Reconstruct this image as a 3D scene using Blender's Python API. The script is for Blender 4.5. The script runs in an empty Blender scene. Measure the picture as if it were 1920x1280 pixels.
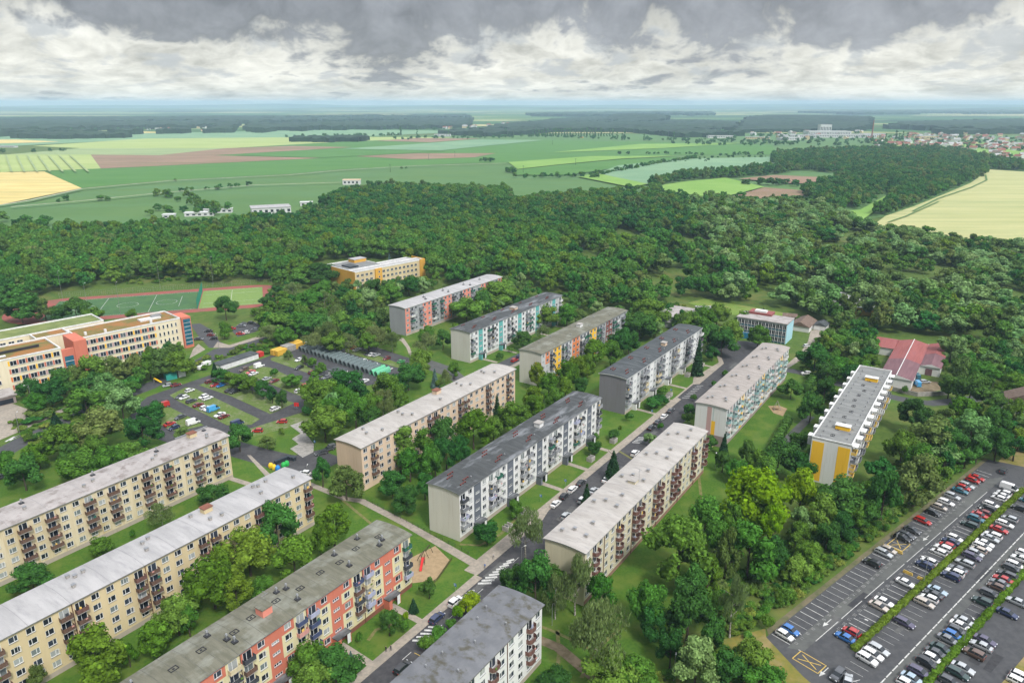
import bpy, math, random
import numpy as np
R = math.radians
random.seed(7); RNG = np.random.default_rng(7)
sc = bpy.context.scene
# ------------------------------------------------------------------ camera, world, sun, exposure
CAMH = 118.0; FPX = 1383.4; PIT = 0.31226
cam = bpy.data.objects.new('camera', bpy.data.cameras.new('camera'))
sc.collection.objects.link(cam); sc.camera = cam
cam.location = (0, 0, CAMH); cam.rotation_euler = (math.pi/2 - PIT, 0, 0)
cam.data.sensor_width = 36; cam.data.lens = 36*FPX/1920; cam.data.clip_start = 1; cam.data.clip_end = 60000
SUN_EL, SUN_AZ = 50, 152          # azimuth clockwise from +Y
world = bpy.data.worlds.new('World'); sc.world = world; world.use_nodes = True
def build_world():
    nt = world.node_tree; N = nt.nodes; L = nt.links; N.clear()
    def n(t, **k):
        x = N.new(t)
        for a, b in k.items(): setattr(x, a, b)
        return x
    def m(op, a, b=None, c=None, clamp=False):
        x = n('ShaderNodeMath', operation=op, use_clamp=clamp)
        for i, v in enumerate((a, b, c)):
            if v is None: continue
            if isinstance(v, (int, float)): x.inputs[i].default_value = v
            else: L.new(v, x.inputs[i])
        return x.outputs[0]
    sky = n('ShaderNodeTexSky', sky_type='NISHITA', sun_disc=False)
    sky.sun_elevation = R(SUN_EL); sky.sun_rotation = R(SUN_AZ)
    bg1 = n('ShaderNodeBackground'); L.new(sky.outputs[0], bg1.inputs[0]); bg1.inputs[1].default_value = 0.10
    tc = n('ShaderNodeTexCoord'); sp = n('ShaderNodeSeparateXYZ'); L.new(tc.outputs['Generated'], sp.inputs[0])
    X, Y, Z = sp.outputs
    el = m('MAXIMUM', Z, 0.0)
    az = m('ARCTAN2', X, Y)
    # cloud layer coordinates: azimuth against a compressed height, like a low deck seen from below
    inv = m('DIVIDE', 0.16, m('ADD', el, 0.055))
    def noise(sx, sy, sc_, det, rough, off, dist=0.0):
        cb = n('ShaderNodeCombineXYZ')
        L.new(m('MULTIPLY', az, sx), cb.inputs[0]); L.new(m('MULTIPLY', inv, sy), cb.inputs[1]); cb.inputs[2].default_value = off
        t = n('ShaderNodeTexNoise'); t.inputs['Scale'].default_value = sc_; t.inputs['Detail'].default_value = det
        t.inputs['Roughness'].default_value = rough; t.inputs['Distortion'].default_value = dist
        L.new(cb.outputs[0], t.inputs['Vector']); return t.outputs['Fac']
    big = noise(3.0, .55, 1.0, 6, 0.55, 4.3, .35)
    mid = noise(8.5, 1.25, 1.6, 8, 0.58, 1.7, .45)
    fine = noise(17, 2.6, 2.0, 9, 0.6, 9.1, .5)
    # dark deck grows with height, starts lower on the left
    h = m('ADD', m('MULTIPLY', el, 14.0), m('MULTIPLY', az, -0.14))
    deck = m('ADD', m('ADD', h, -0.78), m('ADD', m('MULTIPLY', m('SUBTRACT', big, 0.5), 4.2), m('MULTIPLY', m('SUBTRACT', mid, 0.5), 2.1)))
    deck = m('ADD', deck, m('MULTIPLY', m('SUBTRACT', fine, 0.5), 1.2))
    deckm = n('ShaderNodeMapRange', interpolation_type='SMOOTHSTEP'); L.new(deck, deckm.inputs[0])
    deckm.inputs[1].default_value = -0.12; deckm.inputs[2].default_value = 0.38
    # grey of the deck itself
    dv = m('ADD', 0.215, m('MULTIPLY', m('SUBTRACT', mid, 0.5), 0.36)); dv = m('ADD', dv, m('MULTIPLY', az, 0.06))
    dv = m('ADD', dv, m('MULTIPLY', m('SUBTRACT', fine, 0.5), 0.16))
    dc = n('ShaderNodeCombineColor'); L.new(m('MULTIPLY', dv, 0.97), dc.inputs[0]); L.new(dv, dc.inputs[1]); L.new(m('MULTIPLY', dv, 1.08), dc.inputs[2])
    # pale lower clouds
    pv = m('ADD', 0.61, m('MULTIPLY', m('SUBTRACT', fine, 0.5), 0.6)); pv = m('ADD', pv, m('MULTIPLY', m('SUBTRACT', mid, 0.5), .9))
    pv = m('MINIMUM', pv, 0.74)
    pc = n('ShaderNodeCombineColor'); L.new(pv, pc.inputs[0]); L.new(m('MULTIPLY', pv, 0.985), pc.inputs[1]); L.new(m('MULTIPLY', pv, 0.9), pc.inputs[2])
    mx = n('ShaderNodeMix', data_type='RGBA'); L.new(deckm.outputs[0], mx.inputs['Factor']); L.new(pc.outputs[0], mx.inputs['A']); L.new(dc.outputs[0], mx.inputs['B'])
    small = noise(11, 2.1, 1.5, 7, 0.55, 22.4, .3)
    sm_ = n('ShaderNodeMapRange', interpolation_type='SMOOTHSTEP'); L.new(small, sm_.inputs[0]); sm_.inputs[1].default_value = .52; sm_.inputs[2].default_value = .64; sm_.inputs[4].default_value = .75
    lowf = n('ShaderNodeMapRange'); L.new(el, lowf.inputs[0]); lowf.inputs[1].default_value = .004; lowf.inputs[2].default_value = .03
    sg = n('ShaderNodeMix', data_type='RGBA'); L.new(m('MULTIPLY', sm_.outputs[0], lowf.outputs[0]), sg.inputs['Factor']); L.new(pc.outputs[0], sg.inputs['A']); sg.inputs['B'].default_value = (.38, .40, .42, 1); L.new(sg.outputs['Result'], mx.inputs['A'])
    # an overcast sky grows brighter towards the zenith
    zb = n('ShaderNodeMapRange'); L.new(el, zb.inputs[0]); zb.inputs[1].default_value = 0.14; zb.inputs[2].default_value = 0.7
    zb.inputs[3].default_value = 1.0; zb.inputs[4].default_value = 4.7
    bg2 = n('ShaderNodeBackground'); L.new(mx.outputs['Result'], bg2.inputs[0]); L.new(zb.outputs[0], bg2.inputs[1])
    ms = n('ShaderNodeMixShader'); ms.inputs[0].default_value = 0.93; L.new(bg1.outputs[0], ms.inputs[1]); L.new(bg2.outputs[0], ms.inputs[2])
    out = n('ShaderNodeOutputWorld'); L.new(ms.outputs[0], out.inputs[0])
build_world()
sl = bpy.data.lights.new('sun', 'SUN'); sl.energy = 2.1; sl.angle = R(9); sl.color = (1, .96, .9)
sun = bpy.data.objects.new('sun', sl); sc.collection.objects.link(sun)
from mathutils import Vector
sdir = Vector((math.cos(R(SUN_EL))*math.sin(R(SUN_AZ)), math.cos(R(SUN_EL))*math.cos(R(SUN_AZ)), math.sin(R(SUN_EL))))
sun.rotation_euler = sdir.to_track_quat('Z', 'Y').to_euler(); sun.location = (0, 0, 400)
sc.view_settings.view_transform = 'Standard'; sc.view_settings.look = 'None'
sc.view_settings.exposure = 0.55; sc.view_settings.gamma = 1.0
cy = sc.cycles; cy.max_bounces = 4; cy.diffuse_bounces = 3; cy.glossy_bounces = 2; cy.transmission_bounces = 2
cy.volume_bounces = 2; cy.transparent_max_bounces = 4; cy.use_denoising = True; cy.use_adaptive_sampling = True; cy.adaptive_threshold = 0.02
cy.caustics_reflective = False; cy.caustics_refractive = False

# ------------------------------------------------------------------ frames and helpers
A56 = R(56.0); CU, SU = math.cos(A56), math.sin(A56)
def W(u, v, z=0.0):                       # street grid (u along the blocks, v towards the car park) -> world
    return (CU*u + SU*v, SU*u - CU*v, z)
cpt, spt = math.cos(PIT), math.sin(PIT)
def G(px, py, z=0.0):                     # where the sight line of a place in the photograph meets height z
    x, y = px-960, -(py-640)
    dx, dy, dz = x, y*spt + FPX*cpt, y*cpt - FPX*spt
    k = (z-CAMH)/dz
    return (dx*k, dy*k, z)
def UV(p): return (p[0]*CU + p[1]*SU, p[0]*SU - p[1]*CU)
def depth(p): return p[1]*cpt - (p[2]-CAMH)*spt
MATS = {}
def nd(nt, t, **k):
    x = nt.nodes.new(t)
    for a, b in k.items(): setattr(x, a, b)
    return x
def mat(name, c1, c2=None, scale=1.0, rough=0.8, bump=0.0, coord='Object', stretch=(1, 1, 1), metal=0.0, c3=None, scale3=0.1, lo=.4, hi=.6, coat=0, spec=.3, det=5, lo3=.45, hi3=.65, st3=None, rnd=0):
    if name in MATS: return MATS[name]
    m = bpy.data.materials.new(name); m.use_nodes = True; nt = m.node_tree; L = nt.links
    b = nt.nodes['Principled BSDF']; b.inputs['Roughness'].default_value = rough; b.inputs['Metallic'].default_value = metal
    b.inputs['Specular IOR Level'].default_value = spec; b.inputs['Coat Weight'].default_value = coat
    b.inputs['Base Color'].default_value = (*c1, 1)
    if c2 is not None:
        if coord == 'World': src = nd(nt, 'ShaderNodeNewGeometry').outputs['Position']
        else: src = nd(nt, 'ShaderNodeTexCoord').outputs['Object']
        def ns(s, st, off=0):
            mp = nd(nt, 'ShaderNodeMapping'); mp.inputs['Scale'].default_value = st; mp.inputs['Location'].default_value = (off, off*.7, off*.3); L.new(src, mp.inputs[0])
            t = nd(nt, 'ShaderNodeTexNoise'); t.inputs['Scale'].default_value = s; t.inputs['Detail'].default_value = det; t.inputs['Roughness'].default_value = .62; L.new(mp.outputs[0], t.inputs['Vector']); return t.outputs['Fac']
        def mr(f, a, c):
            r = nd(nt, 'ShaderNodeMapRange'); L.new(f, r.inputs[0]); r.inputs[1].default_value = a; r.inputs[2].default_value = c; return r.outputs[0]
        f = ns(scale, stretch); mx = nd(nt, 'ShaderNodeMix', data_type='RGBA'); L.new(mr(f, lo, hi), mx.inputs['Factor'])
        mx.inputs['A'].default_value = (*c1, 1); mx.inputs['B'].default_value = (*c2, 1); col = mx.outputs['Result']
        if c3 is not None:
            m3 = nd(nt, 'ShaderNodeMix', data_type='RGBA'); L.new(mr(ns(scale3, st3 or stretch, 31.7), lo3, hi3), m3.inputs['Factor'])
            L.new(col, m3.inputs['A']); m3.inputs['B'].default_value = (*c3, 1); col = m3.outputs['Result']
        if rnd:
            oi = nd(nt, 'ShaderNodeObjectInfo'); hv = nd(nt, 'ShaderNodeHueSaturation'); r = nd(nt, 'ShaderNodeMapRange'); L.new(oi.outputs['Random'], r.inputs[0])
            r.inputs[3].default_value = 1-rnd; r.inputs[4].default_value = 1+rnd; L.new(r.outputs[0], hv.inputs['Value']); L.new(col, hv.inputs['Color']); col = hv.outputs[0]
        L.new(col, b.inputs['Base Color'])
        if bump:
            bn = nd(nt, 'ShaderNodeBump'); bn.inputs['Strength'].default_value = bump; L.new(f, bn.inputs['Height']); L.new(bn.outputs[0], b.inputs['Normal'])
    MATS[name] = m; return m
def leafmat(name, c1, c2, c3, tr=0.25):
    m = bpy.data.materials.new(name); m.use_nodes = True; nt = m.node_tree; L = nt.links; nt.nodes.clear()
    oi = nd(nt, 'ShaderNodeObjectInfo'); geo = nd(nt, 'ShaderNodeNewGeometry')
    r = nd(nt, 'ShaderNodeValToRGB'); L.new(oi.outputs['Random'], r.inputs[0]); e = r.color_ramp.elements
    e[0].color = (*c1, 1); e[0].position = 0; e[1].color = (*c3, 1); e[1].position = 1; k = r.color_ramp.elements.new(.55); k.color = (*c2, 1)
    t = nd(nt, 'ShaderNodeTexNoise'); t.inputs['Scale'].default_value = .55; t.inputs['Detail'].default_value = 3; L.new(geo.outputs['Position'], t.inputs['Vector'])
    mr = nd(nt, 'ShaderNodeMapRange'); L.new(t.outputs['Fac'], mr.inputs[0]); mr.inputs[1].default_value = .3; mr.inputs[2].default_value = .7; mr.inputs[3].default_value = .62; mr.inputs[4].default_value = 1.4
    # single leaf clumps differ a little
    mr2 = nd(nt, 'ShaderNodeMapRange'); L.new(geo.outputs['Random Per Island'], mr2.inputs[0]); mr2.inputs[3].default_value = .72; mr2.inputs[4].default_value = 1.3
    mm = nd(nt, 'ShaderNodeMath', operation='MULTIPLY'); L.new(mr.outputs[0], mm.inputs[0]); L.new(mr2.outputs[0], mm.inputs[1])
    h = nd(nt, 'ShaderNodeHueSaturation'); hm = nd(nt, 'ShaderNodeMapRange'); wn = nd(nt, 'ShaderNodeTexWhiteNoise', noise_dimensions='1D'); L.new(oi.outputs['Random'], wn.inputs['W']); L.new(wn.outputs['Value'], hm.inputs[0]); hm.inputs[3].default_value = .482; hm.inputs[4].default_value = .522; L.new(hm.outputs[0], h.inputs['Hue']); L.new(r.outputs[0], h.inputs['Color']); L.new(mm.outputs[0], h.inputs['Value'])
    d = nd(nt, 'ShaderNodeBsdfDiffuse'); L.new(h.outputs[0], d.inputs[0]); tb = nd(nt, 'ShaderNodeBsdfTranslucent'); L.new(h.outputs[0], tb.inputs[0])
    mx = nd(nt, 'ShaderNodeMixShader'); mx.inputs[0].default_value = tr; L.new(d.outputs[0], mx.inputs[1]); L.new(tb.outputs[0], mx.inputs[2])
    o = nd(nt, 'ShaderNodeOutputMaterial'); L.new(mx.outputs[0], o.inputs[0]); MATS[name] = m; return m
COL = sc.collection
def tag(o, label=None, cat=None, group=None, kind=None):
    if label: o['label'] = label
    if cat: o['category'] = cat
    if group: o['group'] = group
    if kind: o['kind'] = kind
    return o
def empty(name, loc, rz=0):
    o = bpy.data.objects.new(name, None); o.location = loc; o.rotation_euler = (0, 0, rz); o.empty_display_size = .5; COL.objects.link(o); return o
def inst(name, me, parent=None, loc=(0, 0, 0), rz=0, scale=None, mats=None):
    o = bpy.data.objects.new(name, me); o.location = loc; o.rotation_euler = (0, 0, rz)
    if scale: o.scale = scale
    COL.objects.link(o)
    if parent: o.parent = parent
    if mats:
        for i, m in enumerate(mats):
            if m: o.material_slots[i].link = 'OBJECT'; o.material_slots[i].material = m
    return o
class MB:                                  # mesh builder: boxes, tubes, quads -> one mesh
    def __init__(s): s.v = []; s.f = []; s.m = []; s.mats = []
    def mi(s, m):
        if m not in s.mats: s.mats.append(m)
        return s.mats.index(m)
    def quad(s, pts, m):
        b = len(s.v); s.v += [tuple(p) for p in pts]; s.f.append(tuple(range(b, b+len(pts)))); s.m.append(s.mi(m))
    def box(s, x0, x1, y0, y1, z0, z1, m, top=None, skip=''):
        b = len(s.v); s.v += [(x0, y0, z0), (x1, y0, z0), (x1, y1, z0), (x0, y1, z0), (x0, y0, z1), (x1, y0, z1), (x1, y1, z1), (x0, y1, z1)]
        k = s.mi(m); kt = s.mi(top) if top else k
        for c, q, mm in (('b', (0, 3, 2, 1), k), ('t', (4, 5, 6, 7), kt), ('f', (0, 1, 5, 4), k), ('r', (1, 2, 6, 5), k), ('k', (2, 3, 7, 6), k), ('l', (3, 0, 4, 7), k)):
            if c in skip: continue
            s.f.append(tuple(b+i for i in q)); s.m.append(mm)
    def tube(s, p, q, r0, r1, m, n=6, cap=True):
        p, q = Vector(p), Vector(q); d = (q-p).normalized(); a = d.orthogonal().normalized(); c = d.cross(a); b = len(s.v); k = s.mi(m)
        for P, r in ((p, r0), (q, r1)):
            for i in range(n):
                t = 2*math.pi*i/n; s.v.append(tuple(P + a*math.cos(t)*r + c*math.sin(t)*r))
        for i in range(n): j = (i+1) % n; s.f.append((b+i, b+j, b+n+j, b+n+i)); s.m.append(k)
        if cap: s.f.append(tuple(b+n+i for i in range(n))); s.m.append(k)
    def prism(s, pts, z0, z1, m, top=None):
        a = sum(pts[i][0]*pts[(i+1) % len(pts)][1]-pts[(i+1) % len(pts)][0]*pts[i][1] for i in range(len(pts)))
        if a < 0: pts = pts[::-1]
        n = len(pts); b = len(s.v); s.v += [(p[0], p[1], z0) for p in pts]+[(p[0], p[1], z1) for p in pts]; k = s.mi(m)
        s.f.append(tuple(range(b+n, b+2*n))); s.m.append(s.mi(top) if top else k)
        for i in range(n): j = (i+1) % n; s.f.append((b+i, b+j, b+n+j, b+n+i)); s.m.append(k)
    def mesh(s, name, smooth=False):
        me = bpy.data.meshes.new(name); me.from_pydata(s.v, [], s.f)
        for m in s.mats: me.materials.append(m)
        me.polygons.foreach_set('material_index', s.m)
        if smooth: me.polygons.foreach_set('use_smooth', [True]*len(s.f))
        me.update(); return me
    def build(s, name, parent=None, loc=(0, 0, 0), rz=0, smooth=False): return inst(name, s.mesh(name, smooth), parent, loc, rz)
def npmesh(name, V, F, mats, mi=None):
    me = bpy.data.meshes.new(name); V = np.asarray(V, dtype=np.float32); nf = len(F)
    me.vertices.add(len(V)); me.vertices.foreach_set('co', V.ravel())
    F = np.asarray(F, dtype=np.int32); k = F.shape[1]
    me.loops.add(nf*k); me.loops.foreach_set('vertex_index', F.ravel())
    me.polygons.add(nf); me.polygons.foreach_set('loop_start', np.arange(0, nf*k, k, dtype=np.int32))
    try: me.polygons.foreach_set('loop_total', np.full(nf, k, dtype=np.int32))
    except Exception: pass
    if mi is not None: me.polygons.foreach_set('material_index', np.asarray(mi, dtype=np.int32))
    for m in mats: me.materials.append(m)
    me.update(calc_edges=True); me.validate(); return me
def sheet(name, pts, z, m, kind='structure', base=None):
    b = MB(); P = [(p[0], p[1]) for p in pts]
    if base is None:
        a = sum(P[i][0]*P[(i+1) % len(P)][1]-P[(i+1) % len(P)][0]*P[i][1] for i in range(len(P)))
        if a < 0: P = P[::-1]
        b.quad([(x, y, z) for x, y in P], m)
    else: b.prism(P, base, z, m)
    o = b.build(name); o['kind'] = kind; return o
def gs(pts, z=0): return [G(x, y, z) for x, y in pts]
def us(pts): return [W(u, v) for u, v in pts]
def inpoly(x, y, P):
    c = False; n = len(P); j = n-1
    for i in range(n):
        xi, yi = P[i][0], P[i][1]; xj, yj = P[j][0], P[j][1]
        if (yi > y) != (yj > y) and x < (xj-xi)*(y-yi)/(yj-yi)+xi: c = not c
        j = i
    return c
ORD = ['first', 'second', 'third', 'fourth', 'fifth', 'sixth', 'seventh', 'eighth', 'ninth', 'tenth', 'eleventh', 'twelfth', 'thirteenth', 'fourteenth', 'fifteenth', 'sixteenth', 'seventeenth', 'eighteenth', 'nineteenth', 'twentieth',
       'twenty-first', 'twenty-second', 'twenty-third', 'twenty-fourth', 'twenty-fifth', 'twenty-sixth', 'twenty-seventh', 'twenty-eighth', 'twenty-ninth', 'thirtieth', 'thirty-first', 'thirty-second', 'thirty-third', 'thirty-fourth', 'thirty-fifth', 'thirty-sixth', 'thirty-seventh', 'thirty-eighth', 'thirty-ninth', 'fortieth', 'forty-first', 'forty-second', 'forty-third', 'forty-fourth', 'forty-fifth', 'forty-sixth', 'forty-seventh', 'forty-eighth', 'forty-ninth', 'fiftieth']
# ------------------------------------------------------------------ materials
def C(r, g, b):                            # display value 0-255 -> linear base colour
    f = lambda c: (c/255/12.92) if c <= 10 else ((c/255+.055)/1.055)**2.4
    return (f(r), f(g), f(b))
M = MATS
mat('grass', (.055, .105, .014), (.085, .135, .02), .35, .95, 0, 'World', c3=(.13, .14, .035), scale3=.06, det=10, lo3=.5, hi3=.7)
mat('lawn', (.042, .108, .008), (.068, .142, .012), 1.6, .95, 0, 'World', c3=(.105, .155, .022), scale3=.16, det=11, lo3=.46, hi3=.66)
mat('lotgrass', (.08, .14, .02), (.13, .17, .05), 1.2, .95, 0, 'World', c3=(.19, .2, .12), scale3=.25, det=7, lo3=.52, hi3=.7)
mat('drygrass', (.20, .17, .035), (.14, .15, .03), .5, .95, 0, 'World', c3=(.26, .2, .09), scale3=.2, det=8)
mat('asphalt', (.058, .059, .063), (.075, .076, .079), .6, .85, 0, 'World', c3=(.085, .085, .085), scale3=.08, det=8, lo3=.5, hi3=.8)
mat('asphalt_dark', (.046, .045, .049), (.066, .065, .068), .7, .8, 0, 'World', c3=(.1, .098, .098), scale3=.12, det=8, lo3=.5, hi3=.8)
mat('meadowgrass', (.12, .2, .03), (.16, .24, .04), .3, .95, 0, 'World', c3=(.2, .22, .06), scale3=.1, det=9)
mat('patch_dark', (.036, .036, .04), (.05, .05, .053), .8, .85, 0, 'World'); mat('patch_light', (.09, .09, .09), (.12, .12, .115), .8, .9, 0, 'World')
mat('worn', (.12, .14, .035), (.19, .17, .07), .9, .95, 0, 'World', det=8)
mat('asphalt_old', (.078, .08, .078), (.1, .103, .098), .5, .88, 0, 'World', c3=(.125, .128, .118), scale3=.1, det=9, lo3=.45, hi3=.75)
mat('paving', (.36, .31, .25), (.27, .24, .2), 1.0, .9, 0, 'World', c3=(.2, .18, .15), scale3=.2, lo3=.5, hi3=.8)
mat('strip', (.13, .12, .065), (.09, .10, .045), .6, .95, 0, 'World', c3=(.17, .14, .09), scale3=.2); mat('dirt', (.22, .17, .11), (.14, .11, .06), .6, .95, 0, 'World')
mat('sand', (.36, .26, .15), (.29, .21, .12), .7, .95, 0, 'World')
mat('paint', (.6, .6, .57), (.42, .42, .4), 1.5, .7, 0, 'World'); mat('paint_yellow', (.62, .42, .08), (.45, .33, .1), 1.5, .7, 0, 'World')
mat('concrete', (.36, .34, .31), (.26, .25, .23), .8, .9, 0, 'Object'); mat('metal', (.35, .36, .37), None, rough=.45, metal=.6)
mat('darkmetal', (.05, .05, .055), None, rough=.5, metal=.4); mat('white', (.72, .72, .70), (.6, .6, .58), .6, .6)
mat('bark', (.09, .07, .05), (.05, .04, .03), 3, .95); mat('birchbark', (.45, .43, .38), (.12, .1, .09), 2, .9)
leafmat('leaf_dark', (0.0390, 0.1170, 0.0260), (0.0553, 0.1495, 0.0293), (0.0780, 0.1869, 0.0358))
leafmat('leaf_mid', (0.0752, 0.1845, 0.0246), (0.1025, 0.2186, 0.0300), (0.1366, 0.2528, 0.0410))
leafmat('leaf_linden', (0.0770, 0.1650, 0.0154), (0.1155, 0.2090, 0.0209), (0.1595, 0.2475, 0.0286))
leafmat('leaf_lime', (0.1610, 0.2990, 0.0092), (0.2070, 0.3450, 0.0138), (0.2300, 0.3565, 0.0184), .35)
leafmat('leaf_olive', (0.0966, 0.1610, 0.0386), (0.1288, 0.2012, 0.0515), (0.1610, 0.2254, 0.0644))
leafmat('leaf_silver', (0.1495, 0.2760, 0.0805), (0.1898, 0.3162, 0.1092), (0.2300, 0.3450, 0.1323))
leafmat('leaf_birch', (.14, .2, .06), (.18, .24, .08), (.22, .28, .1), .4)
leafmat('leaf_spruce', (0.0158, 0.0504, 0.0216), (0.0216, 0.0605, 0.0245), (0.0288, 0.0720, 0.0288), .1)
leafmat('leaf_blue', (0.0960, 0.1680, 0.1440), (0.1080, 0.1800, 0.1560), (0.1200, 0.1920, 0.1680), .1)
leafmat('leaf_hedge', (0.1210, 0.2090, 0.0220), (0.1430, 0.2310, 0.0275), (0.1650, 0.2530, 0.0330), .3)
leafmat('leaf_bank', (0.0672, 0.1512, 0.0252), (0.1344, 0.2352, 0.0336), (0.2184, 0.2856, 0.0588), .3)
leafmat('leaf_wood_dark', (0.0366, 0.1231, 0.0300), (0.0516, 0.1597, 0.0349), (0.0765, 0.1997, 0.0433)); leafmat('leaf_wood_mid', (0.0646, 0.1725, 0.0316), (0.0891, 0.2127, 0.0374), (0.1265, 0.2559, 0.0431)); leafmat('leaf_wood_light', (0.0920, 0.1898, 0.0253), (0.1207, 0.2242, 0.0322), (0.1495, 0.2530, 0.0368))
def glassmat(name, dark, light, thr):
    m = bpy.data.materials.new(name); m.use_nodes = True; nt = m.node_tree; L = nt.links; b = nt.nodes['Principled BSDF']
    oi = nd(nt, 'ShaderNodeObjectInfo'); r = nd(nt, 'ShaderNodeValToRGB'); r.color_ramp.interpolation = 'CONSTANT'; L.new(oi.outputs['Random'], r.inputs[0]); e = r.color_ramp.elements
    e[0].color = (*dark, 1); e[1].position = thr; e[1].color = (*light, 1); k = r.color_ramp.elements.new(thr*.55); k.color = (dark[0]*2.2, dark[1]*2.2, dark[2]*2.2, 1)
    k2 = r.color_ramp.elements.new(thr+(1-thr)*.5); k2.color = (light[0]*.5, light[1]*.55, light[2]*.55, 1)
    L.new(r.outputs[0], b.inputs['Base Color']); b.inputs['Roughness'].default_value = .12; b.inputs['Specular IOR Level'].default_value = .5; MATS[name] = m; return m
glassmat('pane_dark', (.014, .018, .026), (.1, .12, .13), .8)
glassmat('pane', (.018, .022, .03), (.34, .36, .35), .68)
mat('carglass', (.02, .025, .03), None, rough=.08, spec=.6); mat('tyre', (.02, .02, .02), None, rough=.8); mat('rim', (.45, .46, .47), None, rough=.35, metal=.7)
mat('lamp_clear', (.7, .72, .74), None, rough=.2); mat('lamp_red', (.35, .01, .01), None, rough=.3)
mat('frame_white', (.72, .73, .72), None, rough=.5); mat('frame_dark', (.1, .06, .04), None, rough=.6)

def rank_labels(items, base):            # items: (x, object); ordinals from the left
    items.sort(key=lambda t: t[0])
    for i, (_, o) in enumerate(items):
        if i < len(ORD) and len(items) > 1: o['label'] = o['label']+f', {ORD[i]} from the left'
# ------------------------------------------------------------------ terrain and far fields
mat('far_base', (.05, .12, .03), (.07, .15, .04), .004, .95, 0, 'World')
sheet('ground', [(-27000, -300), (27000, -300), (27000, 27000), (-27000, 27000)], 0, M['grass'])
def patchmat():
    m = bpy.data.materials.new('patchwork'); m.use_nodes = True; nt = m.node_tree; L = nt.links; b = nt.nodes['Principled BSDF']; b.inputs['Roughness'].default_value = .95; b.inputs['Specular IOR Level'].default_value = .1
    g = nd(nt, 'ShaderNodeNewGeometry'); mp = nd(nt, 'ShaderNodeMapping'); mp.inputs['Rotation'].default_value = (0, 0, .35); mp.inputs['Scale'].default_value = (.0008, .0021, 1); L.new(g.outputs['Position'], mp.inputs[0])
    v = nd(nt, 'ShaderNodeTexVoronoi', distance='CHEBYCHEV'); v.inputs['Scale'].default_value = 1; L.new(mp.outputs[0], v.inputs['Vector'])
    s = nd(nt, 'ShaderNodeSeparateColor'); L.new(v.outputs['Color'], s.inputs[0]); r = nd(nt, 'ShaderNodeValToRGB'); r.color_ramp.interpolation = 'CONSTANT'; L.new(s.outputs[0], r.inputs[0]); e = r.color_ramp.elements
    e[0].color = (.05, .12, .035, 1); e[1].position = .9; e[1].color = (.45, .4, .2, 1)
    for p, c in ((.3, (.13, .2, .06, 1)), (.5, (.07, .15, .04, 1)), (.65, (.3, .32, .14, 1)), (.75, (.02, .05, .02, 1))):
        k = e.new(p); k.color = c
    L.new(r.outputs[0], b.inputs['Base Color']); MATS['patch'] = m
patchmat()
mat('f_green', (.06, .17, .028), (.078, .19, .032), .01, .95, 0, 'World', c3=(.075, .19, .04), scale3=.03, stretch=(1, 3, 1), st3=(.1, 1, 1))
mat('f_teal', (.075, .16, .042), (.09, .175, .045), .01, .95, 0, 'World', c3=(.085, .18, .06), scale3=.02, st3=(.15, 1, 1))
mat('f_wheat', (.58, .45, .16), (.68, .54, .22), .02, .95, 0, 'World', stretch=(1, 4, 1), c3=(.48, .4, .15), scale3=.06, st3=(.08, 1, 1))
mat('f_pale', (.26, .33, .15), (.32, .38, .17), .01, .95, 0, 'World', stretch=(.4, 2, 1), c3=(.2, .28, .12), scale3=.06, st3=(.1, 1, 1))
mat('f_barley', (.37, .375, .16), (.43, .42, .19), .012, .95, 0, 'World', stretch=(.6, 3, 1), c3=(.29, .33, .14), scale3=.07, st3=(.08, 1, 1), lo3=.48, hi3=.72)
mat('f_yellowgreen', (.3, .38, .12), (.36, .42, .15), .004, .95, 0, 'World', stretch=(1, 3, 1))
mat('f_lime', (.16, .3, .05), (.2, .34, .07), .01, .95, 0, 'World')
mat('f_brown', (.24, .15, .10), (.3, .19, .13), .008, .95, 0, 'World', c3=(.2, .15, .08), scale3=.04, st3=(.1, 1, 1))
mat('f_blue', (.15, .27, .15), (.19, .31, .17), .008, .95, 0, 'World')
sheet('far_fields', gs([(-2500, 249), (4500, 249)], 1) + [(27000, 26900), (-27000, 26900)], .2, M['patch'])
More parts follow.
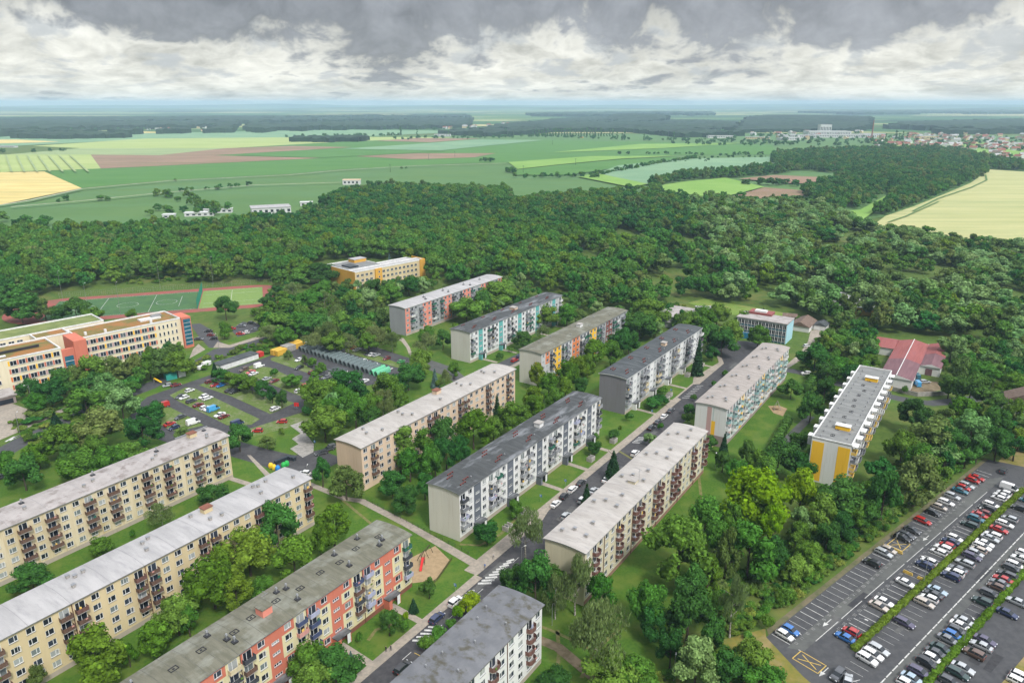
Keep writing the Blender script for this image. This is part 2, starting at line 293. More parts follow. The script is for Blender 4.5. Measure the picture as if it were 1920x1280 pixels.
FIELDS = [
 ('f_teal', [(-900, 470), (-900, 300), (0, 292), (640, 255), (1500, 250), (2600, 262), (2600, 330), (1500, 420), (900, 420), (0, 470)]),
 ('f_blue', [(-700, 262), (0, 256), (270, 250), (640, 243), (900, 246), (640, 258), (270, 261), (0, 275)]),
 ('f_yellowgreen', [(60, 274), (270, 260), (640, 257), (860, 257.5), (640, 266), (430, 278), (150, 278)]),
 ('f_pale', [(0, 291), (150, 278), (430, 278), (300, 291), (170, 290.5)]),
 ('f_wheat', [(133, 249), (233, 246), (327, 248), (233, 251)]), ('f_wheat', [(-300, 262), (33, 262), (113, 266), (0, 269), (-300, 270)]),
 ('f_green', [(400, 291), (547, 274), (640, 266), (860, 262), (1020, 262), (1207, 266), (1447, 272), (1460, 290), (1273, 291), (953, 306), (873, 306), (640, 318), (540, 327), (317, 338), (153, 353), (83, 321), (189, 315)]),
 ('f_yellowgreen', [(-500, 290), (170, 290), (189, 316), (0, 323), (-500, 330)]),
 ('f_wheat', [(-500, 328), (0, 323), (83, 321.7), (153, 352.7), (0, 384), (-500, 430)]),
 ('f_brown', [(170, 290), (300, 291), (423, 278), (547, 274), (660, 276), (400, 291.5), (600, 296.5), (300, 311), (189, 316)]),
 ('f_brown', [(667, 293), (783, 287.5), (930, 287.5), (890, 295), (773, 299)]),
 ('f_brown', [(707, 264), (780, 259), (900, 260), (807, 267)]), ('f_blue', [(640, 279), (767, 271), (890, 262), (1020, 262.5), (827, 282)]),
 ('f_green', [(440, 291), (620, 281), (840, 283), (690, 291.5), (600, 296)]),
 ('f_lime', [(953, 304), (1107, 293), (1273, 292), (1160, 298), (1053, 308), (970, 317)]), ('f_lime', [(1033, 286), (1200, 270), (1400, 268), (1240, 278)]),
 ('f_green', [(970, 318), (1053, 309), (1163, 299), (1273, 293.5), (1262, 299), (1067, 328), (967, 328)]),
 ('f_blue', [(1160, 310), (1280, 298), (1445, 294), (1490, 305), (1440, 313), (1330, 322), (1280, 328), (1215, 346), (1120, 325)]),
 ('f_lime', [(1083, 331), (1120, 325), (1217, 345), (1180, 350)]), ('f_lime', [(1225, 349), (1280, 341), (1360, 333), (1433, 350), (1387, 362), (1340, 372), (1240, 356)]),
 ('f_brown', [(1385, 335), (1453, 328), (1577, 334), (1547, 345), (1480, 343)]), ('f_brown', [(1433, 351), (1518, 358), (1493, 375), (1410, 380), (1372, 369)]),
 ('f_barley', [(1843, 317), (1920, 322), (2500, 345), (2500, 500), (1920, 458), (1780, 448), (1680, 434), (1640, 420), (1660, 405), (1713, 387), (1780, 360), (1820, 343), (1843, 327)]),
 ('f_lime', [(1545, 400), (1613, 393), (1673, 360), (1700, 366), (1647, 390), (1607, 420), (1560, 425)]),
 ('f_lime', [(1620, 265), (1860, 268), (2400, 290), (2400, 300), (1860, 300), (1790, 290)]),
]
for i, (m_, p) in enumerate(FIELDS): sheet('field', gs(p, .3+.1*i), .3+.1*i, M[m_])
mat('track_pale', (.4, .38, .3), (.3, .3, .2), .1, .95, 0, 'World')
def ribbon(name, pts, w, z, m, base=None):
    P = [Vector((p[0], p[1])) for p in pts]; l, r = [], []
    for i, p in enumerate(P):
        d = ((P[min(i+1, len(P)-1)]-P[i-1 if i else 0])).normalized(); n_ = Vector((-d.y, d.x))*w/2; l.append(p+n_); r.append(p-n_)
    b = MB()
    for i in range(len(P)-1):
        q = [r[i], r[i+1], l[i+1], l[i]]; b.quad([(x.x, x.y, z) for x in q], m)
        if base is not None: b.quad([(r[i].x, r[i].y, base), (r[i+1].x, r[i+1].y, base), (r[i+1].x, r[i+1].y, z), (r[i].x, r[i].y, z)], m); b.quad([(l[i+1].x, l[i+1].y, base), (l[i].x, l[i].y, base), (l[i].x, l[i].y, z), (l[i+1].x, l[i+1].y, z)], m)
    o = b.build(name); o['kind'] = 'structure'; return o
ribbon('farm_track', gs([(-20, 388), (60, 375), (153, 354), (317, 339), (540, 328), (640, 319), (780, 311), (950, 306)], 3), 5, 3.2, M['track_pale'])
ribbon('farm_track', gs([(20, 388), (150, 377), (300, 362), (480, 347), (640, 342)], 3), 4, 3.2, M['track_pale'])
# tram lines in the striped field
for i in range(9):
    a, b_ = G(5+i*20-14, 291, 3), G(10+i*24-12, 322, 3)
    if i < 8: ribbon('tractor_track', [a, b_], 3.5, 3.25, M['f_pale'])
ribbon('tractor_track', gs([(1712, 396), (1760, 372), (1820, 352), (1850, 338), (1848, 328)], 3), 2.5, 3.4, M['f_teal'])
ribbon('tractor_track', gs([(1665, 417), (1700, 405), (1760, 378)], 3), 2, 3.4, M['f_teal'])
# low ridges at the horizon
def hill(x0, x1, px, h, wy, m):
    a = G(x0, px); b_ = G(x1, px); n = 26; V = []; F = []; y0 = a[1]
    rr = random.Random(x0)
    ph = [rr.uniform(0, 6) for _ in range(4)]
    for j, fy in enumerate((-1, -.5, 0, .6, 1)):
        for i in range(n+1):
            t = i/n; x = a[0]+(b_[0]-a[0])*t
            e = math.sin(math.pi*t)**.6*(1-.9*abs(fy)**1.5)*(.72+.16*math.sin(t*7+ph[0])+.12*math.sin(t*17+ph[1]))
            V.append((x, y0+fy*wy, max(0.5, h*e) if abs(fy) < 1 and 0 < i < n else -.5))
    for j in range(4):
        for i in range(n): k = j*(n+1)+i; F.append((k, k+1, k+n+2, k+n+1))
    me = bpy.data.meshes.new('hills'); me.from_pydata(V, [], F); me.materials.append(m); o = inst('hills', me); o['kind'] = 'structure'
mat('hillgreen', (.03, .07, .03), (.12, .17, .07), .0012, .95, 0, 'World')
hill(-700, 500, 202.5, 105, 1500, M['hillgreen']); hill(200, 1050, 202, 120, 1800, M['hillgreen']); hill(820, 1500, 202.2, 110, 1500, M['hillgreen'])
hill(1050, 3200, 201.5, 172, 2600, M['hillgreen']); hill(1300, 2900, 203.5, 120, 2000, M['hillgreen']); hill(1450, 2600, 208, 70, 900, M['hillgreen']); hill(-500, 420, 206, 50, 900, M['hillgreen']); hill(500, 1250, 205, 75, 1200, M['hillgreen'])
# ------------------------------------------------------------------ streets, pavements, lots
sheet('estate_lawn', us([(-60, -135), (20, -42), (150, -46), (285, -46), (330, -24), (345, -72), (420, -110), (345, -112), (345, -330), (230, -330), (150, -330), (100, -290), (60, -230), (0, -225)]), .008, M['lawn'])
sheet('road', us([(-30, -98.4), (126, -98.4), (133, -100.2), (165, -100.2), (170.5, -101.5), (277, -101.5), (278, -103.6), (296.5, -103.6), (298.5, -101.5), (331, -101.5), (338, -105), (343, -113), (366, -113), (372, -104), (372, -86), (352, -80), (344, -91.5), (230, -92), (228, -87), (150, -86.8), (146, -92.3), (-30, -92.3)]), .03, M['asphalt_dark'])
sheet('pavement', us([(-30, -100.8), (132, -100.8), (132, -98.4), (126, -98.4), (-30, -98.4)]), .13, M['paving'], base=0)
sheet('pavement', us([(132, -104.4), (298, -104.4), (306, -107), (310, -106), (331, -104), (339, -107.6), (341.5, -113), (343, -113), (338, -105), (331, -101.5), (298.5, -101.5), (296.5, -103.6), (278, -103.6), (277, -101.5), (170.5, -101.5), (165, -100.2), (133, -100.2), (132, -100.4)]), .13, M['paving'], base=0)
sheet('footpath', us([(139.8, -178), (142, -178), (141.9, -158), (143.9, -153), (141.8, -133), (137.6, -104.4), (134.6, -104.4), (139.2, -132.3), (141.4, -152.7), (139.7, -158)]), .05, M['paving'])
sheet('footpath', us([(127.5, -203), (130.3, -176), (139.7, -176), (139.7, -178), (132.4, -178), (129.5, -203)]), .045, M['paving'])
for k in range(5):
    uc = 141.9+16.8*(k+.5)
    if k: sheet('footpath', us([(uc-1.2, -112.6), (uc-1.4, -104.4), (uc+.4, -104.4), (uc+.8, -112.6)]), .05, M['paving'])
    uc = 249.2+16.6*(k+.5); sheet('footpath', us([(uc-1, -113.4), (uc-1.4, -104.4), (uc+.3, -104.4), (uc+.9, -113.4)]), .05, M['paving'])
    uc = 35+16.8*(k+.5); sheet('footpath', us([(uc-1.1, -110.6), (uc-1.5, -100.8), (uc+.3, -100.8), (uc+.9, -110.6)]), .05, M['paving'])
    uc = 263.8+16.9*(k+.5); sheet('footpath', us([(uc-1.1, -201.4), (uc-1.1, -192), (uc+.6, -192), (uc+.9, -201.4)]), .05, M['paving'])
sheet('footpath', us([(119, -84), (119.5, -69), (115, -55), (105, -40), (107.5, -39), (117.5, -54.5), (122.2, -68.5), (121.4, -84)]), .05, M['dirt'])
sheet('road', us([(238, -191), (350, -191), (350, -184), (238, -184)]), .03, M['asphalt'])
sheet('pavement', us([(240, -183.9), (350, -183.9), (350, -181.5), (240, -181.5)]), .12, M['paving'], base=0)
sheet('footpath', us([(243, -181.5), (243, -172), (235, -160), (237.5, -159.5), (245.5, -171), (245.5, -181.5)]), .05, M['paving'])
sheet('road', gs([(800, 672), (852, 690), (905, 735), (880, 740), (838, 706), (795, 690)]), .035, M['asphalt_old'])
sheet('footpath', gs([(724, 629), (757, 634), (768, 650), (776, 672), (770, 672), (762, 652), (752, 639), (724, 634)]), .05, M['paving'])
# yard between the yellow blocks and the peach block
sheet('road', us([(127, -240), (136, -238), (140.5, -200), (141, -178), (160, -178), (160, -191), (152, -195), (150, -206), (146, -240)]), .03, M['asphalt_dark'])
sheet('plaza', gs([(543.8, 797.5), (572.5, 787.5), (575, 815), (588.8, 832.5), (587.5, 847.5), (567.5, 857.5), (543.8, 841), (560, 832.5), (547.5, 822.5), (563.8, 812.5)]), .09, M['concrete'], base=0)
sheet('footpath', gs([(463, 853), (470, 853), (508, 890), (498, 893)]), .05, M['paving'])
sheet('lawn', gs([(452, 826), (520, 800), (562, 814), (547, 822), (560, 832), (544, 841), (560, 856), (520, 880), (470, 850)]), .02, M['lawn'])
# parking ground with grass islands
LOT = [(258.8, 753), (300, 735), (394, 703), (498, 670), (552, 653), (566, 640), (600, 634), (650, 636), (770, 668), (760, 690), (736, 706), (700, 722), (640, 742), (592, 730), (569, 753), (540, 780), (469, 801), (427.5, 807), (377, 785), (332, 808), (300, 806), (300, 801), (258, 793), (268, 775), (262, 765)]
sheet('car_park', gs([(228, 800), (258, 760), (276, 744), (300, 735), (394, 703), (498, 670), (552, 648), (600, 634), (650, 632), (770, 672), (765, 688), (735, 712), (680, 725), (596, 726), (569, 753), (572, 770), (520, 795), (469, 805), (427, 812), (377, 806), (340, 815), (330, 835), (292, 822)]), .03, M['asphalt_dark'])
for p in ([(318, 741), (348, 726), (365, 728), (487, 785.6), (471, 796), (425, 797), (402, 785), (336, 753)], [(259, 770), (288, 758.5), (320, 764), (357, 782.5), (382, 797), (348, 805.5), (321, 807.5), (296, 793)],
          [(378, 720), (402, 712), (552, 755.4), (507, 776), (434, 743), (373, 722)], [(448, 695), (473, 684.6), (507, 689), (582, 724), (571, 745), (548, 736.7), (508, 720.4)],
          [(507, 672), (536, 661.7), (590, 695), (615, 711.7), (582, 701), (509, 676)], [(646, 652), (690, 660), (756, 684), (748, 690), (690, 673), (648, 660)], [(470, 803), (560, 775), (590, 786), (545, 800), (452, 826), (440, 815)]):
    sheet('grass_island', gs(p), .07, M['lotgrass'], base=0)
sheet('road', gs([(-60, 860), (0, 838), (30, 822), (130, 778), (200, 745), (290, 712), (372, 672), (400, 655), (480, 636), (560, 615), (600, 600), (610, 606), (560, 624), (500, 642), (400, 676), (360, 694), (290, 728), (200, 762), (140, 790), (60, 828), (0, 866), (-60, 895)]), .03, M['asphalt'])
sheet('road', gs([(357, 608), (375, 606), (396, 618), (412, 640), (428, 648), (414, 652), (392, 652), (372, 630)]), .034, M['asphalt'])
sheet('road', gs([(432, 618), (455, 603), (490, 607), (480, 622), (446, 632)]), .034, M['asphalt'])
sheet('pavement', gs([(408, 641), (430, 647), (480, 632), (560, 608), (562, 611), (480, 637), (430, 652), (400, 652)]), .12, M['paving'], base=0)
sheet('pavement', gs([(-60, 850), (30, 812), (132, 766), (128, 762), (30, 800), (-60, 838)]), .12, M['paving'], base=0)
sheet('school_forecourt', gs([(-60, 840), (-60, 740), (0, 748), (60, 770), (100, 775), (30, 805), (0, 822)]), .06, M['paving'])
sheet('pavement', gs([(355, 672), (385, 655), (372, 645), (362, 655)]), .12, M['paving'], base=0)
# right hand side lane and yard
ribbon('road', gs([(1455, 690), (1500, 698), (1545, 712), (1620, 733), (1690, 748), (1745, 756), (1790, 752), (1850, 744), (1925, 735), (2000, 728)]), 6, .03, M['asphalt'])
sheet('yard', gs([(1672, 727), (1720, 740), (1763, 731), (1795, 728), (1762, 716), (1718, 712), (1700, 715)]), .04, M['dirt'])
sheet('driveway', gs([(1520, 620), (1550, 612), (1556, 618), (1536, 640), (1515, 655), (1512, 668), (1478, 690), (1474, 684), (1500, 662), (1515, 640)]), .05, M['paving'])
sheet('meadow', gs([(1290, 568), (1320, 560), (1445, 582), (1500, 592), (1500, 600), (1440, 592), (1360, 590)]), .05, M['meadowgrass'])
sheet('meadow', gs([(1575, 630), (1605, 625), (1632, 632), (1610, 655), (1585, 668), (1572, 660)]), .05, M['meadowgrass'])
ribbon('footpath', gs([(1520, 780), (1500, 800), (1482, 818), (1460, 840)]), 3.2, .05, M['asphalt_old'])
sheet('playground_sand', gs([(1440, 761), (1460, 760), (1476, 766), (1468, 780), (1450, 774)]), .06, M['sand'])
sheet('playground_sand', us([(120.2, -112), (121.5, -121.5), (136.5, -118), (133.5, -110.5), (124.5, -108)]), .06, M['sand'])
# sports ground
cO = (250.5, -397.0); eX = (.79, .61); eF = (.61, -.79)
def SP(e, f): return W(cO[0]+eX[0]*e+eF[0]*f, cO[1]+eX[1]*e+eF[1]*f)
mat('turf', (.055, .13, .045), (.07, .15, .05), .5, .9, 0, 'World', c3=(.045, .11, .045), scale3=.1); mat('turf_light', (.15, .24, .06), (.18, .27, .07), .5, .9, 0, 'World')
mat('tartan', (.26, .075, .06), (.3, .09, .075), .5, .9, 0, 'World', c3=(.2, .1, .07), scale3=.1)
mat('net', (.03, .22, .15), None)
ring = []
for i in range(64):
    t = 2*math.pi*i/64; ex = math.cos(t); fy = math.sin(t); ring.append((-26+52*(1 if ex > 0 else -1)*(ex != 0)+30*ex, 23+31*fy))
sheet('running_track', [SP(*p) for p in ring], .04, M['tartan'])
sheet('sports_pitch', [SP(*p) for p in ((-84, 0), (-1, 0), (-1, 46), (-84, 46))], .08, M['turf']); sheet('sports_pitch', [SP(*p) for p in ((0, 0), (37, 0), (37, 46), (0, 46))], .08, M['turf_light'])
def lineloc(e0, f0, e1, f1, w=.2, z=.12, m='paint'):
    a, b_ = SP(e0, f0), SP(e1, f1); ribbon('pitch_marking', [a, b_], w, z, M[m])
for e in (-56, -28): lineloc(e, 1, e, 45)
lineloc(-12, 10, -12, 36); lineloc(-83, 1, -2, 1); lineloc(-83, 45, -2, 45); lineloc(18, 2, 18, 44)
for f in (2, 12, 34, 44): lineloc(2, f, 35, f)
for cc in (-42, -20, -66): ribbon('pitch_marking', [SP(cc+6*math.cos(t*.3), 23+6*math.sin(t*.3)) for t in range(22)], .2, .12, M['paint'])
# ------------------------------------------------------------------ right car park
PO = (157.7, -12.7); PS = (.9615, .2747); PT = (-.2747, .9615)
def P_(s, t): return W(PO[0]+PS[0]*s+PT[0]*t, PO[1]+PS[1]*s+PT[1]*t)
HEAD_T = math.atan2(P_(0, 1)[1]-P_(0, 0)[1], P_(0, 1)[0]-P_(0, 0)[0])
sheet('car_park', [P_(-11.5, -15.2), P_(128, -15.2), P_(133, 0), P_(140, 50), P_(-40, 50), P_(-22, 25), P_(-16.5, -3), P_(-14.5, -8)], .03, M['asphalt'])
sheet('car_park_lane', [P_(-11, -10.2), P_(112, -10.2), P_(118, -7.1), P_(-9, -7.1)], .05, M['asphalt_old'])
sheet('car_park_lane', [P_(-14, 8.6), P_(122, 8.6), P_(122, 10.8), P_(-14, 10.8)], .05, M['asphalt_old'])
sheet('verge', [P_(-11.5, -15.2), P_(-14.5, -8), P_(-16.5, -3), P_(-22, 25), P_(-30, 20), P_(-40, -10), P_(-22, -22), P_(-9, -17)], .02, M['drygrass'])
sheet('verge', [P_(-9, -16.6), P_(-10.5, -15.2), P_(128, -15.2), P_(128, -16.4)], .05, M['strip'])
sheet('verge', [P_(-8, 24.5), P_(60, 26.5), P_(60, 29), P_(-8, 28)], .1, M['drygrass'], base=0)
sheet('bank', [P_(-12, -18), P_(130, -18), P_(133, -30), P_(60, -32), P_(-10, -36), P_(-30, -28)], .03, M['grass'])
sheet('meadow', [P_(124, -12), P_(134, 12), P_(160, 14), P_(150, -14)], .02, M['drygrass'])
sheet('paved_apron', [P_(122, -2), P_(133, 9), P_(137, 8), P_(129, -3)], .07, M['paving'])
rp_ = random.Random(8)
for i in range(26):
    s_, t_ = rp_.uniform(-12, 112), rp_.choice((-8.7, -4, 3, 7.5, 11, 13, 18, 21)); a_, b_ = rp_.uniform(2, 9), rp_.uniform(1.2, 2.6)
    sheet('asphalt_patch', [P_(s_, t_), P_(s_+a_, t_+rp_.uniform(-.3, .3)), P_(s_+a_, t_+b_), P_(s_, t_+b_*.9)], .058+.0006*i, M[rp_.choice(('patch_dark', 'patch_light', 'patch_dark'))])
for i in range(16):
    u_, v_ = rp_.uniform(60, 330), rp_.uniform(-99, -94); a_ = rp_.uniform(2, 10); sheet('asphalt_patch', us([(u_, v_), (u_+a_, v_), (u_+a_, v_+1.8), (u_, v_+1.7)]), .036+.0006*i, M[rp_.choice(('patch_dark', 'patch_light'))])
for p_ in ([(1310, 890), (1314, 925), (1322, 960)], [(1045, 1180), (1048, 1220), (1044, 1285)], [(862, 1020), (900, 1022), (940, 1000), (975, 965)], [(1010, 1172), (1040, 1184), (1075, 1200), (1105, 1215)], [(640, 935), (700, 985), (760, 1040)], [(1240, 1190), (1268, 1230), (1272, 1290)], [(1090, 1270), (1120, 1215), (1160, 1180)], [(1160, 845), (1185, 860)], [(690, 1200), (705, 1180), (735, 1170)], [(880, 915), (930, 905), (960, 880)]):
    ribbon('worn_trail', gs(p_), .9, .035, M['worn'])
mk = MB()
def pline(s0, t0, s1, t1, w=.14, m='paint', z=.075):
    a, b_ = Vector(P_(s0, t0)), Vector(P_(s1, t1)); d = (b_-a).normalized(); n_ = Vector((-d.y, d.x, 0))*w/2
    mk.quad([(p.x, p.y, z) for p in (a-n_, b_-n_, b_+n_, a+n_)], M[m])
ST = 2.52; rr = random.Random(3)
for k in range(54):
    s = -9.6+k*ST
    if s < 118:
        pline(s, -14.9, s, -10.3, .17 if rr.random() < .6 else .1)
        if s > 3 and s < 116: pline(s, -5.3, s, -.7, .17 if rr.random() < .7 else .1)
        pline(s+.4, 5.2, s+.4, 1.2, .07, z=.06)
        pline(s-.2, 10.9, s-.2, 14.0, .06)
for s0 in range(-4, 100, 12): pline(s0, -7.1, s0+10.5, -7.1, .16)
for s0 in range(-12, 118, 3): pline(s0, 8.5, s0+2.6, 8.5, .26)
pline(-9.6, -8.2, -9.6, -1.5, .16); pline(-14.4, 2.4, -8, 5.2, .15)
def arrow(s, t, d=1):
    pline(s, t, s+d*2.4, t, .2); a = [P_(s+d*2.2, t-.55), P_(s+d*4, t), P_(s+d*2.2, t+.55)]
    mk.quad([(p[0], p[1], .078) for p in (a if d > 0 else a[::-1])], M['paint'])
arrow(6, -8.6, -1); arrow(62, -8.6, -1); arrow(-10.5, 6.3, -1); arrow(-9.8, -1, -1)
def xbox(s0, s1, t0, t1):
    for a in ((s0, t0, s1, t0), (s1, t0, s1, t1), (s1, t1, s0, t1), (s0, t1, s0, t0), (s0+.8, t0+.8, s1-.8, t1-.8), (s0+.8, t1-.8, s1-.8, t0+.8)): pline(*a, w=.2, m='paint_yellow', z=.08)
xbox(-13.2, -9.6, -7.6, -1.6); xbox(48.2, 53.3, -14.2, -10.1)
# zebra patches and bay lines along the street
def uline(u0, v0, u1, v1, w=.18, m='paint', z=.06):
    a, b_ = Vector(W(u0, v0)), Vector(W(u1, v1)); d = (b_-a).normalized(); n_ = Vector((-d.y, d.x, 0))*w/2
    mk.quad([(p.x, p.y, z) for p in (a-n_, b_-n_, b_+n_, a+n_)], M[m])
for i in range(9): uline(129.5+i*1.5, -98.0+.1*i, 131.6+i*1.5, -95.2-.12*i, .75)
for i in range(5): uline(104+i*1.4, -97.9, 105.6+i*1.4, -95.4+.1*i, .6)
for i in range(3): uline(123+i*1.3, -98, 124.2+i*1.3, -97, .5)
for i in range(9): uline(98+i*5.5, -95.6, 101+i*5.5, -95.6, .15)
for i in range(8): uline(279+i*2.4, -101.8, 280.6+i*2.4, -99.4, .3)
for i in range(5): uline(228+i*1.3, -100.8, 229.2+i*1.3, -98.2, .45)
for i in range(14): uline(156+i*5.4, -89.6, 156.2+i*5.4, -87.2, .2, 'paint_yellow'); uline(156+i*5.4, -89.6, 158.4+i*5.4, -89.6, .2, 'paint_yellow')
for u in (90, 95.6, 101.2): uline(u, -94.8, u, -92.4, .2, 'paint_yellow')
for px, py in ((10, 828), (18, 826), (26, 822), (34, 818)):
    g_ = UV(G(px, py)); uline(g_[0], g_[1], g_[0]+4, g_[1]-2, .8)
o = mk.build('road_markings'); o['kind'] = 'structure'
# painted bay numbers of the row along the bank
mat('paint_faded', (.36, .36, .34), (.2, .2, .2), 2, .8, 0, 'World'); nb = MB(); SEG = {'0': 'abcdef', '1': 'bc', '2': 'abged', '3': 'abgcd', '4': 'fgbc', '5': 'afgcd', '6': 'afgedc', '7': 'abc', '8': 'abcdefg', '9': 'abcfgd'}
SP_ = {'a': (0, 1, .6, 1), 'b': (.6, .5, .6, 1), 'c': (.6, 0, .6, .5), 'd': (0, 0, .6, 0), 'e': (0, 0, 0, .5), 'f': (0, .5, 0, 1), 'g': (0, .5, .6, .5)}
def number(txt, s, t):
    for i, ch in enumerate(txt):
        for k in SEG[ch]:
            x0, y0, x1, y1 = SP_[k]; x0, x1 = x0*.7+i*.65, x1*.7+i*.65
            a, b_ = Vector(P_(s+x0-.5, t-y0*.62)), Vector(P_(s+x1-.5, t-y1*.62)); d = (b_-a).normalized(); n_ = Vector((-d.y, d.x, 0))*.05
            a -= d*.05; b_ += d*.05; nb.quad([(p.x, p.y, .085) for p in (a-n_, b_-n_, b_+n_, a+n_)], M['paint_faded'])
for k in range(40):
    number(str(10+k), -9.6+k*ST+ST/2, -9.3)
    if 4 < k < 40: number(str(50+k), -9.6+k*ST+ST/2, -5.4)
o = nb.build('bay_numbers'); o['kind'] = 'structure'
# ------------------------------------------------------------------ apartment blocks
mat('roof_pale', (.345, .338, .335), (.415, .405, .40), .12, .8, 0, 'Object', stretch=(3, .6, 1), c3=(.27, .265, .27), scale3=.5, st3=(2, .4, 1), det=8, lo3=.5, hi3=.8)
mat('roof_stained', (.39, .36, .345), (.32, .295, .28), .25, .85, 0, 'Object', c3=(.2, .17, .155), scale3=.3, det=10, lo3=.52, hi3=.68)
mat('roof_white', (.36, .335, .305), (.43, .405, .375), .15, .8, 0, 'Object', stretch=(2.5, .6, 1), c3=(.25, .24, .23), scale3=.6, det=8, lo3=.5, hi3=.8)
mat('roof_green', (.12, .118, .085), (.165, .16, .12), .35, .9, 0, 'Object', stretch=(2.5, .5, 1), c3=(.28, .29, .25), scale3=.22, det=9, lo3=.48, hi3=.75, st3=(.6, 1, 1))
mat('roof_dark', (.05, .054, .055), (.072, .077, .078), .4, .75, 0, 'Object', stretch=(2, .5, 1), c3=(.19, .2, .21), scale3=.12, det=9, lo3=.5, hi3=.62, st3=(.5, 1.6, 1))
mat('roof_slate', (.046, .053, .056), (.075, .084, .088), .35, .8, 0, 'Object', stretch=(3, .4, 1), c3=(.115, .125, .13), scale3=.3, det=9, lo3=.5, hi3=.7)
mat('roof_grey', (.13, .135, .145), (.165, .17, .18), .3, .85, 0, 'Object', c3=(.085, .08, .06), scale3=.45, det=9, lo3=.52, hi3=.66, st3=(1, .7, 1))
mat('roof_taupe', (.37, .33, .3), (.32, .29, .265), .3, .85, 0, 'Object', stretch=(2.5, .6, 1), c3=(.26, .235, .21), scale3=.5, det=8)
mat('roof_flat', (.17, .175, .17), (.22, .225, .215), .35, .9, 0, 'Object', stretch=(2, .5, 1), c3=(.3, .3, .3), scale3=.2, det=9, lo3=.55, hi3=.75)
def wallm(name, c, d=.86, streak=(.5, .5, .08)):
    mat(name, c, tuple(x*d for x in c), .55, .88, 0, 'Object', stretch=streak, c3=tuple(x*.8*y for x, y in zip(c, (1, .95, .86))), scale3=.7, det=7, lo3=.55, hi3=.85, st3=(1.6, 1.6, .12)); return M[name]
wallm('w_cream', (.64, .52, .31), .9); mat('w_cream_pale', (.64, .55, .38), (.56, .47, .30), .55, .88, 0, 'Object', stretch=(.8, .8, .1), c3=(.42, .30, .13), scale3=.9, det=8, lo3=.52, hi3=.78, st3=(1.2, 1.2, .09)); wallm('w_peach', (.66, .50, .36), .92); wallm('w_ivory', (.62, .56, .40), .9); wallm('w_white', (.70, .70, .68), .95)
wallm('w_cool', (.52, .53, .52), .95); wallm('w_grey', (.34, .35, .36), .94); wallm('w_mauve', (.21, .2, .22), .95); wallm('w_light', (.62, .60, .53), .95)
wallm('w_coral', (.58, .18, .115), .9); wallm('w_pink', (.72, .26, .19), .94); wallm('w_butter', (.66, .6, .36), .94); wallm('w_slate', (.125, .14, .165), .95); wallm('w_teal', (.12, .38, .36), .95)
wallm('w_yellow', (.86, .5, .03), .97); wallm('w_orange', (.72, .22, .07), .95); wallm('w_maroon', (.2, .06, .045), .95); wallm('w_plinth', (.3, .18, .13), .9); wallm('w_plinthgrey', (.42, .36, .3), .9)
wallm('w_brick', (.22, .09, .06), .9); wallm('w_gold', (.66, .36, .06), .94); wallm('w_mud', (.3, .24, .22), .95); wallm('w_rose', (.5, .33, .31), .95); wallm('w_pastel', (.5, .58, .56), .95)
mat('bal_brown', (.10, .055, .04), (.15, .09, .065), 1.5, .85, 0, 'Object', stretch=(6, 1, 1)); mat('bal_maroon', (.12, .06, .05), (.17, .085, .07), 1.5, .8, 0)
for n_, c in (('b_grey', (.3, .31, .33)), ('b_white', (.66, .66, .64)), ('b_dark', (.055, .06, .07)), ('b_green', (.03, .13, .09)), ('b_lilac', (.4, .42, .55)), ('b_cream', (.6, .52, .34)), ('b_pinkish', (.6, .3, .26)), ('b_teal', (.38, .52, .5)), ('b_aqua', (.22, .36, .36)), ('b_yell', (.75, .5, .12)), ('b_rose', (.45, .27, .27)), ('b_mid', (.19, .2, .22)), ('b_navy', (.06, .08, .16))):
    mat(n_, c, tuple(x*.85 for x in c), 1.2, .8)
mat('rustpipe', (.21, .06, .05), (.12, .035, .03), 1, .7); mat('slab', (.4, .38, .35), (.3, .28, .26), 1, .9); mat('pipe_brown', (.13, .06, .04), None); mat('interior', (.03, .03, .035), None)
WINC = {}
def window_mesh(w, h, bars, fm='frame_white', key='', pane='pane'):
    k = (w, h, bars, fm, pane)
    if k in WINC: return WINC[k]
    b = MB(); F = M[fm]; t = .09; y0, y1 = .03, .1
    b.box(-w/2, -w/2+t, y0, y1, 0, h, F); b.box(w/2-t, w/2, y0, y1, 0, h, F); b.box(-w/2+t, w/2-t, y0, y1, 0, t, F); b.box(-w/2+t, w/2-t, y0, y1, h-t, h, F)
    for i in bars: b.box(-w/2+i*w-t*.6, -w/2+i*w+t*.6, y0+.01, y1, t, h-t, F)
    b.box(-w/2-.05, w/2+.05, -.13, -.003, -.09, -.02, M['metal'])
    fr = b.mesh('window'); p = MB(); p.quad([(-w/2+.02, .085, .02), (w/2-.02, .085, .02), (w/2-.02, .085, h-.02), (-w/2+.02, .085, h-.02)], M[pane]); WINC[k] = (fr, p.mesh('pane')); return WINC[k]
BALC = {}
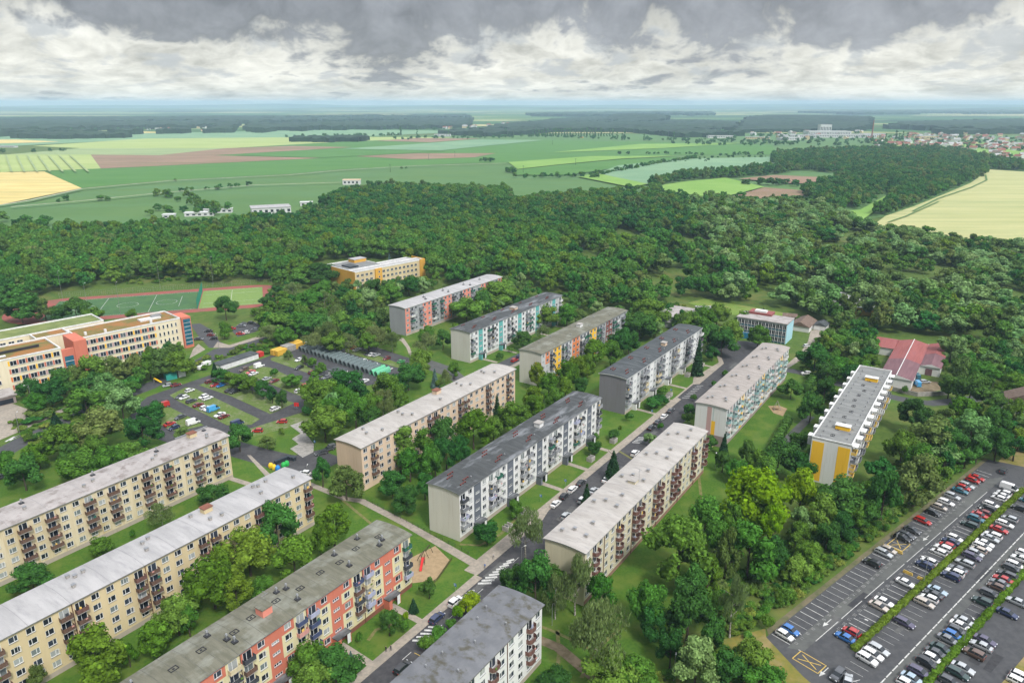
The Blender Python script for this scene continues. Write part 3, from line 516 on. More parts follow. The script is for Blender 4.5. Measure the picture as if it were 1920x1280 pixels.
def balcony_mesh(w, d, h, m, shape='box'):
    k = (w, d, h, m, shape)
    if k in BALC: return BALC[k]
    b = MB(); X = M[m]; s = M['slab']
    if shape == 'hex':                     # bay shaped front
        pr = [(-w/2, -.003), (-w/2+.1, -d*.7), (-w/4, -d), (w/4, -d), (w/2-.1, -d*.7), (w/2, -.003)]
        b.prism([(x, y) for x, y in pr], -.16, 0, s)
        for i in range(5):
            a, c = Vector(pr[i]), Vector(pr[i+1]); n_ = Vector((-(c-a).y, (c-a).x)).normalized()*.05
            b.prism([tuple(a+n_*0), tuple(c), tuple(c+n_), tuple(a+n_)], 0.002, h, X)
    else:
        b.box(-w/2, w/2, -d, -.003, -.16, 0, s)
        b.box(-w/2, w/2, -d, -d+.06, .002, h, X); b.box(-w/2, -w/2+.06, -d+.06, -.003, .002, h, X); b.box(w/2-.06, w/2, -d+.06, -.003, .002, h, X)
        b.box(-w/2-.03, w/2+.03, -d-.03, -d+.09, h+.002, h+.06, X)
    BALC[k] = b.mesh('balcony'); return BALC[k]
CLU = {}
def clutter(i):
    if i in CLU: return CLU[i]
    r = random.Random(i*5+1); b = MB(); cols = ['b_green', 'b_white', 'b_pinkish', 'b_lilac', 'b_yell', 'b_dark', 'b_rose', 'b_navy', 'leaf_linden']
    for k in range(1):
        x = r.uniform(-1, .8); kind = r.randrange(3)
        if kind == 0: b.box(x, x+.5, -1.32, -1.18, .75, 1.02, M[r.choice(['leaf_linden', 'leaf_mid', 'b_pinkish'])])
        elif kind == 1: b.box(x, x+.7, -.62, -.58, .55, 1.5, M[r.choice(cols)])
        else: b.box(x, x+.4, -.7, -.3, .01, r.uniform(.5, 1.3), M[r.choice(cols)])
    CLU[i] = b.mesh('balcony_clutter'); return CLU[i]
SM = {}
def SASH(w, h):
    if (w, h) not in SM:
        b = MB(); q = w*.38; b.box(0, q, -.03, .02, .08, .14, M['frame_white']); b.box(0, q, -.03, .02, h-.14, h-.08, M['frame_white']); b.box(0, .06, -.03, .02, .141, h-.141, M['frame_white']); b.box(q-.06, q, -.03, .02, .141, h-.141, M['frame_white']); SM[(w, h)] = b.mesh('open_sash')
    return SM[(w, h)]
FL = 2.72; PL = 1.25; HB = PL+5*FL+.15    # five storeys on a plinth
def block(name, label, u0, u1, v0, v1, cols, wall, gable, roof, cellmat=None, bal=None, balshape='box', plinth='w_plinthgrey', stairm=None, group='five storey apartment blocks', detail=True, roofstyle='arch', pipes=None, gabledeco=None, balw=2.9, bald=1.15, winw=1.75, edge='metal', hb=None):
    L_ = u1-u0; Wd = v1-v0; ov = .45 if roofstyle == 'arch' else 0
    ox, oy, _ = W(u0, v1); root = empty(name, (ox, oy, 0), A56); tag(root, label, 'apartment block', group)
    n = len(cols); cw = (L_-2*ov)/n; rr = random.Random(int(u0*7+v0)); HBt = HB
    b = MB(); x0 = ov; yF = ov; yB = Wd-ov; wins = []
    for i, c in enumerate(cols):
        a = x0+i*cw; e = a+cw; mid = (a+e)/2
        if c == 'S':
            sm = M[stairm or wall]; z = PL; zs = [0, PL]
            ops = [(mid-.95, mid+.95, PL+FL*f+FL*.5+.7, PL+FL*f+FL*.5+1.4, 'stair') for f in range(4)] + [(mid-.8, mid+.8, .15, 2.3, 'door')]
            ops.sort(key=lambda o: o[2]); mats_ = lambda z_: sm
        else:
            ops = []
            for f in range(5):
                zb = PL+FL*f
                if c == 'W': ops.append((mid-winw/2, mid+winw/2, zb+.85, zb+2.3, 'win'))
                elif c == 'V': ops.append((mid-.55, mid+.55, zb+.95, zb+2.25, 'small'))
                elif c == 'B':
                    if f == 0: ops.append((mid-winw/2, mid+winw/2, zb+.85, zb+2.3, 'win'))
                    else: ops.append((mid-1.05, mid+1.05, zb+.08, zb+2.3, 'bal'))
            def mats_(z_, c=c, i=i):
                f = max(0, min(4, int((z_-PL)/FL)))
                if z_ < PL: return M[plinth]
                m_ = cellmat(i, c, f) if cellmat else None
                return M[m_ or wall]
        zc = 0.0; levels = []
        cuts = sorted(set([0, PL]+[PL+FL*f for f in range(1, 5)]+[HBt]+[o[2] for o in ops]+[o[3] for o in ops]))
        for za, zb in zip(cuts[:-1], cuts[1:]):
            zm = (za+zb)/2; op = [o for o in ops if o[2] <= zm <= o[3]]; m_ = mats_(zm); k_ = b.mi(m_)
            segs = [(a, e)] if not op else [(a, op[0][0]), (op[0][1], e)]
            for s0, s1 in segs: b.quad([(s0, yF, za), (s1, yF, za), (s1, yF, zb), (s0, yF, zb)], m_)
        for o in ops:
            m_ = mats_((o[2]+o[3])/2); r = .14
            b.quad([(o[0], yF, o[2]), (o[0], yF+r, o[2]), (o[0], yF+r, o[3]), (o[0], yF, o[3])], m_); b.quad([(o[1], yF, o[2]), (o[1], yF, o[3]), (o[1], yF+r, o[3]), (o[1], yF+r, o[2])], m_)
            b.quad([(o[0], yF, o[3]), (o[0], yF+r, o[3]), (o[1], yF+r, o[3]), (o[1], yF, o[3])], m_); b.quad([(o[0], yF, o[2]), (o[1], yF, o[2]), (o[1], yF+r, o[2]), (o[0], yF+r, o[2])], m_)
            b.quad([(o[0]-.01, yF+r, o[2]-.01), (o[1]+.01, yF+r, o[2]-.01), (o[1]+.01, yF+r, o[3]+.01), (o[0]-.01, yF+r, o[3]+.01)], M['interior'])
            wins.append((o, i, c))
    x1 = L_-ov
    # gables with the curved top, back wall
    ns = 10; rise = .5 if roofstyle == 'arch' else 0
    arch = [(yF+(yB-yF)*k/ns, HBt+rise*(1-(2*k/ns-1)**2)) for k in range(ns+1)]
    g = M[gable]
    b.quad([(x0, yF, 0), (x0, yF, HBt)]+[(x0, y, z) for y, z in arch[1:]]+[(x0, yB, 0)], g)
    b.quad([(x1, yF, 0), (x1, yB, 0)]+[(x1, y, z) for y, z in reversed(arch)], g)
    b.quad([(x0, yB, 0), (x0, yB, HBt), (x1, yB, HBt), (x1, yB, 0)], M[wall])
    wl = b.build('wall', root)
    for dx0, y0_, y1_, z0_, z1_, m_ in (gabledeco or []):
        d = MB(); d.box(x0-.04, x0-.002, y0_, y1_, z0_, z1_, M[m_], skip='r'); d.build('gable_panel', root)
    # windows
    for o, i, c in wins:
        w_ = round(o[1]-o[0], 2); h_ = round(o[3]-o[2], 2); k = o[4]
        bars = {'win': (.62,) if rr.random() < .5 else (.38,), 'bal': (.42,), 'stair': (.33, .66), 'small': (), 'door': (.5,)}[k]
        nm = {'win': 'window', 'bal': 'balcony_door', 'stair': 'stair_window', 'small': 'window', 'door': 'entrance_door'}[k]
        fr, pn = window_mesh(w_, h_, bars)
        f_ = inst(nm, fr, root, ((o[0]+o[1])/2, yF, o[2]))
        inst('pane', pn, f_)
        if k == 'bal':
            bm_ = bal(i, int((o[2]-PL)/FL), rr) if bal else 'bal_brown'
            q = inst('balcony', balcony_mesh(balw, bald, 1.02 if balshape == 'box' else 1.1, bm_, balshape), root, ((o[0]+o[1])/2+(rr.choice((-.2, .2)) if balshape == 'hex' else 0), yF, o[2]-.05))
            if rr.random() < .7:
                inst('balcony_clutter', clutter(rr.randrange(24)), q)
        if k == 'win' and rr.random() < .12: inst('open_sash', SASH(w_, h_), f_, (w_*.2, 0, 0), -.6)
        if k == 'door':
            cp = MB(); cx = (o[0]+o[1])/2; cp.box(-2.1, 2.1, -2.0, -.004, 2.75, 2.95, M['roof_dark']); cp.box(-2.0, -1.85, -1.9, -.004, 0, 2.748, M[stairm or wall]); cp.box(1.85, 2.0, -1.9, -.004, 0, 2.748, M[stairm or wall])
            cp.box(-1.84, -.9, -1.85, -1.75, 0, 2.7, M[stairm or wall]); cp.box(.9, 1.84, -1.85, -1.75, 0, 2.7, M['frame_white'])
            inst('entrance_canopy', cp.mesh('entrance_canopy'), root, (cx, yF, 0))
    if pipes:
        for i in pipes:
            p = MB(); p.tube((x0+i*cw, yF-.12, .1), (x0+i*cw, yF-.12, HBt-.1), .09, .09, M['pipe_brown']); p.build('drainpipe', root)
    # roof
    rb = MB()
    if roofstyle == 'arch':
        pr = [(Wd*k/ns, HBt+.03+rise*(1-(2*k/ns-1)**2)+.02) for k in range(ns+1)]; t = .22; nx = 12
        for j in range(nx):
            xa, xb = L_*j/nx, L_*(j+1)/nx
            for k in range(ns):
                (ya, za), (yb, zb) = pr[k], pr[k+1]; rb.quad([(xa, ya, za+t), (xb, ya, za+t), (xb, yb, zb+t), (xa, yb, zb+t)], M[roof]); rb.quad([(xa, ya, za), (xa, yb, zb), (xb, yb, zb), (xb, ya, za)], M[edge])
        for xx in (0, L_):
            for k in range(ns):
                (ya, za), (yb, zb) = pr[k], pr[k+1]; q = [(xx, ya, za), (xx, yb, zb), (xx, yb, zb+t), (xx, ya, za+t)]; rb.quad(q if xx else q[::-1], M[edge])
        for yy, zz in ((0, pr[0][1]), (Wd, pr[-1][1])): rb.quad([(0, yy, zz), (L_, yy, zz), (L_, yy, zz+t), (0, yy, zz+t)][::(1 if yy == 0 else -1)], M[edge])
        rf = rb.build('roof', root)
    else:
        rb.box(0, L_, 0, Wd, HBt, HBt+.3, M[roof]); rf = rb.build('roof', root)
        eb = MB(); eb.box(-.05, L_+.05, -.05, .3, HBt+.302, HBt+.75, M['white']); eb.box(-.05, L_+.05, Wd-.3, Wd+.05, HBt+.302, HBt+.75, M['white']); eb.box(-.05, .25, .302, Wd-.302, HBt+.302, HBt+.75, M['white']); eb.box(L_-.25, L_+.05, .302, Wd-.302, HBt+.302, HBt+.75, M['white']); eb.build('parapet', root)
    root['L'] = L_; return root, rf, L_, Wd, HBt
def rz(y, Wd): return HB+.27+.5*(1-(2*y/Wd-1)**2)
def vent(root, x, y, Wd, kind='steel', s=1.0, flat=False):
    z = rz(y, Wd) if not flat else HB+.3; b = MB()
    if kind == 'steel':
        b.box(-.55*s, .55*s, -.55*s, .55*s, -.1, .28, M['darkmetal']); b.tube((0, 0, .28), (0, 0, 1.1*s), .17, .17, M['metal'], 8); b.tube((0, 0, 1.1*s), (0, 0, 1.45*s), .34, .2, M['metal'], 8); nm = 'roof_vent'
    elif kind == 'hatch':
        b.box(-.85, .85, -.6, -.5, -.05, .16, M['darkmetal']); b.box(-.85, .85, .5, .6, -.05, .16, M['darkmetal']); b.box(-.85, -.75, -.49, .49, -.05, .16, M['darkmetal']); b.box(.75, .85, -.49, .49, -.05, .16, M['darkmetal']); b.box(-.2, .2, -.15, .15, -.05, .14, M['darkmetal']); nm = 'roof_hatch'
    elif kind == 'red':
        b.box(-1.3, 1.3, -.08, .08, .3, .45, M['rustpipe']); b.box(-1.15, -1.03, -.25, .25, -.1, .299, M['rustpipe']); b.box(1.03, 1.15, -.25, .25, -.1, .299, M['rustpipe']); b.box(-.06, .06, -.25, .25, -.1, .299, M['rustpipe']); nm = 'pipe_rack'
    elif kind == 'stub':
        b.box(-.35, .35, -.35, .35, -.1, .75, M['slab']); b.box(-.45, .45, -.45, .45, .752, .85, M['metal']); nm = 'roof_vent'
    elif kind == 'small':
        b.tube((0, 0, -.1), (0, 0, .55), .13, .13, M['metal'], 6); b.tube((0, 0, .55), (0, 0, .75), .26, .16, M['metal'], 6); nm = 'roof_vent'
    elif kind == 'mast':
        b.tube((0, 0, -.1), (0, 0, 4.2), .05, .03, M['metal'], 5); b.box(-.9, .9, -.03, .03, 3.3, 3.36, M['metal']); b.box(-.03, .03, -.8, .8, 3.9, 3.95, M['metal']); nm = 'antenna'
    k = (kind, s)
    return inst(nm, VM.setdefault(k, b.mesh(nm)), root, (x, y, z))
VM = {}
def head(root, x, y, Wd, m, top, s=(2.4, 2.0, 1.5), flat=False):
    z = rz(y, Wd)-.15 if not flat else HB+.3; b = MB(); a, c, h = s; b.box(-a/2, a/2, -c/2, c/2, 0, h, M[m]); o = b.build('roof_housing', root, (x, y, z))
    t = MB(); t.box(-a/2-.2, a/2+.2, -c/2-.2, c/2+.2, h+.002, h+.18, M[top]); t.build('cap', o)
    return o
rb_ = random.Random(11)
def seams(root, L_, Wd, step, w, m, drop=.0):
    b = MB(); x = step
    while x < L_-1:
        for k in range(10):
            y0, y1 = Wd*k/10, Wd*(k+1)/10
            f = lambda y: HB+.05+.5*(1-(2*y/Wd-1)**2)+.245
            b.quad([(x-w, y0, f(y0)), (x+w, y0, f(y0)), (x+w, y1, f(y1)), (x-w, y1, f(y1))], M[m])
        x += step*rb_.uniform(.92, 1.08)
    b.build('roof_seams', root)
mat('seam_dark', (.09, .09, .075), (.14, .14, .12), .6, .9, 0, 'Object'); mat('seam_pale', (.24, .235, .24), (.3, .295, .3), .5, .9, 0, 'Object'); mat('seam_black', (.04, .04, .045), (.07, .07, .075), .6, .9, 0, 'Object')
# --- A: pale stained yellow block, upper left of the three in the corner
A, rA, L_, Wd, _ = block('apartment_block', 'pale weathered yellow block with brown balconies, behind the white-roofed yellow block at the left edge', 45.7, 130.2, -210.4, -198.4, 'WBWBW'*5, 'w_cream_pale', 'w_cream_pale', 'roof_stained', bal=lambda i, f, r: 'bal_brown', balw=3.1)
head(A, L_-8, 8.6, Wd, 'w_cream', 'w_brick'); [vent(A, x, y, Wd, 'stub' if i % 3 else 'steel') for i, (x, y) in enumerate([(L_-3, 9.5), (L_-5, 5), (L_-6, 3.4), (64, 8), (62, 5), (60, 3.5), (45, 9), (43, 5), (40, 4), (26, 9), (25, 5), (12, 6), (10, 9)])]
eb = MB(); eb.box(L_-12, L_-.3, 11.6, 11.9, rz(11.7, Wd)-.05, rz(11.7, Wd)+.5, M['metal']); eb.build('roof_railing', A); seams(A, L_, Wd, 9.5, .05, 'seam_pale')
# --- B
B_, rB, L_, Wd, _ = block('apartment_block', 'yellow block with smooth white roof and brown drainpipes, nearest the left edge', 41, 125.6, -166.3, -154, 'BWWWB'*5, 'w_cream', 'w_cream', 'roof_pale', bal=lambda i, f, r: r.choice(['bal_brown', 'bal_brown', 'bal_maroon']), pipes=(5, 10, 15, 20), balw=2.5)
head(B_, 56, 8.5, Wd, 'w_cream', 'w_brick'); [vent(B_, x, y, Wd, 'stub', 1) for x, y in [(22, 8), (24, 8.4), (20, 4.6), (21, 9.4), (38, 8), (37, 4.5), (40, 9), (54, 4), (57, 3.4), (52, 9.5), (72, 8), (75, 8.6), (70, 4.2), (71, 9), (81, 4)]]
seams(B_, L_, Wd, 1.0*8.4, .06, 'seam_pale')
# --- C coral
def cc(i, c, f):
    k = i % 5
    if k == 2: return 'w_coral'
    if k == 1: return 'w_coral' if f in (4, 0) else 'w_butter'
    if k == 3: return 'w_coral' if f in ((4, 2) if (i//5) % 2 else (4, 1)) else 'w_butter'
    return 'w_coral' if (f == 4 and k == 0 and i > 5) else 'w_butter'
C_, rC, L_, Wd, _ = block('apartment_block', 'coral and cream block with mossy grey-green roof and white vents, front left', 35, 119.6, -123, -110.8, 'BWSWB'*5, 'w_butter', 'w_butter', 'roof_green', cellmat=cc, stairm='w_coral', plinth='w_brick', bal=lambda i, f, r: r.choice(['b_dark', 'b_cream', 'b_cream', 'b_pinkish', 'b_lilac', 'b_cream', 'b_navy', 'bal_brown']) if i < 24 else ['b_green', 'b_lilac', 'b_dark', 'b_dark', 'b_green'][f], pipes=(5, 10, 15, 20), balw=2.6, bald=1.0)
seams(C_, L_, Wd, 3.4, .05, 'seam_dark')
for x in range(12, 84, 6): vent(C_, x+rb_.uniform(-1, 1), 6.1+rb_.uniform(-.5, .5), Wd, 'hatch')
for x, y in [(17, 9), (16, 3.4), (33, 9.3), (35, 3.2), (34.5, 5), (50, 9), (52, 8.2), (51, 3.3), (66, 3), (67, 9), (78, 4), (75, 9.5), (76, 3)]: vent(C_, x, y, Wd, 'steel')
head(C_, 44, 5.5, Wd, 'w_pink', 'roof_green', (2.4, 2.4, 1.9)); vent(C_, 45.3, 6.5, Wd, 'mast')
# --- D
D_, rD, L_, Wd, _ = block('apartment_block', 'white block with flat grey moss-edged roof, cut by the bottom edge', 30.5, 115, -81.2, -69, 'BWWBWBWWWBWWBWWBWWWBWWWBW', 'w_white', 'w_white', 'roof_grey', bal=lambda i, f, r: 'bal_maroon', balshape='hex', pipes=(12, 17, 21), balw=2.8, edge='seam_dark')
for x, y in [(76, 9.5), (72, 8.8), (60, 8.5), (74, 3), (55.5, 8.8), (58, 3), (66, 5), (50, 6), (48, 9)]: vent(D_, x, y, Wd, 'small', 1)
# --- E
def ce(i, c, f): return 'w_slate' if i % 5 == 2 else 'w_white'
def bE(i, f, r): return r.choice(['b_grey', 'b_white', 'b_grey', 'b_lilac', 'b_green', 'b_white', 'b_mid', 'b_dark'])
E_, rE, L_, Wd, _ = block('apartment_block', 'white block with slate grey stair stripes, dark roof carrying red racks', 141.6, 226.8, -125.1, -113, 'BWSWB'*5, 'w_white', 'w_light', 'roof_dark', cellmat=ce, stairm='w_slate', bal=bE, balw=2.7)
for k in range(5):
    x = 7.5+17*k
    for dx, y in ((0, 9.2), (-2, 7.8), (0, 3.6), (-2.5, 2.6)): vent(E_, x+dx, y, Wd, 'red')
    vent(E_, x+1.5, 2.8, Wd, 'small')
head(E_, 50, 5.5, Wd, 'w_white', 'slab', (2.4, 2.2, 1.5)); seams(E_, L_, Wd, 8, .04, 'seam_black')
# --- F peach
F_, rF, L_, Wd, _ = block('apartment_block', 'peach block with pale grey roof, behind the white block with red roof racks', 147, 234.8, -168.3, -156.1, 'WBWWWWWWWBBWWWBBWWWBWWWBW', 'w_peach', 'w_peach', 'roof_white', bal=lambda i, f, r: 'bal_brown', pipes=(10, 15, 20), balw=2.6, plinth='w_peach')
head(F_, 48.5, 9.5, Wd, 'w_peach', 'w_brick', (2.6, 2.2, 1.5)); [vent(F_, x, y, Wd, 'stub') for x, y in [(10, 9), (8, 5.4), (13, 3.2), (27, 9), (26, 6), (28, 3.4), (44, 4), (60, 9), (62, 4), (59, 6), (76, 9), (78, 4), (75, 7)]]
# --- G ivory
G_, rG, L_, Wd, _ = block('apartment_block', 'ivory block with pale patched roof and dark bay balconies, right of the street', 136.4, 220.6, -82.8, -70.6, 'WBWWWBWWBBWWBBWWBBWWWBWWB', 'w_ivory', 'w_ivory', 'roof_white', bal=lambda i, f, r: 'bal_maroon', balshape='hex', pipes=(3, 8, 13, 18, 22), balw=2.8, bald=1.35, plinth='w_plinth')
seams(G_, L_, Wd, 16.8, .08, 'roof_stained')
for k in range(5):
    for dx, y in ((5, 9.5), (7, 7), (6, 3.2), (12, 4.5)): vent(G_, 17*k+dx, y, Wd, 'stub')
head(G_, 38, 5.5, Wd, 'w_ivory', 'roof_white', (2.6, 2.2, .9)); vent(G_, 39, 4.2, Wd, 'mast')
# --- H
def ch(i, c, f): return 'w_white' if i % 5 == 2 else ('w_cool' if (i % 5 in (1, 3)) else 'w_grey')
H_, rH, L_, Wd, _ = block('apartment_block', 'mauve-grey gabled block with white stair stripes and slate roof', 249, 332.9, -126.3, -113.7, 'BWSWB'*5, 'w_cool', 'w_mauve', 'roof_slate', cellmat=ch, stairm='w_white', bal=lambda i, f, r: r.choice(['b_mid', 'b_grey', 'b_dark', 'b_white', 'b_mid', 'b_grey', 'b_cream']), balw=3.3, bald=1.3, edge='white')
for k in range(5):
    for dx, y in ((7, 10), (8, 4), (5.5, 2.6), (6, 8.6)): vent(H_, 16.4*k+dx, y, Wd, 'red')
    vent(H_, 16.4*k+9, 2.2, Wd, 'small')
head(H_, 47, 4.5, Wd, 'w_peach', 'slab', (2.4, 2, 1.5))
# --- I
def ci(i, c, f):
    return {0: 'w_white', 1: ['w_rose', 'w_yellow'][(i//4) % 2], 2: 'w_white', 3: 'w_pastel'}[i % 4] if True else None
def bI(i, f, r): return r.choice([['b_teal', 'b_aqua', 'b_white', 'b_teal'], ['b_rose', 'b_yell', 'b_white', 'b_teal'], ['b_aqua', 'b_teal', 'b_white', 'b_white'], ['b_white', 'b_teal', 'b_aqua', 'b_white']][i % 4])
I_, rI, L_, Wd, _ = block('apartment_block', 'white block with taupe roof and teal, rose and yellow balconies', 241.6, 325.6, -83.4, -71.1, 'BWBB'*6+'W', 'w_white', 'w_white', 'roof_taupe', cellmat=ci, bal=bI, balshape='hex', balw=2.6, bald=1.3, plinth='w_mud', edge='slab', gabledeco=[(0, .5, 11.7, 0, 4.2, 'w_mud'), (0, 5.9, 7.5, 4.21, 14.6, 'w_rose'), (0, 4.3, 5.7, 4.21, 9.5, 'w_yellow'), (0, 5, 5.4, 9.51, 15, 'w_pastel')])
for k in range(6):
    for dx, y in ((5, 9.2), (6.5, 8), (8, 3.6), (6, 2.8)): vent(I_, 13.6*k+dx, y, Wd, 'stub')
# --- J flat roofed, white and yellow
J_, rJ, L_, Wd, _ = block('apartment_block', 'flat grey roofed block with yellow and white gable and stepped balconies', 234.7, 316.6, -41.2, -29.2, 'BW'*12, 'w_white', 'w_white', 'roof_flat', bal=lambda i, f, r: r.choice(['b_white', 'b_yell', 'b_yell', 'b_white', 'b_mid', 'b_grey']), balw=3.0, bald=1.5, roofstyle='flat', gabledeco=[(0, .3, 3.9, .5, HB-.8, 'w_yellow'), (0, 8.1, 11.7, .5, HB-.8, 'w_yellow')])
cwJ = L_/24
for k in range(12):
    b = MB(); b.box(-1.6, 1.6, -1.75, -.06, 0, .22, M['white']); b.build('balcony_canopy', J_, (cwJ*(2*k+.5), 0, HB+.0))
    if k < 10: b = MB(); b.box(-1.3, 1.3, .06, 1.7, 0, .2, M['white']); b.box(-1.2, -1.0, .06, 1.6, -3, -.01, M['w_cool']); b.build('entrance_canopy', J_, (3+cwJ*2*k*1.15, Wd, HB-.2))
for x in (12, 66): head(J_, x, 5, Wd, 'w_yellow', 'white', (2.2, 4.4, 1.4), True)
for k in range(17): vent(J_, 4+k*4.6, 2.2, Wd, 'small', 1, True); vent(J_, 2+k*4.6, 9.8, Wd, 'small', 1, True)
for k in range(12): vent(J_, 5+k*6, 6+rb_.uniform(-.8, .8), Wd, 'hatch', 1, True)
# --- K pink and grey
def ck(i, c, f): return 'w_pink' if i % 5 in (0, 4) else 'w_grey'
K_, rK, L_, Wd, _ = block('apartment_block', 'grey and salmon pink block with white roof, below the forest edge', 279, 369, -268.3, -256, 'WBWBW'*5, 'w_grey', 'w_grey', 'roof_pale', cellmat=ck, bal=lambda i, f, r: r.choice(['b_dark', 'b_green', 'b_grey', 'b_mid', 'b_white']), balw=3.0, edge='white')
[vent(K_, x, y, Wd, 'steel') for x, y in [(22, 6), (20, 3), (40, 7), (40, 3), (58, 6), (60, 2.6), (74, 6)]]
# --- L teal
def cl(i, c, f): return 'w_teal' if i % 5 == 2 else ('w_white' if i < 17 else 'w_cool')
L__, rL, L_, Wd, _ = block('apartment_block', 'white block with turquoise stair stripes and dark arched roof', 263.6, 350, -214, -201.6, 'BWSWB'*5, 'w_white', 'w_light', 'roof_dark', cellmat=cl, stairm='w_teal', bal=lambda i, f, r: r.choice(['b_grey', 'b_white', 'b_dark', 'b_green', 'b_mid']), balw=2.7)
for k in range(5):
    for dx, y in ((7, 9.6), (9, 4), (6.5, 2.8)): vent(L__, 16.8*k+dx, y, Wd, 'red')
head(L__, 45, 5.5, Wd, 'w_peach', 'slab', (3, 3, 1.2))
# --- M
def cm(i, c, f):
    if i in (1, 0) and f in (3, 4) and i == 1: return 'w_orange'
    return {3: 'w_yellow', 4: 'w_yellow', 8: 'w_orange', 9: 'w_orange', 13: 'w_yellow', 14: 'w_yellow', 18: 'w_maroon', 19: 'w_maroon'}.get(i, 'w_cool' if i < 15 else 'w_grey')
M__, rM, L_, Wd, _ = block('apartment_block', 'white gabled block with green roof and yellow, orange and maroon wall panels', 256, 341.4, -169.4, -157.2, 'WWBWWBBWWWBBBWWBBWWWBBWBW', 'w_white', 'w_light', 'roof_green', cellmat=cm, bal=lambda i, f, r: r.choice(['b_mid', 'b_dark', 'b_grey', 'b_green', 'b_white']), balw=2.7, gabledeco=[(0, .5, 3.6, 7.5, 11, 'w_orange')])
seams(M__, L_, Wd, 3.4, .05, 'seam_dark'); head(M__, 44, 6, Wd, 'w_white', 'slab', (2.6, 2.2, 1.5)); [vent(M__, x, y, Wd, 'small') for x, y in [(12, 9), (22, 9), (30, 3), (48, 3), (62, 8), (70, 3), (82, 10)]]
# ------------------------------------------------------------------ other buildings
mat('sedum', (.2, .15, .05), (.13, .14, .04), .2, .95, 0, 'Object', c3=(.3, .14, .045), scale3=.12, det=9, lo3=.42, hi3=.58)
mat('sedum_green', (.16, .2, .06), (.2, .23, .08), .3, .95, 0, 'Object', c3=(.12, .16, .05), scale3=.2)
mat('red_roof', (.25, .075, .07), (.3, .095, .085), .3, .8, 0, 'Object', stretch=(.3, 3, 1), c3=(.26, .09, .09), scale3=.12); mat('maroon_roof', (.15, .075, .085), (.19, .1, .11), .3, .8, 0, 'Object', stretch=(.3, 3, 1))
mat('brown_roof', (.13, .09, .07), (.18, .13, .1), 1, .9, 0, 'Object'); mat('far_white', (.6, .6, .6), None, rough=.7); mat('far_red', (.24, .09, .065), None, rough=.9)
mat('win_dark', (.02, .025, .035), None, rough=.15)
mat('glass_teal', (.02, .1, .14), (.03, .14, .2), .4, .25, 0, 'Object'); mat('panel_blue', (.03, .2, .34), None, rough=.5)
def at(u, v, rot=0): x, y, _ = W(u, v); return (x, y, 0), A56+R(rot)
def bwin(root, x, y, z, w, h, bars=(.5,), rot=0, nm='window'):
    fr, pn = window_mesh(w, h, bars, pane='pane_dark'); f = inst(nm, fr, root, (x, y-.11, z), rot); inst('pane', pn, f); return f
# school
l_, r_ = at(156.1, -343.7, -9); SC = empty('school', l_, r_); tag(SC, 'large cream school with coral towers, coloured window panels and planted roofs, far left', 'school')
def wing(root, nm, x0, x1, y0, y1, h, m, rm, skip=''):
    b = MB(); b.box(x0, x1, y0, y1, 0, h, M[m], skip='t'); b.build(nm, root); t = MB()
    t.box(x0, x1, y0, y1, h+.002, h+.08, M[rm]); t.build('roof', root)
    e = MB(); p = .45; e.box(x0-.1, x1+.1, y0-.1, y0+p, h+.084, h+.7, M['white']); e.box(x0-.1, x1+.1, y1-p, y1+.1, h+.084, h+.7, M['white']); e.box(x0-.1, x0+p, y0+p+.002, y1-p-.002, h+.084, h+.7, M['white']); e.box(x1-p, x1+.1, y0+p+.002, y1-p-.002, h+.084, h+.7, M['white']); e.build('parapet', root)
wallm('w_school', (.72, .64, .46), .97)
wing(SC, 'front_wing', 0, 46, 0, 19, 15.2, 'w_school', 'sedum'); wing(SC, 'left_wing', -75, -10.4, -7.8, 14, 14.9, 'w_school', 'sedum'); wing(SC, 'rear_wing', -75, 18.6, 24.5, 41.5, 15, 'w_school', 'sedum_green'); wing(SC, 'link_wing', -14, -.02, 14.02, 24.48, 15.1, 'w_school', 'sedum')
b = MB(); b.box(-5.2, -.02, -8.4, 6, 0, 17.2, M['w_coral']); b.box(-10.38, -5.22, -7.8, -6, 0, 14.2, M['w_coral']); b.build('coral_tower', SC); b = MB(); b.box(-9.6, -6, -7.95, -7.81, 1, 11, M['glass_teal']); 
for z in (3.4, 6, 8.6): b.box(-9.6, -6, -8.05, -7.951, z, z+.2, M['white'])
b.box(-7.9, -7.75, -8.05, -7.951, 1, 3.39, M['white']); b.build('stair_glazing', SC)
b = MB(); b.box(46.02, 50.5, -1.6, 9, 0, 16, M['w_coral']); b.build('coral_tower', SC); b = MB(); b.box(46.6, 50.1, -1.75, -1.61, 1.5, 15, M['glass_teal'])
for z in range(3, 15, 2): b.box(46.6, 50.1, -1.85, -1.751, z, z+.15, M['white'])
b.build('stair_glazing', SC)
rs = random.Random(4); PC = ['w_coral', 'w_yellow', 'w_orange', 'w_rose', 'w_coral']
for row in range(4):
    z = 1.4+row*3.55
    for k in range(10):
        bwin(SC, 1.9+k*3.3, 0, z, 2.5, 2.1, (.5,)); b = MB(); b.box(-.36, .36, -.03, -.002, 0, 2.1, M[PC[(k*2+row+rs.randint(0, 1)) % 5]]); b.build('colour_panel', SC, (3.55+k*3.3, 0, z))
    for k in range(5): bwin(SC, 35.3+k*2.05, 0, z, .9, 1.8, ())
    for k in range(6):
        bwin(SC, -12.4-k*3.3, -7.8, z, 2.5, 2.1, (.5,)); b = MB(); b.box(-.36, .36, -.03, -.002, 0, 2.1, M[PC[(k+row*2) % 5]]); b.build('colour_panel', SC, (-14.05-k*3.3, -7.8, z))
    for k in range(4): bwin(SC, -35-k*3.2, -7.8, z, 1.1, 1.7, ())
    if row > 1:
        for k in range(8): bwin(SC, -18-k*3.4, 24.5, z, 2.4, 1.8, (.5,)); 
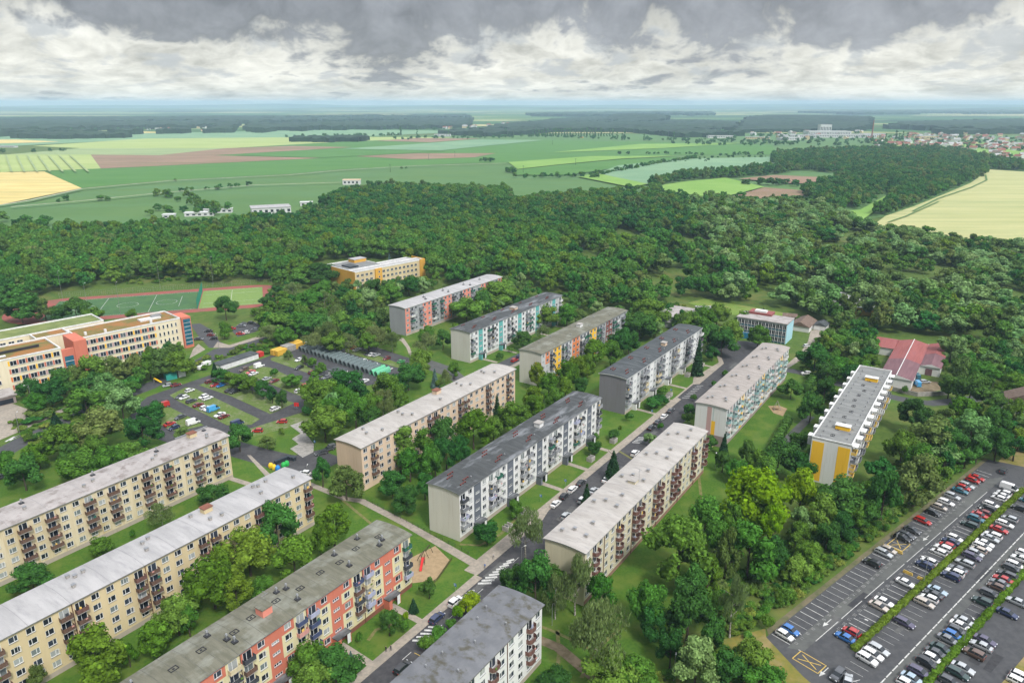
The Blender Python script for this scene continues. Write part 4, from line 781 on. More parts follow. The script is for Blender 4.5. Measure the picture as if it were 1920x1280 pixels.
b = MB(); b.box(30, 40, 8, 12, 15.3, 16.1, M['white']); b.box(36, 41, 9.5, 11.5, 16.11, 17, M['metal']); b.build('roof_plant', SC)
for x, y in ((12, 3), (33, 3), (4, 5)): b = MB(); b.box(-.5, .5, -.5, .5, 0, 1.5, M['white']); b.build('chimney', SC, (x, y, 15.3))
b = MB(); b.box(-40, -16, 2, 2.2, 15.1, 16.3, M['darkmetal']); b.box(-60, -30, -3, -1.5, 15.1, 15.6, M['white']); b.build('roof_plant', SC)
# pavilion beside the forecourt
x, y, _ = G(0, 762); PV = empty('pavilion', (x, y, 0), A56-R(9)); tag(PV, 'low dark pavilion with brown roof beside the paved forecourt at the left edge', 'pavilion')
b = MB(); b.box(-14, 6, 0, 9, 0, 3.4, M['w_mud']); b.build('wall', PV); b = MB(); b.box(-14.5, 6.6, -.6, 9.6, 3.41, 3.9, M['roof_stained']); b.build('roof', PV); b = MB(); b.box(-12, 5, -.12, -.01, .4, 2.4, M['win_dark']); b.build('window', PV)
# yellow school by the forest
l_, r_ = at(337.5, -352.8, -9.5); YS = empty('school', l_, r_); tag(YS, 'ochre and cream school with grey flat roof in front of the forest', 'school')
h = 11.4; wing(YS, 'left_wing', 0, 28, 8.02, 35, h, 'w_gold', 'roof_flat'); wing(YS, 'front_wing', 0, 59, 0, 8, h, 'w_cream', 'roof_pale'); wing(YS, 'front_wing', 28.02, 55, 8.02, 15, h-.1, 'w_cream', 'roof_pale')
b = MB(); b.box(16, 21.5, -1, -.01, 0, h+.3, M['w_gold']); b.build('gold_bay', YS); b = MB(); b.box(55, 59.7, -.7, -.01, 0, h+1, M['w_gold']); b.box(59.12, 59.7, -.009, 14, 0, h+1, M['w_gold']); b.build('gold_bay', YS); b = MB(); b.box(-.12, -.01, -.2, 35, 0, h+.5, M['w_gold']); b.build('gold_wall', YS)
b = MB(); b.box(18, 28, 26, 33, h+.1, h+2.2, M['w_gold']); b.box(17.8, 28.2, 25.8, 33.2, h+2.21, h+2.5, M['roof_pale']); b.build('roof_housing', YS); b = MB(); b.box(6, 13, 14, 24, h+.1, h+1, M['win_dark'], top=M['roof_slate']); b.build('skylight', YS)
for row in range(3):
    z = 1.2+3.5*row
    for k in range(4): bwin(YS, 2.3+k*3.6, 0, z, 2.1, 1.7, (.5,))
    for k in range(9): bwin(YS, 23.5+k*3.5, 0, z, 2.1, 1.7, (.5,))
    bwin(YS, 19, -1, z+.6, 1.2, 1.3, ())
# teal school
l_, r_ = at(377.2, -110.8, -90); TS = empty('school', l_, r_); tag(TS, 'three storey school with teal glazed front and pale blue end wall, behind the taupe-roofed block', 'school')
h = 10.6; b = MB(); b.box(0, 25.5, 0, 13, 0, h, M['w_pastel']); b.build('wall', TS); b = MB(); b.box(-.4, 25.9, -.5, 13.4, h+.01, h+.45, M['roof_stained']); b.box(3, 15, 9, 16, h+.46, h+1.6, M['red_roof']); b.box(6, 12, 9.5, 13, h+1.61, h+2.6, M['white']); b.build('roof', TS)
mat('w_aqua', (.36, .6, .68), (.4, .64, .7), 1, .7); b = MB(); b.box(25.51, 25.7, -.1, 13.1, 0, h, M['w_aqua']); b.build('end_wall', TS)
for row in range(3):
    z = .7+3.35*row
    b = MB(); b.box(.2, 25.3, -.1, -.005, z-.6, z+.35, M['glass_teal']); b.build('spandrel_panel', TS)
    for k in range(14): bwin(TS, 1.3+k*1.78, -.02, z+.36, 1.6, 2.2, (.5,))
b = MB()
for k in range(15): b.box(.35+k*1.78, .5+k*1.78, -.3, -.11, .2, h, M['white'])
b.build('mullions', TS); b = MB(); b.box(3, 8, -1.5, -.35, 0, 3, M['panel_blue']); b.build('entrance_porch', TS)
def simple(name, label, cat, u0, u1, v0, v1, h, wall, roof, group=None, wins=None, over=.3, rot=0):
    l_, r_ = at(u0, v1, rot); o = empty(name, l_, r_); tag(o, label, cat, group); b = MB(); b.box(0, u1-u0, 0, v1-v0, 0, h, M[wall]); b.build('wall', o)
    b = MB(); b.box(-over, u1-u0+over, -over, v1-v0+over, h+.005, h+.25, M[roof]); b.build('roof', o)
    for (x, z, w, hh) in (wins or []): bwin(o, x, 0, z, w, hh, (.5,))
    return o
def ridge(o, x0, x1, y0, y1, z0, z1, m, along='x', wm=None):
    b = MB()
    if along == 'x':
        ym = (y0+y1)/2; b.quad([(x0, y0, z0), (x1, y0, z0), (x1, ym, z1), (x0, ym, z1)], M[m]); b.quad([(x1, y1, z0), (x0, y1, z0), (x0, ym, z1), (x1, ym, z1)], M[m]); b.quad([(x0, y1, z0), (x0, y0, z0), (x0, ym, z1)], M[wm or m]); b.quad([(x1, y0, z0), (x1, y1, z0), (x1, ym, z1)], M[wm or m])
    else:
        xm = (x0+x1)/2; b.quad([(x0, y1, z0), (x0, y0, z0), (xm, y0, z1), (xm, y1, z1)], M[m]); b.quad([(x1, y0, z0), (x1, y1, z0), (xm, y1, z1), (xm, y0, z1)], M[m]); b.quad([(x0, y0, z0), (x1, y0, z0), (xm, y0, z1)], M[wm or m]); b.quad([(x1, y1, z0), (x0, y1, z0), (xm, y1, z1)], M[wm or m])
    return b.build('roof', o)
GB = simple('kindergarten', 'low grey flat roofed pavilion among trees behind the slate-roofed block', 'building', 372, 396, -158, -141, 6, 'w_grey', 'roof_stained', wins=[(2+k*2.4, 3.4, 1.8, 1.5) for k in range(9)])
b = MB()
for z in (3, 6.3): b.box(-.5, .2, 1, 16, z, z+.5, M['white'])
b.build('canopy_strip', GB)
l_, r_ = at(405, -73, 0); BH = empty('bungalow', l_, r_); tag(BH, 'white bungalow with brown hipped roof beyond the pale blue school wall', 'house'); b = MB(); b.box(0, 17, 7, 17, 0, 2.9, M['w_white']); b.box(1, 7, 16, 24, 0, 2.9, M['w_white']); b.build('wall', BH); ridge(BH, -.4, 17.4, 6.6, 17.4, 2.91, 5.4, 'brown_roof'); ridge(BH, .6, 7.4, 12, 24.4, 2.92, 4.6, 'brown_roof', 'y'); bwin(BH, 5, 7, .9, 1.6, 1.3)
l_, r_ = at(413, -73, 0); GR = empty('garage', l_, r_); tag(GR, 'white double garage with slate hipped roof at the top of the driveway', 'garage'); b = MB(); b.box(0, 8, 0, 6.5, 0, 2.7, M['w_white']); b.build('wall', GR); ridge(GR, -.3, 8.3, -.3, 6.8, 2.71, 4.4, 'roof_slate'); b = MB(); b.box(-.05, -.005, .6, 5.8, .1, 2.2, M['white']); b.build('garage_door', GR)
# farmstead with red roofs (origin at u 342, v -23)
l_, r_ = at(342.3, -23.3, 0); FM = empty('farm_building', l_, r_); tag(FM, 'sprawling white farm building with red and maroon metal roofs, upper right', 'farm building')
b = MB(); b.box(0, 60, 0, 12.5, 0, 4.4, M['w_white']); b.box(45, 62, 12.52, 23, 0, 4, M['w_white']); b.box(25, 44, -8.6, -.02, 0, 4.2, M['w_white']); b.box(44.02, 62, -8.6, -.02, 0, 4.2, M['w_white']); b.build('wall', FM)
ridge(FM, -.5, 26, -.5, 13, 4.41, 6, 'maroon_roof', wm='w_white'); ridge(FM, 26.02, 60.5, -.5, 13, 4.41, 6, 'red_roof'); ridge(FM, 44.5, 62.5, 12.9, 23.5, 4.01, 6.1, 'red_roof', 'y'); ridge(FM, 24.5, 43.5, -9, -.4, 4.22, 5.5, 'maroon_roof', wm='w_white'); ridge(FM, 43.52, 62.5, -9, -.4, 4.22, 5.6, 'red_roof')
b = MB(); b.box(-.8, 60.8, 6.1, 6.4, 6.0, 6.12, M['white']); b.build('ridge_cap', FM); b = MB(); b.box(24.9, 24.99, -5.5, -2.8, .05, 3.2, M['maroon_roof']); b.build('barn_door', FM)
WL = MB(); pts = [(337.8, -31), (336, -20), (341, -14), (346, -9.5)]
for i in range(3):
    a, c = Vector(W(*pts[i])), Vector(W(*pts[i+1])); d = (c-a).normalized(); n_ = Vector((-d.y, d.x, 0))*.15; WL.prism([tuple(a-n_)[:2], tuple(c-n_)[:2], tuple(c+n_)[:2], tuple(a+n_)[:2]], 0, 1.9, M['concrete'])
o = WL.build('yard_wall'); tag(o, 'grey concrete wall round the farm yard beside the lane', 'wall')
# garages, containers, shelters
l_, r_ = at(190.8, -291.2, 0); LS = empty('garage_row', l_, r_); tag(LS, 'long low row of garages with dark roof and white doors beside the school street', 'garage'); b = MB(); b.box(0, 21, 0, 5.6, 0, 2.6, M['w_white']); b.build('wall', LS); b = MB(); b.box(-.3, 21.3, -.3, 5.9, 2.61, 2.85, M['roof_slate']); b.build('roof', LS)
for k in range(8): b = MB(); b.box(.25+k*2.6, 2.6+k*2.6, -.05, -.004, .1, 2.2, M['white']); b.build('garage_door', LS)
simple('shed', 'white flat roofed shed standing among parked cars below the tunnel shelters', 'shed', 214, 219.5, -245, -238, 2.8, 'w_white', 'roof_slate')
mat('cont_yellow', (.68, .42, .06), (.6, .36, .05), 1, .6); mat('tarp_teal', (.03, .33, .27), (.04, .28, .24), 1, .6); mat('red_plastic', (.5, .04, .035), None, rough=.5)
def container(label, u, v, L_, Wd, h, m, rot=0, group=None, nm='container', cat='container'):
    l_, r_ = at(u, v, rot); o = empty(nm, l_, r_); tag(o, label, cat, group); b = MB(); b.box(0, L_, 0, Wd, .12, h, M[m]); b.build('body', o); b = MB()
    for k in range(int(L_/.6)): b.box(.15+k*.6, .4+k*.6, -.05, -.003, .25, h-.15, M[m])
    b.build('ribs', o); b = MB(); b.box(-.03, L_+.03, -.03, Wd+.03, h+.003, h+.12, M[m]); b.build('lid', o); return o
container('yellow container nearest the long garage row', 218.6, -288.5, 6, 2.5, 2.6, 'cont_yellow', 0); container('yellow container second from the garage row, next to the grey canopy', 218.9, -285.8, 6, 2.5, 2.6, 'cont_yellow', 0)
container('pale grey container between the yellow containers', 225.3, -286.6, 5.6, 5.2, 2.8, 'concrete', 0); container('yellow container at the head of the row of tunnel shelters', 231.4, -287.2, 6, 2.5, 2.6, 'cont_yellow', 0); container('yellow container set back behind the head of the shelter row', 231.6, -290.4, 6, 2.5, 2.6, 'cont_yellow', 0)
container('red plastic container at the end of the long garage row', 213.2, -292, 2.6, 2.8, 2.2, 'red_plastic', 5)
l_, r_ = at(169.3, -300.2, -15); o = empty('market_tent', l_, r_); tag(o, 'teal tarpaulin tent standing beside the parking ground', 'tent'); b = MB(); b.box(0, 4.6, 0, 4, 0, 2.4, M['tarp_teal']); b.build('side_sheet', o); ridge(o, -.1, 4.7, -.1, 4.1, 2.41, 3.2, 'tarp_teal')
l_, r_ = at(174.6, -299.5, -15); o = empty('market_tent', l_, r_); tag(o, 'white tarpaulin tent touching the teal tent', 'tent'); b = MB(); b.box(0, 3.2, 0, 4, 0, 2.7, M['white']); b.build('side_sheet', o); ridge(o, -.1, 3.3, -.1, 4.1, 2.71, 3.3, 'white')
mat('corr_dark', (.08, .11, .11), (.16, .2, .2), 2, .55, 0, 'Object', stretch=(4, .4, 1)); mat('corr_green', (.12, .45, .25), (.16, .5, .3), 2, .5)
def tunnel(m):
    b = MB(); n = 10; L_ = 8.6; k = 14
    for j in range(k):
        xa, xb = L_*j/k, L_*(j+1)/k; r = 1.1+(.04 if j % 2 else 0)
        for i in range(n):
            t0, t1 = math.pi*i/n, math.pi*(i+1)/n; P = lambda x, t: (x, r*math.cos(t), .6+1.9*math.sin(t)*(r/1.1)); b.quad([P(xa, t0), P(xb, t0), P(xb, t1), P(xa, t1)], M[m])
        b.quad([(xa, r, 0), (xb, r, 0), (xb, r, .6), (xa, r, .6)], M[m]); b.quad([(xb, -r, 0), (xa, -r, 0), (xa, -r, .6), (xb, -r, .6)], M[m])
    sh = b.mesh('cover'); e = MB(); e.quad([(8.5, 1.1*math.cos(math.pi*i/n), .6+1.88*math.sin(math.pi*i/n)) for i in range(n+1)]+[(8.5, -1.1, 0), (8.5, 1.1, 0)][::1], M[m]); e2 = MB()
    for i in range(n):
        t0, t1 = math.pi*i/n, math.pi*(i+1)/n; e2.quad([(-.05, 1.0*math.cos(t0), .6+1.78*math.sin(t0)), (-.05, 1.18*math.cos(t0), .6+2.0*math.sin(t0)), (-.05, 1.18*math.cos(t1), .6+2.0*math.sin(t1)), (-.05, 1.0*math.cos(t1), .6+1.78*math.sin(t1))], M['metal'])
    return sh, e.mesh('end_wall'), e2.mesh('rim')
TD, TG = tunnel('corr_dark'), tunnel('corr_green')
for k in range(19):
    s = k/18; u = 230.5-5.0*s+rs.uniform(-.2, .2); v = -283.5+57*s; l_, r_ = at(u, v, 0); o = empty('tunnel_shelter', l_, r_); T_ = TG if k > 16 else TD
    tag(o, (f'dark green corrugated tunnel garage, {ORD[k]} from the yellow containers' if k < 17 else ('bright green tunnel garage next to the dark ones' if k == 17 else 'bright green tunnel garage at the far end of the row')), 'tunnel garage', 'tunnel garages in the parking ground')
    inst('cover', T_[0], o); inst('end_wall', T_[1], o); inst('rim', T_[2], o)
# distant halls and houses in front of the fields
def hall(px, py, L_, Wd, h, ang, label, wall='far_white', roof='far_white', nm='hall', cat='building', rg=False):
    x, y, _ = G(px, py); o = empty(nm, (x, y, 0), R(ang)); tag(o, label, cat); b = MB(); b.box(-L_/2, L_/2, -Wd/2, Wd/2, 0, h, M[wall]); b.build('wall', o)
    if rg: ridge(o, -L_/2-.5, L_/2+.5, -Wd/2-.5, Wd/2+.5, h+.01, h+Wd*.28, roof)
    else: b = MB(); b.box(-L_/2-.5, L_/2+.5, -Wd/2-.5, Wd/2+.5, h+.01, h+.6, M[roof]); b.build('roof', o)
    b = MB()
    for k in range(int(L_/6)): b.box(-L_/2+2+k*6, -L_/2+5+k*6, -Wd/2-.06, -Wd/2-.01, h*.35, h*.75, M['win_dark'])
    b.build('window', o); return o
hall(508, 399, 42, 26, 7, 22, 'white hall with flat roof at the edge of the fields', roof='roof_pale'); hall(375, 405, 30, 9, 4, 12, 'long white shed left of the white hall, nearer end'); hall(410, 399, 30, 9, 4.5, 12, 'long white shed left of the white hall, farther end')
hall(575, 386, 14, 9, 4.5, 10, 'small white building right of the white hall'); hall(268, 437, 20, 11, 7, 30, 'house with red tiled roof in the edge of the forest', 'w_cream', 'far_red', 'house', 'house', True); hall(318, 409, 12, 8, 4, 10, 'small white shed by the field edge above the red-roofed house')
hall(660, 346, 26, 14, 7, 5, 'white farm building by the field with pink roof', roof='w_peach'); hall(740, 386, 24, 12, 6, 5, 'low pale building showing above the tree tops, middle of the forest', roof='roof_pale'); hall(1585, 572, 24, 14, 5.5, -35, 'pale shed roof showing through the trees behind the driveway', roof='roof_pale'); hall(1618, 588, 10, 7, 4, -35, 'small yellow hut beside the pale shed roof', 'cont_yellow', 'white', 'hut', 'hut')
hall(1918, 778, 9, 14, 7, 60, 'white house with dark roof cut by the right edge', 'w_white', 'brown_roof', 'house', 'house', True)
hall(1322, 836, 9, 5, 2.3, 56, 'low brick garage with flat red roof between ivory and taupe-roofed blocks', 'w_cream', 'red_roof', 'garage', 'garage')
hall(1330, 592, 14, 10, 4, 0, 'small blue-grey hut beside the grey pavilion', 'w_slate', 'roof_pale', 'hut', 'hut'); hall(1480, 601, 7, 5, 3, -20, 'brown wooden garden hut on the meadow edge', 'brown_roof', 'brown_roof', 'hut', 'hut', True)
# far towns
HM = {}
for wn, wc in (('white', 'far_white'), ('cream', 'w_cream')):
    for rn, rc in (('red', 'far_red'), ('brown', 'brown_roof'), ('grey', 'roof_pale')):
        b = MB(); b.box(-6, 6, -4.5, 4.5, 0, 5.5, M[wc]); wm_ = b.mesh('wall'); b = MB(); b.quad([(-6.4, -5, 5.5), (6.4, -5, 5.5), (6.4, 0, 9), (-6.4, 0, 9)], M[rc]); b.quad([(6.4, 5, 5.5), (-6.4, 5, 5.5), (-6.4, 0, 9), (6.4, 0, 9)], M[rc]); b.quad([(-6.4, 5, 5.5), (-6.4, -5, 5.5), (-6.4, 0, 9)], M[wc]); b.quad([(6.4, -5, 5.5), (6.4, 5, 5.5), (6.4, 0, 9)], M[wc]); HM[(wn, rn)] = (wm_, b.mesh('roof'))
def town(n, poly, seed, where, smin=1, smax=1.6):
    acc = {}; r = random.Random(seed); xs = [p[0] for p in poly]; ys = [p[1] for p in poly]; c = 0
    while c < n:
        px, py = r.uniform(min(xs), max(xs)), r.uniform(min(ys), max(ys))
        if not inpoly(px, py, poly): continue
        x, y, _ = G(px, py); k = (r.choice(['white', 'white', 'cream']), r.choice(['red', 'red', 'brown', 'grey'])); a, b2 = HM[k]; s = r.uniform(smin, smax)
        o = empty('house', (x, y, 0), r.uniform(0, 3.1)); o.scale = (s, s, s*.9); tag(o, f'tiny {k[0]} house, {k[1]} roof, {where}', 'house', f'{k[0]} houses with {k[1]} roofs {where}'); inst('wall', a, o); inst('roof', b2, o); c += 1; acc.setdefault(k, []).append((x/y, o))
    for q in acc.values(): rank_labels(q, 0)
town(165, [(1640, 258), (1700, 252), (1930, 254), (1930, 284), (1800, 284), (1640, 276)], 1, 'distant right-hand town'); town(45, [(1380, 243), (1500, 242), (1640, 250), (1640, 262), (1400, 262)], 2, 'town behind the wooded hill')
town(16, [(1850, 288), (1930, 286), (1930, 306), (1860, 302)], 3, 'hamlet right of the hill'); town(26, [(20, 243), (420, 240), (420, 248), (20, 250)], 4, 'far left village', 1, 1.4); town(28, [(700, 238), (840, 236), (1180, 226), (1190, 232), (860, 243)], 5, 'far middle village', 1.2, 2)
rh = random.Random(9)
for i, (px, py, L_, Wd, h, m) in enumerate([(1550, 254, 160, 60, 16, 'far_white'), (1580, 258, 220, 50, 11, 'far_white'), (1500, 258, 120, 40, 9, 'far_white'), (1478, 263, 70, 30, 8, 'far_white'), (1420, 261, 80, 25, 7, 'w_cream'), (1350, 259, 90, 30, 8, 'far_white'), (1635, 256, 90, 30, 10, 'far_white'), (1210, 247, 240, 60, 8, 'far_white'), (1140, 246, 130, 50, 7, 'far_white'), (1270, 247, 90, 30, 8, 'w_cream'), (1090, 259, 14, 6, 5, 'cont_yellow'), (830, 256, 60, 18, 8, 'far_white'), (1735, 262, 60, 25, 12, 'w_cream'), (1690, 270, 50, 20, 7, 'far_red'), (1790, 272, 70, 20, 7, 'far_red'), (10, 276.5, 70, 12, 4, 'far_white'), (1545, 250, 44, 40, 34, 'far_white'), (960, 243, 40, 14, 8, 'far_white')]):
    kind = ['wide', 'long', 'low', 'small', 'short', 'narrow'][i % 6]
    hall(px, py, L_, Wd, h, rh.uniform(-12, 12), f'{kind} distant {dict(far_white="white", w_cream="cream", cont_yellow="yellow", far_red="red")[m]} industrial hall, {ORD[i]} of the far halls' if True else '', m, 'roof_pale' if m != 'far_red' else 'far_red', 'industrial_hall', 'hall')
b = MB(); x, y, _ = G(1634, 260); b.tube((0, 0, 0), (0, 0, 62), 3, 1.6, M['far_red'], 8); o = b.build('chimney_tower', None, (x, y, 0)); tag(o, 'tall thin red and white chimney above the distant town', 'chimney')
# ------------------------------------------------------------------ street furniture
def lampmesh(h, arm=1.2):
    b = MB(); b.tube((0, 0, 0), (0, 0, h), .09, .06, M['metal'], 6); b.tube((0, 0, h-.05), (arm, 0, h+.15), .04, .04, M['metal'], 5); p = b.mesh('pole'); b = MB(); b.box(arm-.1, arm+.6, -.13, .13, h+.1, h+.22, M['white']); return p, b.mesh('lamp_head')
LM8, LM6, LM18 = lampmesh(8), lampmesh(6, .8), lampmesh(19, .6)
for i, (px, py, mm, lb) in enumerate([(1731, 1094, LM8, 'tall lamp post in the left hedge beside the empty bays'), (1602, 1212, LM8, 'lamp post at the near end of the left car park hedge'), (1834, 996, LM8, 'lamp post in the left hedge next to the dark green estate car'), (1806, 1207, LM8, 'lamp post in the right hedge beside the blue hatchback'), (1906, 1092, LM8, 'lamp post in the right hedge beside the red car'), (1914, 922, LM8, 'lamp post at the far end of the left car park hedge'),
    (1035, 1172, LM6, 'slim lamp post beside the footpath right of the moss-edged roof'), (37, 812, LM8, 'lamp post on the forecourt pavement at the left'), (60, 755, LM8, 'double lamp post beside the trees below the cream school'), (1341, 877, LM6, 'lamp post on the lawn beside the ivory block far end'), (411, 655, LM8, 'lamp post at the junction below the school car park'), (978, 1062, LM6, 'lamp post beside the birch at the street junction'), (578, 905, LM6, 'lamp post in the yard before the peach block'), (1263, 1275, LM6, 'short white lamp at the bottom edge beside the dirt path')]):
    x, y, _ = G(px, py); o = empty('street_lamp', (x, y, 0), rh.uniform(0, 6)); tag(o, lb, 'street lamp'); inst('pole', mm[0], o); inst('lamp_head', mm[1], o)
for i, (px, py) in enumerate([(118, 563), (301, 542), (400, 533), (167, 590), (226, 588)]):
    x, y, _ = G(px, py); o = empty('floodlight_mast', (x, y, 0), 0); tag(o, f'thin floodlight mast beside the sports ground, {ORD[i]} counted from the far left corner', 'floodlight'); inst('pole', LM18[0], o); inst('lamp_head', LM18[1], o)
mat('sign_blue', (.02, .16, .45), None, rough=.4); mat('red_paint', (.6, .03, .03), None, rough=.4)
for i, (px, py, lb) in enumerate([(854, 1110, 'on the lawn by the coral block'), (1014, 941, 'on the lawn by the near steps of the slate-striped block'), (1060, 912, 'on the lawn between two paths of the slate-striped block'), (1258, 740, 'on the lawn before the mauve-grey block'), (1222, 780, 'beside the shrubs near the mauve-grey gable'), (591, 838, 'beside the dark yard near the concrete steps')]):
    x, y, _ = G(px, py); o = empty('parking_sign', (x, y, 0), A56+math.pi); tag(o, 'blue parking sign '+lb, 'sign'); b = MB(); b.tube((0, 0, 0), (0, 0, 2.7), .04, .04, M['metal'], 6); b.build('post', o); b = MB(); b.box(.06, .1, -.38, .38, 1.9, 2.7, M['sign_blue']); pl = b.build('sign_plate', o)
    b = MB(); b.box(.101, .11, -.22, -.12, 2.0, 2.6, M['white']); b.box(.101, .11, -.119, .14, 2.5, 2.6, M['white']); b.box(.101, .11, -.119, .14, 2.24, 2.33, M['white']); b.box(.101, .11, .05, .14, 2.331, 2.499, M['white']); b.build('letter', pl)
# bin row and recycling bells
mat('bin_dark', (.03, .04, .05), None, rough=.4); mat('bell_yellow', (.75, .5, .03), None, rough=.4); mat('bell_blue', (.02, .22, .6), None, rough=.4); mat('bell_green', (.03, .4, .08), None, rough=.4)
b = MB(); b.box(-.65, .65, -.5, .5, .12, 1.15, M['bin_dark']); BN = b.mesh('body'); b = MB(); b.box(-.7, .7, -.55, .55, 1.151, 1.3, M['bin_dark']); BL = b.mesh('lid')
for i in range(7):
    x, y, _ = G(519+i*5.4, 869-i*2.2+(i > 4)*(i-4)*3.5, 0); o = empty('waste_container', (x, y, 0), A56+rh.uniform(-.2, .2)); tag(o, f'dark wheeled waste container, {ORD[i]} from the yellow bells in the yard row', 'waste container', 'dark waste containers in the yard'); inst('body', BN, o); inst('lid', BL, o)
for i, (px, py, m_, lb) in enumerate([(508, 876, 'bell_yellow', 'yellow recycling bell, leftmost of the coloured ones'), (514, 879, 'bell_yellow', 'yellow recycling bell next to the blue one'), (521, 881, 'bell_blue', 'blue recycling bell in the yard'), (532, 875, 'bell_green', 'green recycling bell nearest the blue one'), (538, 872, 'bell_green', 'green recycling bell farthest from the blue one')]):
    x, y, _ = G(px, py); o = empty('recycling_bell', (x, y, 0)); tag(o, lb, 'recycling bin'); b = MB(); n = 10
    pr = [(.75, 0), (.85, .7), (.8, 1.2), (.5, 1.65), (.15, 1.8)]
    for (r0, z0), (r1, z1) in zip(pr[:-1], pr[1:]): b.tube((0, 0, z0), (0, 0, z1), r0, r1, M[m_], 10, cap=(z1 == 1.8))
    b.build('shell', o)
def enclosure(u, v, lb):
    l_, r_ = at(u, v); o = empty('bin_enclosure', l_, r_); tag(o, lb, 'bin enclosure'); b = MB(); b.box(0, 2.6, 0, .2, 0, 1.6, M['slab']); b.box(0, .2, .201, 2, 0, 1.6, M['slab']); b.box(2.4, 2.6, .201, 2, 0, 1.6, M['slab']); b.box(1.2, 1.35, .201, 2, 0, 1.6, M['slab']); b.build('wall', o); b = MB(); b.box(.3, 1.1, .5, 1.3, 0, 1.2, M['bin_dark']); b.build('bin', o)
for u, v, lb in ((153.5, -105, 'concrete bin enclosure by the near lawn of the slate-striped block'), (162, -105.2, 'concrete bin enclosure beside the steps and the birch'), (205.5, -105.5, 'concrete bin enclosure by the street bend'), (223, -105.5, 'concrete bin enclosure below the far lawn of the slate-striped block'), (272, -105.5, 'grey bin enclosure nearest the shrubs of the mauve-grey block'), (276.5, -106, 'grey bin enclosure second from the shrubs of the mauve-grey block'), (303.5, -108.5, 'grey bin enclosure by the middle lawn of the mauve-grey block'), (320, -108, 'grey bin enclosure near the spruce')): enclosure(u, v, lb)
# playground
x, y, _ = W(125, -113.5); o = empty('slide', (x, y, 0), A56+.5); tag(o, 'red playground slide on the sand beside the coral block', 'slide'); b = MB(); b.quad([(0, -.3, .3), (0, .3, .3), (3, .3, 1.9), (3, -.3, 1.9)], M['red_paint']); b.box(3.0, 4, -.45, .45, 1.8, 1.9, M['red_paint']); b.quad([(0, -.33, .3), (3, -.33, 1.9), (3, -.33, 2.2), (0, -.33, .6)], M['red_paint']); b.quad([(0, .33, .3), (0, .33, .6), (3, .33, 2.2), (3, .33, 1.9)], M['red_paint']); b.build('chute', o); b = MB(); [b.box(xx, xx+.1, yy, yy+.1, 0, 2.9, M['bark']) for xx in (3.05, 3.85) for yy in (-.42, .34)]; b.build('tower_frame', o)
x, y, _ = W(128.5, -116.5); o = empty('climbing_frame', (x, y, 0), A56+.2); tag(o, 'brown wooden climbing frame on the sand beside the red slide', 'climbing frame'); b = MB()
for s in (0, 2.5, 5): b.tube((s, -1.1, 0), (s, 0, 2.3), .08, .08, M['bark']); b.tube((s, 1.1, 0), (s, 0, 2.3), .08, .08, M['bark'])
b.tube((0, 0, 2.3), (5, 0, 2.3), .08, .08, M['bark']); b.build('frame', o)
x, y, _ = G(1456, 768); o = empty('climbing_frame', (x, y, 0)); tag(o, 'pale wooden play frame on the sand behind the colourful block', 'climbing frame'); b = MB(); [b.tube((a, c, 0), (0, 0, 4), .1, .06, M['slab']) for a in (-1.5, 1.5) for c in (-1, 1)]; b.box(-1.2, 1.2, -.9, .9, 1, 1.12, M['sand']); b.build('frame', o)
# fences
def fence(name, pts, h, step, lb, m='metal', rails=3, cat='fence', mesh=None):
    b = MB(); P = [Vector((p[0], p[1], 0)) for p in pts]
    ps = MB()
    for i in range(len(P)-1):
        d = P[i+1]-P[i]; n = max(1, int(d.length/step))
        for k in range(n+(i == len(P)-2)): q = P[i]+d*k/n; ps.tube(q, q+Vector((0, 0, h)), .05, .05, M[m], 5)
        for r in range(rails): z = h*(r+1)/rails-.03; b.tube(P[i]+Vector((0, 0, z)), P[i+1]+Vector((0, 0, z)), .025, .025, M[m], 4, cap=False)
        if mesh:
            nn = Vector((-d.normalized().y, d.normalized().x, 0))*.03
            k = int(d.length/1.1)
            for q in range(k): a = P[i]+d*q/k; b.tube(a+Vector((0, 0, .05)), a+Vector((0, 0, h)), mesh, mesh, M[m], 3, cap=False)
    o = empty(name, tuple(P[0])); tag(o, lb, cat); q = b.build('mesh_wire', o); q.location = -P[0]; q2 = ps.build('posts', o); q2.location = -P[0]
fence('chain_link_fence', [P_(-8, -27), P_(30, -25.5), P_(60, -23.5), P_(95, -22)], 1.9, 2.6, 'thin grey wire fence running along the bank above the car park', mesh=.02)
fence('ball_net', [SP(-.6, -1), SP(-.6, 47)], 6, 5, 'teal green ball net between the two sports pitches', 'net', 5, 'net', .09)
fence('chain_link_fence', [SP(-86, 55.5), SP(60, 55.5)], 3.5, 6, 'tall wire fence along the far side of the running track', mesh=.02)
fence('railing', us([(143.9, -154), (141.3, -133), (138.6, -108)]), 1.1, 2.5, 'dark railing beside the diagonal footpath between coral and slate-striped blocks', 'darkmetal', 2)
fence('playground_fence', us([(119.8, -107.6), (124.5, -107.4), (133.8, -110)]), 1.0, .5, 'brown board fence at the edge of the playground sand', 'frame_dark', 3)
